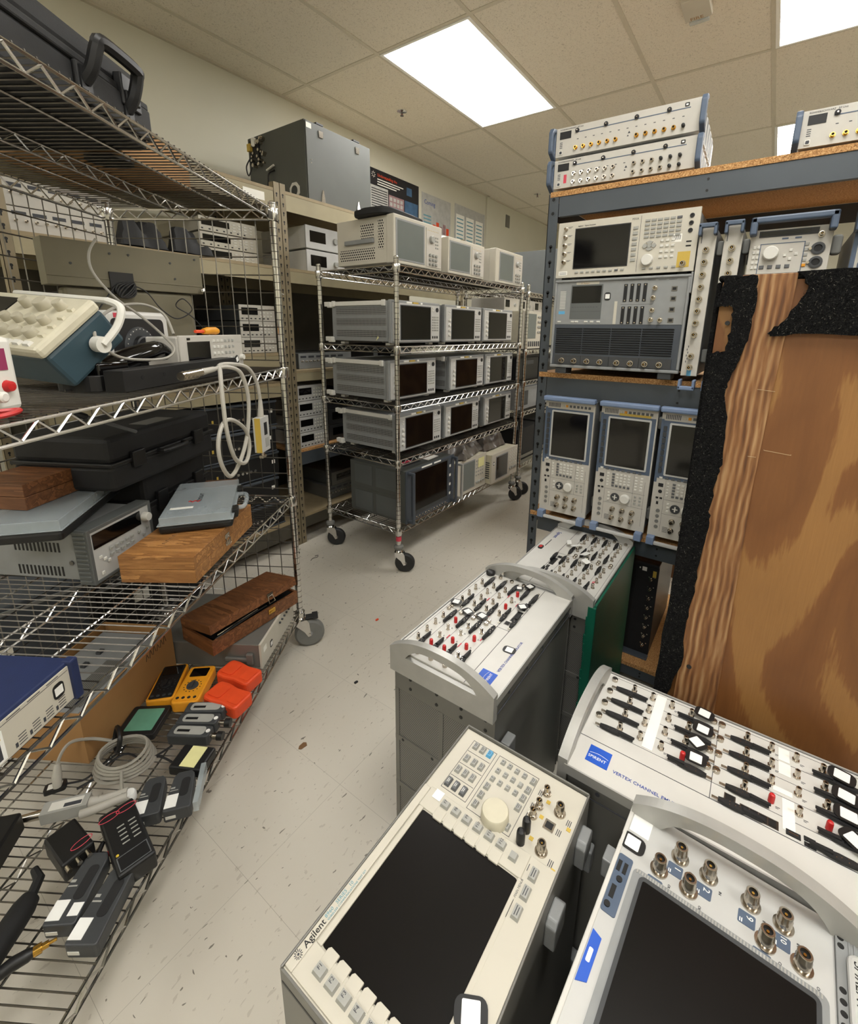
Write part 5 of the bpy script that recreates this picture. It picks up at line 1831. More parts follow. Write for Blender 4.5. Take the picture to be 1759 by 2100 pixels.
def rack_box(name, label, x, z, w_, h_, mats, y=2.29, d=430, group=None, kind=0, key_=None):
    t, F = facing(name, label, 'test instrument', x, y, z, group)
    K = (kind, round(w_), round(h_), mats[0])
    part(t, F, 'body', lambda b: b.box(3, w_-3, 2, h_, -d, -8), [mats[0]], ('rbb',)+K, bevel=2)
    part(t, F, 'front_panel', lambda b: b.box(0, w_, 0, h_+2, -8, 0), [mats[1]], ('rbf',)+K, bevel=2)
    if kind == 0:      # small display + keys
        part(t, F, 'display', lambda b: b.box(12, w_*.5, h_*.4, h_*.85, 0, 1.2), ['glass_black'], ('rbd',)+K)
        for j in range(3):
            for i in range(4):
                key(t, F, w_*.58+i*w_*.1, h_*.75-j*h_*.22, w_*.06, h_*.11, 'key_light', 2.5)
        for i in range(7):
            part(t, F, 'port', lambda b: b.box(-5, 5, -3, 3, 0, 1), ['inkblack'], 'rbp', (14+i*w_*.12, h_*.16, 0))
    elif kind == 1:    # rows of connectors
        for i in range(int(w_/30)):
            conn(t, F, 20+i*30, h_*.5, 'sma')
        part(t, F, 'slot_strip', lambda b: [b.box(12+i*60, 54+i*60, h_*.72, h_*.86, 0, 1) for i in range(int(w_/64))], ['ink'], ('rbs',)+K)
    elif kind == 2:    # navy case with handle and labels
        part(t, F, 'trim_bar', lambda b: (b.box(0, w_, h_-14, h_, 0, 14), b.box(0, w_, 0, 8, 0, 8)), ['slate'], ('rbt',)+K, bevel=3)
        part(t, F, 'label', lambda b: (b.box(w_-46, w_-24, h_*.5, h_*.5+22, 0, .6), b.box(w_*.2, w_*.2+10, h_*.4, h_*.4+18, 0, .6, 1)), ['paper', 'tag_yellow'], ('rbl',)+K)
        part(t, F, 'chrome_button', lambda b: [b.cyl((w_*.45+i*26, h_*.4, 0), (w_*.45+i*26, h_*.4, 8), 8, n=12) for i in range(5)], ['chrome'], ('rbc',)+K, smooth=True)
    elif kind == 3:    # plain, knob and meter
        part(t, F, 'display', lambda b: b.box(w_*.1, w_*.5, h_*.3, h_*.8, 0, 1), ['glass_black'], ('rbd',)+K)
        knob(t, F, w_*.75, h_*.5, min(18, h_*.25), 12, 'key_grey')
    return t, F


UP = 'units stacked on the tan rack'
for k in range(2):
    rack_box('bench_supply', 'light grey unit with black strip beside the tan post, %s of two stacked' % ('lower', 'upper')[k], 1.90, 1.658+k*.134, 300, 124, ['key_light', 'silver_panel'], group=UP, kind=3, y=2.31)
for k in range(4):
    rack_box('small_analyzer', 'small white instrument with dark screen in the stack of four, %s' % ('lowest', 'second from the bottom', 'third from the bottom', 'topmost')[k], 1.742, .6115+k*.097, 212, 92, ['rs_white', 'silver_panel'], group='stack of four small white instruments', y=2.27)
for k in range(3):
    rack_box('bench_supply', 'dark grey unit right of the stack of small white instruments, %s' % ('lowest', 'middle', 'topmost')[k], 2.0, .6115+k*.105, 330, 100, ['darkgrey', 'darkgrey'], y=2.3, group=UP, kind=3)
rack_box('rack_unit', 'grey unit on the cream shelf behind the wire cart, at left', 1.80, 1.092, 430, 90, ['cabgrey', 'midgrey'], kind=1, y=2.31)
rack_box('rack_unit', 'dark unit on the cream shelf behind the wire cart, farther right', 2.45, 1.092, 430, 130, ['darkgrey', 'cabgrey'], kind=3, y=2.31)
rack_box('rack_unit', 'grey flat unit low on the tan rack behind the front casters', 2.0, .187, 430, 90, ['sidegrey', 'cabgrey'], kind=1, y=2.33)
rack_box('rack_unit', 'brownish flat unit stacked on the grey one low on the tan rack', 2.03, .28, 430, 90, ['cabgrey', 'sidegrey'], kind=3, y=2.33)
rack_box('rack_unit', 'white instrument high on the tan rack beyond the wire cart posts', 2.55, 1.657, 430, 130, ['rs_white', 'silver_panel'], kind=1, y=2.35)
for k in range(5):
    rack_box('bench_supply', 'small white bench instrument behind the analyzer tops, %s' % ('first', 'second', 'third', 'fourth', 'fifth')[k]+' from the left', 2.52+k*.19, 1.2305 if 0 else 1.223, 180, 120, ['rs_white', 'silver_panel'], kind=3, y=2.34, group='small white bench instruments behind the wire cart') if k < 0 else None

# left rack contents, seen through the mesh side of the left cart
for k in range(2):
    rack_box('signal_generator', 'white instrument full of sockets at far upper left behind the wire mesh, %s' % ('lower', 'upper')[k], .575, 1.657+k*.095, 340, 90, ['rs_white', 'rs_white'], kind=1, group=UP, y=2.33)
for k in range(3):
    rack_box('signal_generator', 'cream instrument behind the black bags near the tan post, %s' % ('lowest', 'middle', 'topmost')[k], 1.32, 1.657+k*.072, 320, 66, ['cream_panel', 'cream_panel'], kind=0, group=UP, y=2.40)
for k, (x, lb) in enumerate(((1.0, 'left one'), (1.21, 'right one'))):
    solo('camera_bag', crumple(18, 14, 190, 130, 150, 30+k, 4), 'softblack', Matrix.Translation((x, 2.33, 1.6575)), 'slumped black bag on the tan shelf behind the mesh, %s' % lb, 'bag', smooth=True, group='black bags on the tan shelf')
for k in range(3):
    rack_box('power_meter', 'white half-width instrument behind the mesh end of the left cart, %s of three' % ('lowest', 'middle', 'topmost')[k], 1.42, 1.198+k*.084, 212, 80, ['darkgrey', 'rs_white'], kind=0, group=UP, y=2.28)
for k in range(2):
    rack_box('rack_unit', 'dark unit behind the mesh at mid height, %s' % ('lower', 'upper')[k], .72, 1.198+k*.14, 430, 132, ['black', 'darkgrey'], kind=3, group=UP, y=2.32)
for k in range(5):
    rack_box('rack_unit', 'black-blue unit with labels low behind the mesh, %s of the right stack' % ('lowest', 'second', 'third', 'fourth', 'top')[k], 1.12-.02*(k % 2), .178+k*.152, 480, 146, ['slate', 'black'], kind=2, group='dark blue-black units stacked on the tan rack', y=2.28+.01*(k % 3))
for k in range(4):
    rack_box('rack_unit', 'black unit low behind the mesh, %s of the left stack' % ('lowest', 'second', 'third', 'top')[k], .58, .178+k*.17, 440, 160, ['black', 'softblack'], kind=2, group='dark blue-black units stacked on the tan rack', y=2.30)
# ================================================================ left wire cart with mesh sides
DV = Vector((.8717, .5539, 0)).normalized()
NV = Vector((-DV.y, DV.x, 0))
FP = Vector((1.061, 1.468, 0))-NV*.008
LL, LD = 1520, 585
ML = frame(FP-DV*(LL*.001), DV, NV, (0, 0, 1))
cl, FL = wire_cart('chrome wire cart with mesh sides and grey casters, crowded with gear, at the left', ML, LL, LD, (165, 684, 1187, 1722), 1745, key_='l')


def grid(L, z0, z1, sx, sz):
    def fn(b):
        n = int(L/sx)
        for i in range(n+1):
            b.tube([(L*i/n, z0, 0), (L*i/n, z1, 0)], 2, 4)
        m_ = int((z1-z0)/sz)
        for j in range(m_+1):
            z = z0+(z1-z0)*j/m_
            b.tube([(0, z, 2), (L, z, 2)], 2, 4)
    return fn


for a, z0, z1 in ((0, 200, 655), (1, 715, 1155), (2, 1215, 1690)):
    part(cl, FL @ frame((LL*.001+.004, .014, 0), (0, 1, 0), (0, 0, 1), (1, 0, 0)), 'mesh_panel', grid(LD-28, z0, z1, 47, 56), ['wire_mid'], smooth=True)
    part(cl, FL @ frame((.014, LD*.001+.004, 0), (1, 0, 0), (0, 0, 1), (0, -1, 0)), 'mesh_panel', grid(LL-28, z0, z1, 47, 56), ['wire_mid'], smooth=True)
for z in (430, 930, 1450):
    part(cl, FL, 'mesh_clip', lambda b: b.tube(spline([(LL-10, -6, z), (LL+18, -8, z), (LL+34, 2, z+1), (LL+52, 0, z)], 4), 2.4, 5), ['wire'])
part(cl, FL, 'corner_tag', lambda b: b.box(LL-48, LL-16, -7, -4, 1688, 1712), ['wire_dark'])


def C(u, w_, z, a=0, tilt=None):
    """point of the cart (u along the aisle, 0 at the far post; w from the aisle edge), turned by a"""
    M = ML @ T(u+LL, w_, z) @ Matrix.Rotation(a, 4, 'Z')
    if tilt is not None:
        M = M @ tilt
    return M


def cthing(name, label, cat, u, w_, z, a=0, group=None, tilt=None):
    M = C(u, w_, z, a, tilt)
    return thing(name, label, cat, None, 0, group, M), M


def fr(M, side='front'):
    """panel frame of a box whose local x is width, y depth, z up"""
    if side == 'front':
        return M @ frame((0, 0, 0), (1, 0, 0), (0, 0, 1), (0, -1, 0))
    if side == 'left':
        return M @ frame((0, 0, 0), (0, -1, 0), (0, 0, 1), (-1, 0, 0))
    return M


def front_of(M, w_, side):
    if side == 'right':
        return M @ frame((w_*.001, 0, 0), (0, 1, 0), (0, 0, 1), (1, 0, 0))


S1, S2, S3, S4 = 170.8, 689.8, 1192.8, 1727.8     # resting heights of the four shelves

# ---- top shelf -------------------------------------------------------------------------------------
t, M = cthing('hard_case', 'big black hard case with an upright loop handle on the top wire shelf', 'case', -1020, 70, S4, .03)
part(t, M, 'lower_shell', lambda b: b.box(0, 520, 0, 400, 0, 92), ['softblack'], bevel=14)
part(t, M, 'upper_shell', lambda b: b.box(4, 516, 4, 396, 96, 150), ['softblack'], bevel=16)
part(t, M, 'seam_rib', lambda b: (b.box(-4, 524, -5, 404, 84, 100), b.box(300, 520, -10, 0, 20, 84)), ['softblack'], bevel=4)
for u in (60, 450):
    part(t, M, 'latch', lambda b: (b.box(u-30, u+30, -16, 2, 60, 120), b.box(u-22, u+22, -20, -14, 70, 90)), ['black'], bevel=4)


def loop(b):
    P = [(318, -8, 54), (319, -26, 76), (321, -40, 112), (332, -45, 124), (424, -45, 124), (436, -40, 112), (438, -26, 76), (439, -8, 54)]
    b.tube(spline(P, 5), 12, 8)
    b.box(304, 332, -14, 0, 38, 76)
    b.box(425, 453, -14, 0, 38, 76)


part(t, M, 'handle', loop, ['black'], bevel=0, smooth=True)
t, M = cthing('cardboard_box', 'flat brown cardboard box on the top wire shelf, seen from below through the wires', 'box', -470, 175, S4+7, .02)
part(t, M, 'carton', lambda b: b.box(0, 300, 0, 340, 0, 90), ['card'], bevel=2)
part(t, M, 'tape', lambda b: b.box(0, 300, 150, 200, -.5, .2), ['card_dark'])
solo('round_plate', lambda b: b.cyl((0, 0, 0), (0, 0, 6), 52, n=32), 'black', C(-470+30, 232, S4), 'round black plate between the top shelf wires and the cardboard box', 'plate')

# ---- second shelf ------------------------------------------------------------------------------------
t, M = cthing('equipment_housing', 'large olive metal housing with a cable bundle, at the back of the second shelf', 'metal housing', -388, 500, S3, -.604)
part(t, M, 'body', lambda b: b.box(34, 396, 4, 56, 0, 246), ['olive'], bevel=10)
part(t, M, 'flange', lambda b: (b.box(0, 430, -6, 60, 249, 374), b.box(0, 430, -8, 62, 272, 275)), ['olive'], bevel=2)
part(t, M, 'cable_gland', lambda b: (b.box(150, 214, -12, -6, 232, 296), b.lathe(0, 0, [(.1, 0)], 4) if 0 else None), ['black'])
part(t, M, 'screw', lambda b: [b.cyl((x, -6, z), (x, -8, z), 3.4, n=8) for x, z in ((60, 310), (160, 348), (210, 350), (330, 340), (340, 292), (410, 360))], ['darkgrey'])


def bundle(b):
    for k in range(4):
        b.tube([(186+28*math.cos(a*PI/8)*(1-.08*k), -20-k*5, 244+22*math.sin(a*PI/8+k*.4)) for a in range(16)], 3, 5, closed=True)
    b.X = Matrix.Translation((-26, 2, 4)) @ Matrix.Diagonal((.8, 1, 1, 1))
    b.tube(spline([(270, -20, 262), (330, -30, 240), (380, -24, 190), (440, -22, 160), (500, -30, 190), (470, -26, 225), (440, -24, 200), (500, -20, 170), (560, -10, 120)], 6), 2, 5)
    b.tube(spline([(230, -20, 250), (180, -30, 200), (120, -50, 140), (60, -70, 60)], 6), 2.4, 5)


part(t, M, 'cable_bundle', bundle, ['cable_dark'], smooth=True)
part(t, M, 'knob', lambda b: b.lathe(0, 0, [(8, 0), (8, 8), (5, 12)], 12), ['chrome'], at=(422, -20, 256), smooth=True)

# tilted knobby oscilloscope, beige front and blue body
TL_ = Matrix.Rotation(-.28, 4, 'Y') @ Matrix.Rotation(-.9, 4, 'X')
mat('knob_putty', (176, 170, 150), .5, 0, .05)
Mo = C(-800, 260, S3, 0)
t = thing('oscilloscope', 'tilted oscilloscope with beige knobby front, blue body and white swivel handle', 'oscilloscope', None, 0, None, Mo)
rr_, dd_ = Vector((.69, -.72, 0)), Vector((.72, .69, 0))
e1 = (rr_*.68+Vector((0, 0, .63))+dd_*.37).normalized()
e3 = (rr_*-.52+Vector((0, 0, .07))+dd_*.85)
e3 = (e3-e1*e3.dot(e1)).normalized()
PB = Vector((-.842+LL*.001, .15, 1.284))
F = ML @ frame(PB+e3*.31, -e3, e1, e1.cross(e3))
part(t, F, 'body', lambda b: b.box(6, 314, 6, 160, -108, -26), ['teal_body'], bevel=8)
part(t, F, 'front_housing', lambda b: b.box(0, 320, 0, 160, -26, 0), ['putty'], bevel=8)
part(t, F, 'screen', lambda b: b.box(14, 130, 30, 140, 0, 2), ['screen_matt'])
for i in range(4):
    knob(t, F, 160+i*38, 40, 12, 15, 'knob_putty')
    knob(t, F, 165+i*36, 76, 10, 15, 'knob_putty')
for i in range(3):
    knob(t, F, 175+i*48, 122, (11, 16, 11)[i], 18, 'knob_putty')
for i in range(6):
    key(t, F, 150+i*28, 14, 18, 12, 'key_light', 5)
for j in range(4):
    key(t, F, 300, 40+j*26, 16, 9, 'putty', 5)


def swivel(b):
    b.cyl((318, 100, -70), (338, 100, -70), 17, n=20)
    b.tube(spline([(336, 100, -70), (340, 150, -60), (336, 185, -40), (300, 192, -30)], 5), 8, 8)
    b.tube([(300, 192, -30), (20, 192, -30)], 7, 8)


part(t, F, 'swivel_handle', swivel, ['key_light'], smooth=True)

t, M = cthing('power_supply', 'white bench power supply with red socket, cut off by the left edge', 'power supply', -1135, 60, S3, .1)
part(t, M, 'body', lambda b: b.box(0, 190, 0, 240, 0, 118), ['key_light'], bevel=8)
Fp = fr(M)
part(t, Fp, 'face', lambda b: (b.box(60, 150, 60, 104, 0, 1.5), b.box(156, 172, 66, 100, 0, 1.2, 1)), ['darkgrey', 'magenta'])
for u in (36, 90, 135):
    part(t, Fp, 'binding_post', lambda b: b.lathe(0, 0, [(9, 0), (9, 18), (6, 20)], 12), ['key_light'], 'bp', (u, 26, 0), smooth=True)
part(t, Fp, 'red_post', lambda b: b.lathe(0, 0, [(10, 0), (8, 8), (4, 9)], 12), ['red'], at=(165, 40, 0), smooth=True)
knob(t, Fp, 100, 82, 15, 12)

# dial instrument
t, M = cthing('dial_instrument', 'white-cased instrument with a black face and large round dial behind the looped cable', 'test instrument', -478, 275, S3, -.05)
part(t, M, 'case', lambda b: b.box(0, 240, 0, 76, 0, 178), ['white_panel'], bevel=10)
Fd = fr(M)
part(t, Fd, 'black_face', lambda b: b.rbox(10, 212, 8, 158, 0, 3, 14), ['black'])
part(t, Fd, 'dial', lambda b: (b.lathe(105, 76, [(60, 3), (58, 7), (52, 8)], 36), b.lathe(105, 76, [(36, 8), (34, 18), (30, 20)], 28, 1), [b.box(105+54*math.cos(a*PI/12)-1.4, 105+54*math.cos(a*PI/12)+1.4, 76+54*math.sin(a*PI/12)-1.4, 76+54*math.sin(a*PI/12)+1.4, 8, 8.4, 2) for a in range(13)]), ['darkgrey', 'black', 'key_light'], smooth=True)
part(t, Fd, 'pink_sticker', lambda b: b.box(24, 52, 160, 172, 0, 1), ['pinkred'])

# handheld scanner, dark and glossy
t, M = cthing('barcode_reader', 'glossy black handheld reader with a curved grip lying in front of the dial instrument', 'handheld reader', -700, 152, S3, -.02)


def grip_(b):
    P = spline([(0, 0, 32), (50, 6, 44), (110, 0, 60), (170, -6, 74), (215, -4, 78), (250, 0, 66)], 5)
    b.tube(P, [26-10*abs(i/len(P)-.4) for i in range(len(P))], 12)
    b.box(-30, 60, -40, 40, 0, 60)


part(t, M, 'handle', grip_, ['glass_black'], smooth=True, bevel=6)
part(t, M, 'base', lambda b: (b.prism(rrect(-50, 150, -46, 56, 26), 0, 34), b.box(-30, 0, -52, -49, 8, 26, 1)), ['black', 'key_grey'], bevel=6)

# long black strip
solo('black_rail', lambda b: (b.box(0, 505, 0, 44, 0, 46), [b.cyl((60+i*78, -.6, 26), (60+i*78, 0, 26), 5, n=10, m=1) for i in range(6)]), ['black', 'deep'], C(-742, 52, S3, .012), 'long flat black rail with screw holes across the second shelf', 'rail', bevel=2)

# small scope
t, M = cthing('oscilloscope', 'small white oscilloscope with rows of keys on the second shelf near the mesh end', 'oscilloscope', -415, 118, S3+8, 0)
part(t, M, 'body', lambda b: b.box(-12, 352, 6, 96, 0, 102), ['rs_white'], bevel=4)
Fs = fr(M)
part(t, Fs, 'front_panel', lambda b: b.box(-10, 356, -2, 106, -8, 0), ['rs_white'], bevel=3)
part(t, Fs, 'screen', lambda b: (b.box(24, 142, 14, 88, 0, 1.5), b.box(24, 40, 93, 99, 0, 1)), ['glass_black'])
for j in range(4):
    for i in range(6):
        key(t, Fs, 166+i*24, 88-j*19, 11, 9, 'key_light' if i < 3 else 'key_grey', 3)
knob(t, Fs, 262, 22, 12, 12)
knob(t, Fs, 338, 30, 10, 12)
tagplate(t, Fs, 302, 24, .4, .8, 3)
part(t, Fs, 'foot', lambda b: b.box(10, 340, -8, -2, -86, -20), ['rubber_grey'])
t, M = cthing('hand_tool', 'yellow-handled tool lying on top of the small white oscilloscope', 'tool', -222, 178, S3+124, .05)
part(t, M, 'grip', lambda b: b.tube([(30, 0, 0), (60, 0, 2), (110, 0, 2), (125, 0, 1)], [9, 12, 13, 10], 10), ['amber'], smooth=True)
part(t, M, 'shaft', lambda b: b.tube([(-20, 0, 0), (32, 0, 0)], 5, 8), ['orange'], smooth=True)

# looping cables on the second shelf
solo('cable', lambda b: b.tube(spline([(-440, 300, 1549), (-471, 300, 1509), (-479, 290, 1461), (-455, 260, 1403), (-418, 220, 1355), (-456, 140, 1305), (-475, 104, 1274), (-509, 102, 1253), (-581, 102, 1251), (-676, 102, 1262), (-730, 102, 1293), (-716, 120, 1323), (-653, 150, 1351), (-562, 170, 1378), (-473, 170, 1385), (-444, 140, 1362), (-466, 106, 1311)], 7), 3.4, 7), 'coil_grey', C(0, 0, 0), 'long grey cable looping in front of the dial instrument and olive housing', 'cable', smooth=True)
solo('cable', lambda b: (b.tube(spline([(0, 0, 3), (80, -30, 3), (190, -20, 4), (260, -60, 6), (330, -40, 4), (400, -70, 3)], 6), 2.6, 6), b.tube(spline([(40, -40, 3), (120, 20, 5), (210, 10, 3), (290, -20, 3)], 6), 2.4, 6)),
     'cable_dark', C(-760, 170, S3+1), 'thin black leads scattered on the second shelf left of the black rail', 'cable', smooth=True)
solo('cable', lambda b: b.tube(spline([(0, 0, 4), (60, 30, 4), (110, 6, 4), (60, -20, 4), (10, -14, 5)], 6), 4, 6), 'red', C(-1100, 40, S3+1), 'curl of red lead at the left edge of the second shelf', 'cable', smooth=True)

# hanging probe
t, M = cthing('probe_cable', 'white probe cable looped over the edge of the second shelf with its probe box hanging', 'probe cable', 0, -22, 0)


def hang(b):
    b.tube(spline([(-500, 10, 1224), (-450, 0, 1226), (-400, -12, 1205), (-372, -14, 1130), (-392, -12, 1030), (-440, -8, 960), (-500, -6, 930), (-545, -8, 980), (-552, -10, 1040), (-520, -12, 1085), (-470, -14, 1082), (-405, -14, 1040), (-392, -14, 985), (-430, -16, 950), (-490, -18, 980), (-522, -20, 1060), (-520, -16, 1150), (-500, -6, 1215), (-450, 20, 1230), (-400, 8, 1230), (-330, 0, 1214), (-292, -6, 1170), (-276, -6, 1110)], 8), 5.6, 8)


part(t, M, 'cable', hang, ['cable_grey'], smooth=True)
part(t, M, 'connector', lambda b: (b.tube([(-640, 14, 1218), (-560, 12, 1221)], 10, 10), b.tube([(-560, 12, 1221), (-500, 10, 1224)], [9, 7], 10, 1), [b.cyl((-630+i*16, 14, 1218), (-626+i*16, 14, 1218.4), 11.5, n=10) for i in range(4)]), ['nickel', 'cable_grey'], smooth=True)
part(t, M, 'strain_relief', lambda b: b.tube([(-276, -6, 1110), (-280, -6, 1075), (-284, -6, 1056)], [6, 9, 10], 10), ['cable_grey'], smooth=True)
part(t, M, 'probe_box', lambda b: (b.box(-316, -254, -18, 6, 948, 1058), b.box(-317.5, -316, -18, 0, 948, 1058, 1), b.box(-292, -270, -19, -18, 1000, 1040, 2), b.box(-288, -262, -18.8, -18, 960, 990, 3)), ['silver_panel', 'tag_yellow', 'inkblack', 'key_grey'], bevel=1.5)
part(t, M, 'probe_tip', lambda b: (b.cyl((-288, -6, 948), (-288, -6, 934), 6, n=10), b.box(-302, -274, -12, 0, 926, 934)), ['nickel'])

# ---- third shelf ---------------------------------------------------------------------------------------


def lab_supply():
    t, M = cthing('power_supply', 'grey bench power supply with ribbed bumper, vents and round knob on the third shelf', 'power supply', -680, 252, S2, -.05)
    part(t, M, 'case', lambda b: b.box(4, 208, 30, 320, 8, 136), ['midgrey'], bevel=3)
    part(t, M, 'front_bumper', lambda b: (b.box(-4, 6, 0, 42, 0, 148), b.box(206, 216, 0, 42, 0, 148), b.box(6, 206, 0, 42, 0, 8), b.box(6, 206, 0, 42, 138, 148), [b.box(-7, -4, 6, 38, 8+i*12, 14+i*12) for i in range(12)]), ['cabgrey'], bevel=2.5)
    F = fr(M)
    part(t, F, 'front_panel', lambda b: (b.box(6, 206, 8, 138, -12, -2), b.box(10, 172, 92, 132, -2, 0, 1)), ['silver_panel', 'glass_black'])
    knob(t, F, 186, 110, 13, 16)
    for j in range(2):
        for i in range(5):
            key(t, F, 60+i*18, 74-j*16, 11, 8, 'key_grey', 3)
    for i in range(3):
        key(t, F, 24+i*12, 66-i*10, 9, 8, 'key_light', 3)
        key(t, F, 160+i*16, 74-(i % 2)*14, 8, 8, 'key_grey', 3)
    key(t, F, 24, 22, 9, 9, 'key_light', 3)
    G = M @ frame((.004, .0, 0), (0, -1, 0), (0, 0, 1), (-1, 0, 0))
    for v in (30, 96):
        part(t, G, 'vent_slots', lambda b: [b.box(-215+i*11, -210+i*11, v-13, v+13, 0, .6) for i in range(12)], ['deep'])
    part(t, G, 'screw', lambda b: b.cyl((-62, 56, 0), (-62, 56, 3), 6, n=10), ['chrome_dark'])


lab_supply()


def wooden_case(name_label, u, w_, z, a, W_, D_, H_, m_, split=.55, tilt=None, clasp='front', nm='wooden_case', txt=None):
    t, M = cthing('wooden_case', name_label, 'wooden case', u, w_, z, a, None, tilt)
    hs = H_*split
    part(t, M, 'base', lambda b: b.box(0, W_, 0, D_, 0, hs), [m_], bevel=1.5)
    part(t, M, 'lid', lambda b: b.box(0, W_, 0, D_, hs+1, H_), [m_], bevel=1.5)
    F = fr(M)
    if clasp == 'front':
        part(t, F, 'clasp', lambda b: (b.box(W_*.5-13, W_*.5+13, hs+3, hs+18, 0, 2.5), b.box(W_*.5-12, W_*.5+12, hs-18, hs-4, 0, 2.5), b.tube([(W_*.5-9, hs+6, 4), (W_*.5-11, hs-14, 7), (W_*.5+11, hs-14, 7), (W_*.5+9, hs+6, 4)], 1.6, 6)), ['nickel'], bevel=.5)
    return t, M


t, M = wooden_case('light wooden case with a metal clasp on the third shelf, holding the clear-lid box', -655, 8, S2, .05, 365, 192, 74, 'plank_tan', .5)
part(t, M, 'burnt_lettering', lambda b: [b.tube(spline([(70+i*16, 112, 74.3), (74+i*16, 122, 74.3), (80+i*16, 112, 74.3)], 3), .8, 4) for i in range(5)], ['card_dark'])
wooden_case('reddish wooden case behind the light one, at the right of the third shelf', -260, 120, S2, .3, 200, 108, 86, 'plank_brown')


def clear_case(label, u, w_, z, a, W_, D_, H_, tilt=None, red=True):
    t, M = cthing('clear_lid_case', label, 'plastic case', u, w_, z, a, 'plastic cases with clear lids', tilt)
    part(t, M, 'tray', lambda b: b.box(0, W_, 0, D_, 0, H_*.5), ['black'], bevel=8)
    part(t, M, 'clear_lid', lambda b: (b.box(3, W_-3, 3, D_-3, H_*.5+.5, H_), b.box(-3, W_+3, -3, D_+3, H_*.5+.5, H_*.5+4)), ['clear_lid'], bevel=6)
    part(t, M, 'carry_loop', lambda b: b.tube(spline([(W_, D_*.3, H_*.5), (W_+26, D_*.34, H_*.5), (W_+26, D_*.66, H_*.5), (W_, D_*.7, H_*.5)], 5), 7, 8), ['clear_lid'], smooth=True)
    for v in (D_*.2, D_*.8):
        part(t, M, 'latch', lambda b: b.box(W_-6, W_+12, v-20, v+20, H_*.25, H_*.8), ['black'], bevel=3)
    part(t, M, 'contents', lambda b: (b.tube(spline([(W_*.3+W_*.18*math.cos(k), D_*.55+D_*.25*math.sin(k), H_*.3) for k in range(6)], 4, True), 3, 5, closed=True), b.box(W_*.5, W_*.7, D_*.3, D_*.6, H_*.3, H_*.5-2)), ['darkgrey'])
    if red:
        F = M @ frame((0, 0, H_*.001), (1, 0, 0), (0, 1, 0), (0, 0, 1))
        G = F @ T(W_*.48, D_*.25, 0) @ Matrix.Rotation(1.5, 4, 'Z') if 0 else F
        part(t, F, 'red_emblem', lambda b: b.tube([(W_*.32+i*5, D_*.38+7*math.sin(i*2.2), .6) for i in range(7)], 2, 4), ['red'])
        text(t, F, 'KEYSIGHT', 17, 'inkblack', W_*.5, D_*.36, .4, PI/2)
        part(t, F, 'label_strip', lambda b: b.box(W_*.1, W_*.42, D_*.2, D_*.25, 0, .4), ['paper'])
    return t, M


clear_case('flat case with clear lid and red emblem, on top of the light wooden case', -542, 172, S2+75, -1.19, 190, 318, 48, None)
clear_case('larger clear-lid case lying on the grey power supply at the left', -738, 262, S2+149, .31, 345, 195, 52, None, False)
wooden_case('dark brown wooden case lying on the clear-lid case at the left edge', -690, 385, S2+202, -.03, 190, 150, 66, 'plank_brown', .5, None, None)


def black_case(label, u, w_, z, a, W_, D_, H_, tilt=None):
    t, M = cthing('hard_case', label, 'case', u, w_, z, a, 'black cases on the third shelf', tilt)
    part(t, M, 'lower_shell', lambda b: b.box(0, W_, 0, D_, 0, H_*.48), ['softblack'], bevel=12)
    part(t, M, 'upper_shell', lambda b: b.box(2, W_-2, 2, D_-2, H_*.52, H_), ['softblack'], bevel=14)
    part(t, M, 'seam_rib', lambda b: b.box(-4, W_+4, -5, D_+4, H_*.46, H_*.54), ['black'], bevel=3)
    for x in (W_*.2, W_*.8):
        part(t, M, 'latch', lambda b: b.box(x-24, x+24, -12, 2, H_*.35, H_*.66), ['black'], bevel=3)
    part(t, M, 'handle', lambda b: b.tube(spline([(W_*.38, -4, H_*.5), (W_*.4, -26, H_*.5), (W_*.6, -26, H_*.5), (W_*.62, -4, H_*.5)], 4), 7, 8), ['black'], smooth=True)
    part(t, M, 'paper_label', lambda b: b.box(W_*.4, W_*.66, D_*.1, D_*.3, H_, H_+.6), ['sidegrey'])
    return t, M


black_case('black hard case, lower of the two stacked at the back of the third shelf', -396, 304, S2, -.01, 340, 262, 200)
black_case('black hard case, upper of the two stacked at the back of the third shelf', -560, 262, S2+203, -.05, 460, 290, 150)

# blue box with cream face
t, M = cthing('blue_instrument', 'dark blue box with a cream printed face and black tag at the left edge', 'test instrument', -1345, 8, S2, 0)
part(t, M, 'case', lambda b: b.box(0, 320, 0, 180, 0, 76), ['navy'], bevel=4)
F = fr(M)
part(t, F, 'face', lambda b: b.box(6, 306, 5, 70, 0, 2), ['cream_panel'])
part(t, F, 'end_cheek', lambda b: b.box(306, 322, 0, 78, -10, 8), ['navy'], bevel=3)
tagplate(t, F, 282, 42, 0, .8, 2)
part(t, F, 'sticker', lambda b: (b.box(130, 186, 8, 58, 2, 2.4), b.box(134, 182, 44, 52, 2.4, 2.6, 1), [b.box(136, 180, 12+k*7, 20+k*7, 2.4, 2.6, 2) for k in range(4)]), ['white', 'yellow', 'ink'])
part(t, F, 'printed_legend', lambda b: [(b.box(200+i*24, 204+i*24, 10, 12+6, 2, 2.3), [b.box(206+i*24, 219+i*24, 10+k*5, 11.4+k*5, 2, 2.3) for k in range(4)]) for i in range(4)], ['ink'])
part(t, F, 'top_line', lambda b: (b.box(8, 304, 63, 63.8, 2, 2.3), [b.box(60+i*34, 82+i*34, 66, 67.4, 2, 2.3) for i in range(7)]), ['ink'])
text(t, F, 'RS', 13, 'inkblack', 108, 50, 2.3)

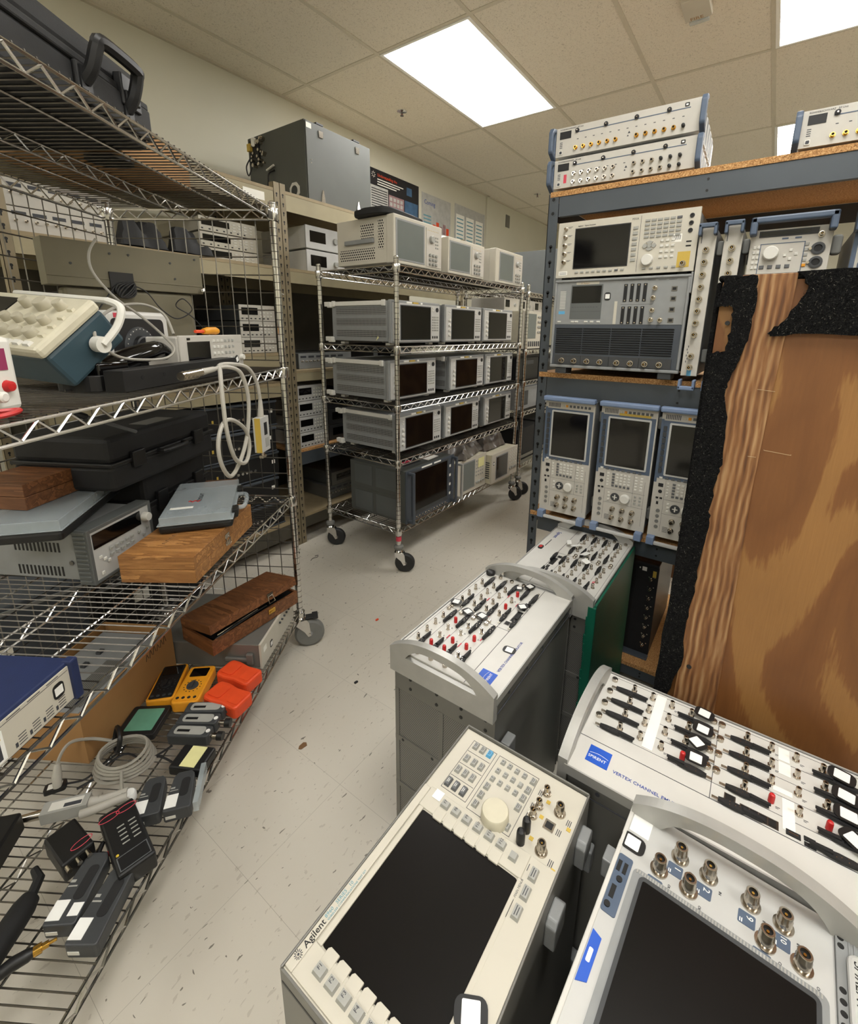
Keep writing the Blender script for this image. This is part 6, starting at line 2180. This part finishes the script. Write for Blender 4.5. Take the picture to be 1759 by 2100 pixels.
# ---- bottom shelf -------------------------------------------------------------------------------------------
Zb = S1
t, M = cthing('rack_instrument', 'pinkish-grey flat instrument under the open wooden case on the bottom shelf', 'test instrument', -340, 20, Zb, 0)
Mi = M
part(t, M, 'body', lambda b: b.box(0, 300, 0, 380, 0, 92), ['sidegrey'], bevel=3)
part(t, fr(M), 'front_panel', lambda b: (b.box(-2, 302, -2, 94, 0, 8), b.box(16, 40, 50, 70, 8, 9, 1), [b.cyl((160+i*22, 70, 8), (160+i*22, 70, 14), 4, n=8, m=2) for i in range(6)]), ['cream_panel', 'paper', 'darkgrey'], bevel=1.5)
tagplate(t, fr(M), 80, 40, 0, .8, 8)
part(t, M, 'side_handle', lambda b: (b.box(-12, -2, 40, 120, 30, 44), b.box(-12, 0, 20, 44, 20, 60)), ['sidegrey'], bevel=3)

t, M = cthing('wooden_case', 'open brown wooden case with metal latch and black contents, on the flat grey instrument', 'wooden case', -408, 142, Zb+95, -.48)
part(t, M, 'base', lambda b: (b.box(0, 366, 0, 8, 0, 52), b.box(0, 366, 162, 170, 0, 52), b.box(0, 8, 8, 162, 0, 52), b.box(358, 366, 8, 162, 0, 52), b.box(8, 367, 8, 162, 0, 6)), ['plank_brown'])
Ml = M @ T(0, 170, 52) @ Matrix.Rotation(-.15, 4, 'X') @ T(0, -170, 0)
part(t, Ml, 'lid', lambda b: (b.box(0, 366, 0, 170, 26, 34), b.box(0, 366, 0, 8, 2, 26), b.box(0, 8, 8, 162, 2, 26), b.box(358, 366, 8, 162, 2, 26), b.box(0, 366, 162, 170, 2, 26)), ['plank_brown'])
part(t, M, 'black_contents', lambda b: (b.box(20, 355, 20, 150, 7, 46), b.tube(spline([(20, 12, 50), (80, 4, 60), (160, 8, 62), (230, 14, 58)], 5), 3, 6), b.tube(spline([(30, 16, 56), (100, 8, 66), (190, 12, 66)], 5), 2.4, 6, 1)), ['black', 'nickel'], bevel=0)
part(t, fr(M), 'latch_plate', lambda b: (b.box(226, 256, 26, 46, 0, 3), b.box(230, 252, 30, 36, 3, 5)), ['brass'], bevel=.6)
part(t, Ml @ frame((0, 0, 0), (1, 0, 0), (0, 0, 1), (0, -1, 0)), 'latch_loop', lambda b: (b.box(228, 254, 16, 30, 0, 3), b.tube([(232, 20, 4), (228, -4, 10), (254, -4, 10), (250, 20, 4), (232, 20, 4)], 2, 6)), ['nickel'])
part(t, Ml, 'burnt_lettering', lambda b: (b.box(300, 370, 100, 101, 34, 34.4), b.box(300, 370, 60, 61, 34, 34.4), b.box(300, 301, 60, 100, 34, 34.4), b.box(370, 371, 60, 101, 34, 34.4), b.box(312, 356, 84, 86, 34, 34.4), b.box(312, 350, 74, 76, 34, 34.4)), ['card_dark'])

t, M = cthing('cardboard_box', 'open brown cardboard box with handwriting standing on the bottom shelf behind the multimeters', 'box', -726, 328, Zb, -.02)
part(t, M, 'carton', lambda b: (b.box(0, 380, 0, 4, 0, 160), b.box(0, 4, 4, 236, 0, 160), b.box(376, 380, 4, 236, 0, 160), b.box(0, 380, 236, 240, 0, 160), b.box(4, 376, 4, 236, 0, 5)), ['card'])
part(t, M, 'flap', lambda b: b.add([(0, 0, 160), (380, 0, 160), (376, -50, 180), (4, -50, 180), (0, 0, 163), (380, 0, 163), (376, -50, 183), (4, -50, 183)], [(0, 1, 2, 3), (7, 6, 5, 4), (0, 4, 5, 1), (2, 6, 7, 3), (1, 5, 6, 2), (0, 3, 7, 4)]), ['card']) if 0 else None
part(t, fr(M), 'handwriting', lambda b: [b.tube(spline([(250+i*17, 120, .5), (256+i*17, 140+(i % 3)*5, .5), (262+i*17, 124, .5)], 3), 1, 4) for i in range(6)], ['inkblack'])
t, M = cthing('rack_unit', 'grey perforated metal unit lying in the open cardboard box', 'test instrument', -706, 350, Zb+40, -.02)
part(t, M, 'body', lambda b: b.box(0, 330, 0, 200, 0, 104), ['midgrey'], bevel=2)
part(t, M, 'vent_screen', lambda b: b.box(20, 200, 10, 80, 104, 104.6), ['perf_grey'])
part(t, M, 'stub', lambda b: [b.box(40+i*60, 60+i*60, 120, 134, 104, 112) for i in range(4)], ['darkgrey'])
solo('paper_sheet', lambda b: b.box(0, 190, 0, 60, 0, .8), 'paper', C(-850, 415, Zb-.3, -.1), 'white paper sheet under the wires at the back of the bottom shelf', 'paper') if 0 else None


def meter(label, cat, u, w_, a, body, face, L_=160, W_=82):
    t, M = cthing('multimeter', label, cat, u, w_, Zb, a, 'handheld multimeters on the bottom shelf')
    part(t, M, 'holster', lambda b: b.prism(rrect(0, L_, 0, W_, 12), 0, 36), [body], bevel=4)
    part(t, M, 'face', lambda b: b.rbox(7, L_-7, 7, W_-7, 36, 38, 6), [face], bevel=.6)
    part(t, M, 'display', lambda b: b.rbox(L_-52, L_-14, 14, W_-14, 38, 39, 4), ['glass_black'])
    part(t, M, 'dial', lambda b: (b.lathe(L_*.42, W_/2, [(18, 38), (17, 42)], 22), b.box(L_*.42-15, L_*.42+15, W_/2-3, W_/2+3, 42, 47)), ['darkgrey' if face != 'black' else 'softblack'], smooth=True)
    part(t, M, 'print', lambda b: ([b.box(L_*.42+25*math.cos(k*PI/7)-1.5, L_*.42+25*math.cos(k*PI/7)+1.5, W_/2+25*math.sin(k*PI/7)-2, W_/2+25*math.sin(k*PI/7)+2, 38, 38.4) for k in range(14)], [b.lathe(18, 16+k*17, [(5, 38), (5, 39), (3, 39)], 10) for k in range(4)]), ['inkblack' if face != 'black' else 'darkgrey'])
    return t


meter('black-faced multimeter in an orange-yellow holster, left of the yellow one', 'multimeter', -528, 212, .26, 'amber', 'black')
meter('all-yellow multimeter between the black-faced one and the orange holsters', 'multimeter', -536, 130, .16, 'amber', 'amber')


def holster(label, u, w_, a):
    t, M = cthing('orange_holster', label, 'multimeter', u, w_, Zb, a, 'orange rubber holsters face down')
    part(t, M, 'shell', lambda b: (b.prism([(8, 0), (68, 0), (76, 10), (72, 60), (78, 100), (76, 130), (64, 138), (12, 138), (0, 130), (-2, 100), (4, 60), (0, 10)], 0, 42)), ['orange'], bevel=8)
    part(t, M, 'back_recess', lambda b: (b.rbox(12, 64, 78, 128, 42, 46, 8), b.rbox(14, 60, 10, 50, 42, 44, 6)), ['orange'], bevel=2)


holster('orange rubber-cased meter lying face down, farther of two', -468, 8, -.34)
holster('orange rubber-cased meter lying face down, nearer of two', -566, -2, -.34)


def sensor(label, u, w_, a, sc=1):
    t, M = cthing('power_sensor', label, 'power sensor', u, w_, Zb, a, 'grey power sensors lying in a row')
    part(t, M, 'body', lambda b: b.prism(rrect(0, 40, 0, 120, 8), 0, 34), ['darkgrey'], bevel=4)
    part(t, M, 'top_label', lambda b: (b.rbox(6, 34, 16, 104, 34, 35, 10), b.box(14, 22, 60, 96, 35, 35.4, 1), b.cyl((20, 8, 34), (20, 8, 35.5), 6, n=14, m=2)), ['key_grey', 'black', 'white'])
    part(t, M, 'connector', lambda b: (b.cyl((20, 0, 18), (20, -18, 18), 7, n=12), b.cyl((20, -18, 18), (20, -34, 18), 12, n=14, m=1)), ['nickel', 'black'], smooth=True)


for i, (u, lb) in enumerate(((-656, 'nearest'), (-611, 'middle'), (-566, 'farthest'))):
    sensor('grey power sensor with oval label and black knob end, %s of three in a row' % lb, u, 34, .02+.03*i)

solo_t, M = cthing('relay_box', 'black box with a yellow sticky note on top, in front of the power sensors', 'box', -752, 0, Zb, -.06)
part(solo_t, M, 'case', lambda b: b.box(0, 72, 0, 92, 0, 28), ['black'], bevel=5)
part(solo_t, M, 'sticky_note', lambda b: b.box(6, 68, 22, 64, 28, 29), ['note'])
part(solo_t, M, 'round_label', lambda b: b.cyl((0, 30, 14), (-1, 30, 14), 11, n=18), ['white'])

t, M = cthing('handheld_display', 'black handheld with a pale green screen leaning behind the cable coil', 'handheld device', -645, 200, Zb, .12)
part(t, M, 'case', lambda b: b.rbox(0, 110, 0, 110, 0, 20, 8), ['black'], bevel=3)
part(t, M, 'screen', lambda b: b.rbox(16, 96, 14, 92, 20, 21, 3), ['green_screen'])


def coil(b):
    for k in range(5):
        rx, ry = 62-k*3, 74-k*4
        b.tube([(rx*math.cos(a*PI/14), ry*math.sin(a*PI/14), 6+k*9+3*math.sin(a*PI/7+k)) for a in range(28)], 4.2, 6, closed=True)
    b.tube(spline([(30, 56, 40), (6, 92, 70), (-30, 116, 92), (-62, 124, 66), (-76, 122, 20)], 6), 4.2, 6)
    b.tube(spline([(-50, -30, 30), (-90, -60, 20), (-105, -80, 16), (-112, -110, 16)], 6), 4.2, 6)


t, M = cthing('probe_cable', 'coiled grey probe cable with black strap on the bottom shelf', 'probe cable', -722, 228, Zb+3, 0)
part(t, M, 'coil', coil, ['coil_grey'], smooth=True)
part(t, M, 'strap', lambda b: b.tube(spline([(30, 30, 50), (60, 60, 56), (50, 66, 20), (24, 40, 10)], 5, True), 6, 6, closed=True), ['black'], smooth=True)
part(t, M, 'probe_handle', lambda b: b.tube([(-64, 124, 64), (-74, 122, 34), (-80, 120, 8)], [7, 11, 9], 10), ['cable_grey'], smooth=True)
part(t, M, 'lower_tube', lambda b: b.tube([(-100, -80, 18), (-140, -20, 18), (-150, 0, 18)], 10, 10), ['cable_grey'], smooth=True)
t, M = cthing('probe_amplifier', 'grey printed probe body with metal ends lying along the bottom shelf', 'probe', -855, 225, Zb, .35)
part(t, M, 'body', lambda b: (b.box(0, 34, 0, 96, 0, 30), b.box(6, 28, 12, 80, 30, 30.6, 1), b.box(8, 18, 14, 50, 30.6, 31, 2)), ['key_grey', 'key_light', 'ink'], bevel=3)
part(t, M, 'front_barrel', lambda b: b.tube([(17, 96, 15), (17, 130, 15), (17, 165, 15)], [11, 9, 8], 12), ['nickel'], smooth=True)
part(t, M, 'rear_barrel', lambda b: b.tube([(17, 0, 15), (17, -16, 15), (17, -20, 15), (20, -80, 17)], [13, 13, 10, 11], 12), ['cable_grey'], smooth=True)
t, M = cthing('usb_dongle', 'small black dongle with white label on a thin black lead, beside the coil', 'dongle', -800, 330, Zb, .5)
part(t, M, 'case', lambda b: (b.rbox(0, 26, 0, 46, 0, 12, 6), b.box(5, 21, 8, 38, 12, 12.5, 1)), ['black', 'key_light'], bevel=2)
part(t, M, 'lead', lambda b: b.tube(spline([(13, 0, 6), (10, -40, 4), (40, -70, 4), (70, -110, 5), (110, -120, 5), (90, -60, 5)], 6), 2.6, 6), ['cable_dark'], smooth=True)
solo('cable', lambda b: (b.tube(spline([(0, 0, 4), (40, -60, 4), (30, -120, 6), (70, -160, 5), (40, -220, 4)], 6), 3.2, 6), b.tube(spline([(30, -20, 6), (90, -70, 5), (60, -140, 8), (100, -190, 5)], 6), 3, 6)), 'cable_dark', C(-800, 300, Zb+1, .2), 'tangle of black leads under the cable coil', 'cable', smooth=True)
solo('cap_plug', lambda b: b.lathe(0, 0, [(15, 0), (15, 16), (12, 20)], 16), 'white', C(-812, 150, Zb), 'white round plastic cap near the coil end', 'cap', smooth=True)


def clamp(label, u, w_, a, L_=150, lab2=False, clear=False):
    t, M = cthing('sensor_module', label, 'handheld meter', u, w_, Zb, a, 'dark handheld modules with white labels')
    part(t, M, 'body', lambda b: b.prism([(0, 4), (4, 0), (L_*.9, 8), (L_, 16), (L_, 48), (L_*.9, 56), (4, 62), (0, 58)], 0, 34), ['darkgrey'], bevel=5)
    part(t, M, 'recess', lambda b: b.rbox(L_*.32, L_*.8, 14, 34, 34, 34.8, 8), ['softblack'])
    part(t, M, 'white_label', lambda b: b.box(8, 42, 34, 60, 34, 34.8), ['white'])
    part(t, M, 'end_label', lambda b: b.rbox(-1, 0, 34, 56, 10, 18, .4), ['key_light'])
    part(t, M, 'lettering_mark', lambda b: (b.box(L_*.5, L_*.52, 38, 56, 34, 34.4), b.box(L_*.56, L_*.6, 46, 56, 34, 34.4)), ['key_grey'])
    if lab2:
        part(t, M, 'square_label', lambda b: b.box(14, 36, 4, 24, 34, 34.8), ['white'])
        part(t, M, 'red_lead', lambda b: b.tube([(L_, 22, 18), (L_+30, 16, 20)], 5, 8), ['red'], smooth=True)
        part(t, M, 'black_lead', lambda b: b.tube([(L_, 42, 18), (L_+28, 46, 20)], 5, 8), ['black'], smooth=True)
    if clear:
        part(t, M, 'clear_guard', lambda b: b.box(10, 120, -14, -2, 2, 30), ['clear_lid'])


clamp('dark grey module left of its twin, below the box with the sticky note', -866, 34, .34, 104, False, False)
clamp('dark grey module with a clear guard on its aisle side, right of its twin', -846, -30, .34, 104, False, True)
clamp('dark module with two white labels and red and black leads', -1080, 62, .12, 130, True)
clamp('dark module with one white label, nearest the aisle edge at the bottom', -1108, -4, .06, 135)


def brick(label, u, w_, z, a, W_, D_, H_, oval, tilt=None):
    t, M = cthing('power_module', label, 'electronic module', u, w_, z, a, 'black modules with red oval marks', tilt)
    part(t, M, 'case', lambda b: b.box(0, W_, 0, D_, 0, H_), ['black'], bevel=5)
    part(t, M, 'red_oval_mark', lambda b: [b.tube([(ox+20*math.sin(k*PI/12)*0+8*math.cos(k*PI/12), oy+20*math.sin(k*PI/12), H_+.5) for k in range(24)], .9, 4, closed=True) for ox, oy in oval], ['pinkred'])
    return t, M


t, M = brick('flat black module with red ovals, yellow dot and rows of print', -954, -18, Zb, .87, 178, 70, 44, ((158, 18), (158, 52)))
part(t, M, 'printed_panel', lambda b: (b.box(8, 44, 6, 64, 44, 44.6, 0), b.box(10, 42, 8, 62, 44.6, 44.8, 1), [b.box(68+i*12, 71+i*12, 10, 24, 44, 44.4, 2) for i in range(5)], [b.box(68+i*12, 71+i*12, 32, 46, 44, 44.4, 2) for i in range(5)], b.cyl((50, 60, 44), (50, 60, 44.8), 3, n=10, m=3)), ['key_dark', 'black', 'key_grey', 'yellow'])
t, M = brick('small black cube module with one red oval and connector stubs', -945, 128, Zb, 1.06, 100, 60, 48, ((22, 16),))
part(t, M, 'connector', lambda b: [b.cyl((-1, 16+i*18, 40), (-16, 16+i*18, 40), 5, n=10) for i in range(3)], ['nickel'], smooth=True)
brick('dark reddish-black module at the far left of the bottom shelf', -985, 318, Zb, .3, 96, 74, 50, ())
solo('metal_bar', lambda b: (b.box(0, 150, 0, 22, 0, 12), b.box(0, 150, 8, 14, 12, 13)), 'midgrey', C(-1010, 262, Zb, .5), 'long grey metal bar lying between the dark modules', 'bar', bevel=1) if 0 else None
t, M = cthing('torch', 'thick black cylinder lying at the left edge of the bottom shelf', 'cylinder', -1205, 172, Zb+24, .12)
part(t, M, 'barrel', lambda b: (b.tube([(0, 0, 0), (120, 0, 0), (150, 0, 0), (168, 0, 0)], [22, 23, 22, 17], 18), b.tube([(168, 0, 0), (200, 6, 4), (215, 26, 10)], [10, 10, 7], 8)), ['softblack'], smooth=True)
t, M = cthing('adapter_plug', 'small brass coaxial adapter on a black plug, lower left corner', 'adapter', -1112, 118, Zb+12, -.9)
part(t, M, 'brass_tip', lambda b: b.tube([(0, 0, 0), (12, 0, 0), (12.1, 0, 0), (22, 0, 0), (22.1, 0, 0), (34, 0, 0)], [9, 9, 6, 6, 3, 3], 10), ['brass'], smooth=True)
part(t, M, 'plug_body', lambda b: b.tube([(0, 0, 0), (-8, 0, 0), (-30, 0, 0), (-70, -10, 0)], [8, 11, 12, 9], 10), ['black'], smooth=True)

solo('metal_rod', lambda b: (b.tube([(0, 0, 0), (160, 0, -72)], 5, 8), b.tube([(-60, 0, 27), (0, 0, 0)], 8, 8, 1)), ['key_dark', 'black'], C(-640, 240, 1118), 'thin grey rod with a dark grip leaning against the upper black case', 'rod', smooth=True)
solo('cable', lambda b: (b.tube(spline([(0, 0, 0), (-10, 0, -40), (-26, 0, -70)], 4), 4, 6), b.tube([(-26, 0, -70), (-44, 0, -104)], 9, 8, 1)), ['inkteal', 'black'], C(-905, 200, 1180), 'short blue lead with a black tip hanging under the second shelf', 'cable', smooth=True)

# ---- gear on the floor between the cart and the tan rack, seen through the wires of the third shelf
for nm, lb, x, y, w_, d, h, mt in (('equipment_case', 'dark slate equipment case on the floor behind the left cart', .08, 1.84, 380, 380, 470, 'slate'),
                                   ('equipment_case', 'black equipment case on the floor behind the left cart, against the tan rack', .54, 2.03, 420, 200, 330, 'softblack')):
    t = thing(nm, lb, 'case', (x, y, 0), 0)
    F = frame((x, y, 0), (1, 0, 0), (0, 0, 1), (0, -1, 0))
    part(t, F, 'body', lambda b: b.box(0, w_, 0, h, -d, 0), [mt], bevel=4)
    part(t, F, 'trim_bar', lambda b: b.box(4, w_-4, h-26, h-14, 0, 6), ['midgrey'])
    part(t, F, 'paper_label', lambda b: b.box(w_*.3, w_*.3+60, h*.6, h*.6+50, 0, .6), ['paper'])
    part(t, F, 'handle', lambda b: b.tube(spline([(w_*.35, h*.4, 0), (w_*.37, h*.4, 26), (w_*.63, h*.4, 26), (w_*.65, h*.4, 0)], 4), 6, 8), ['chrome_dark'], smooth=True)
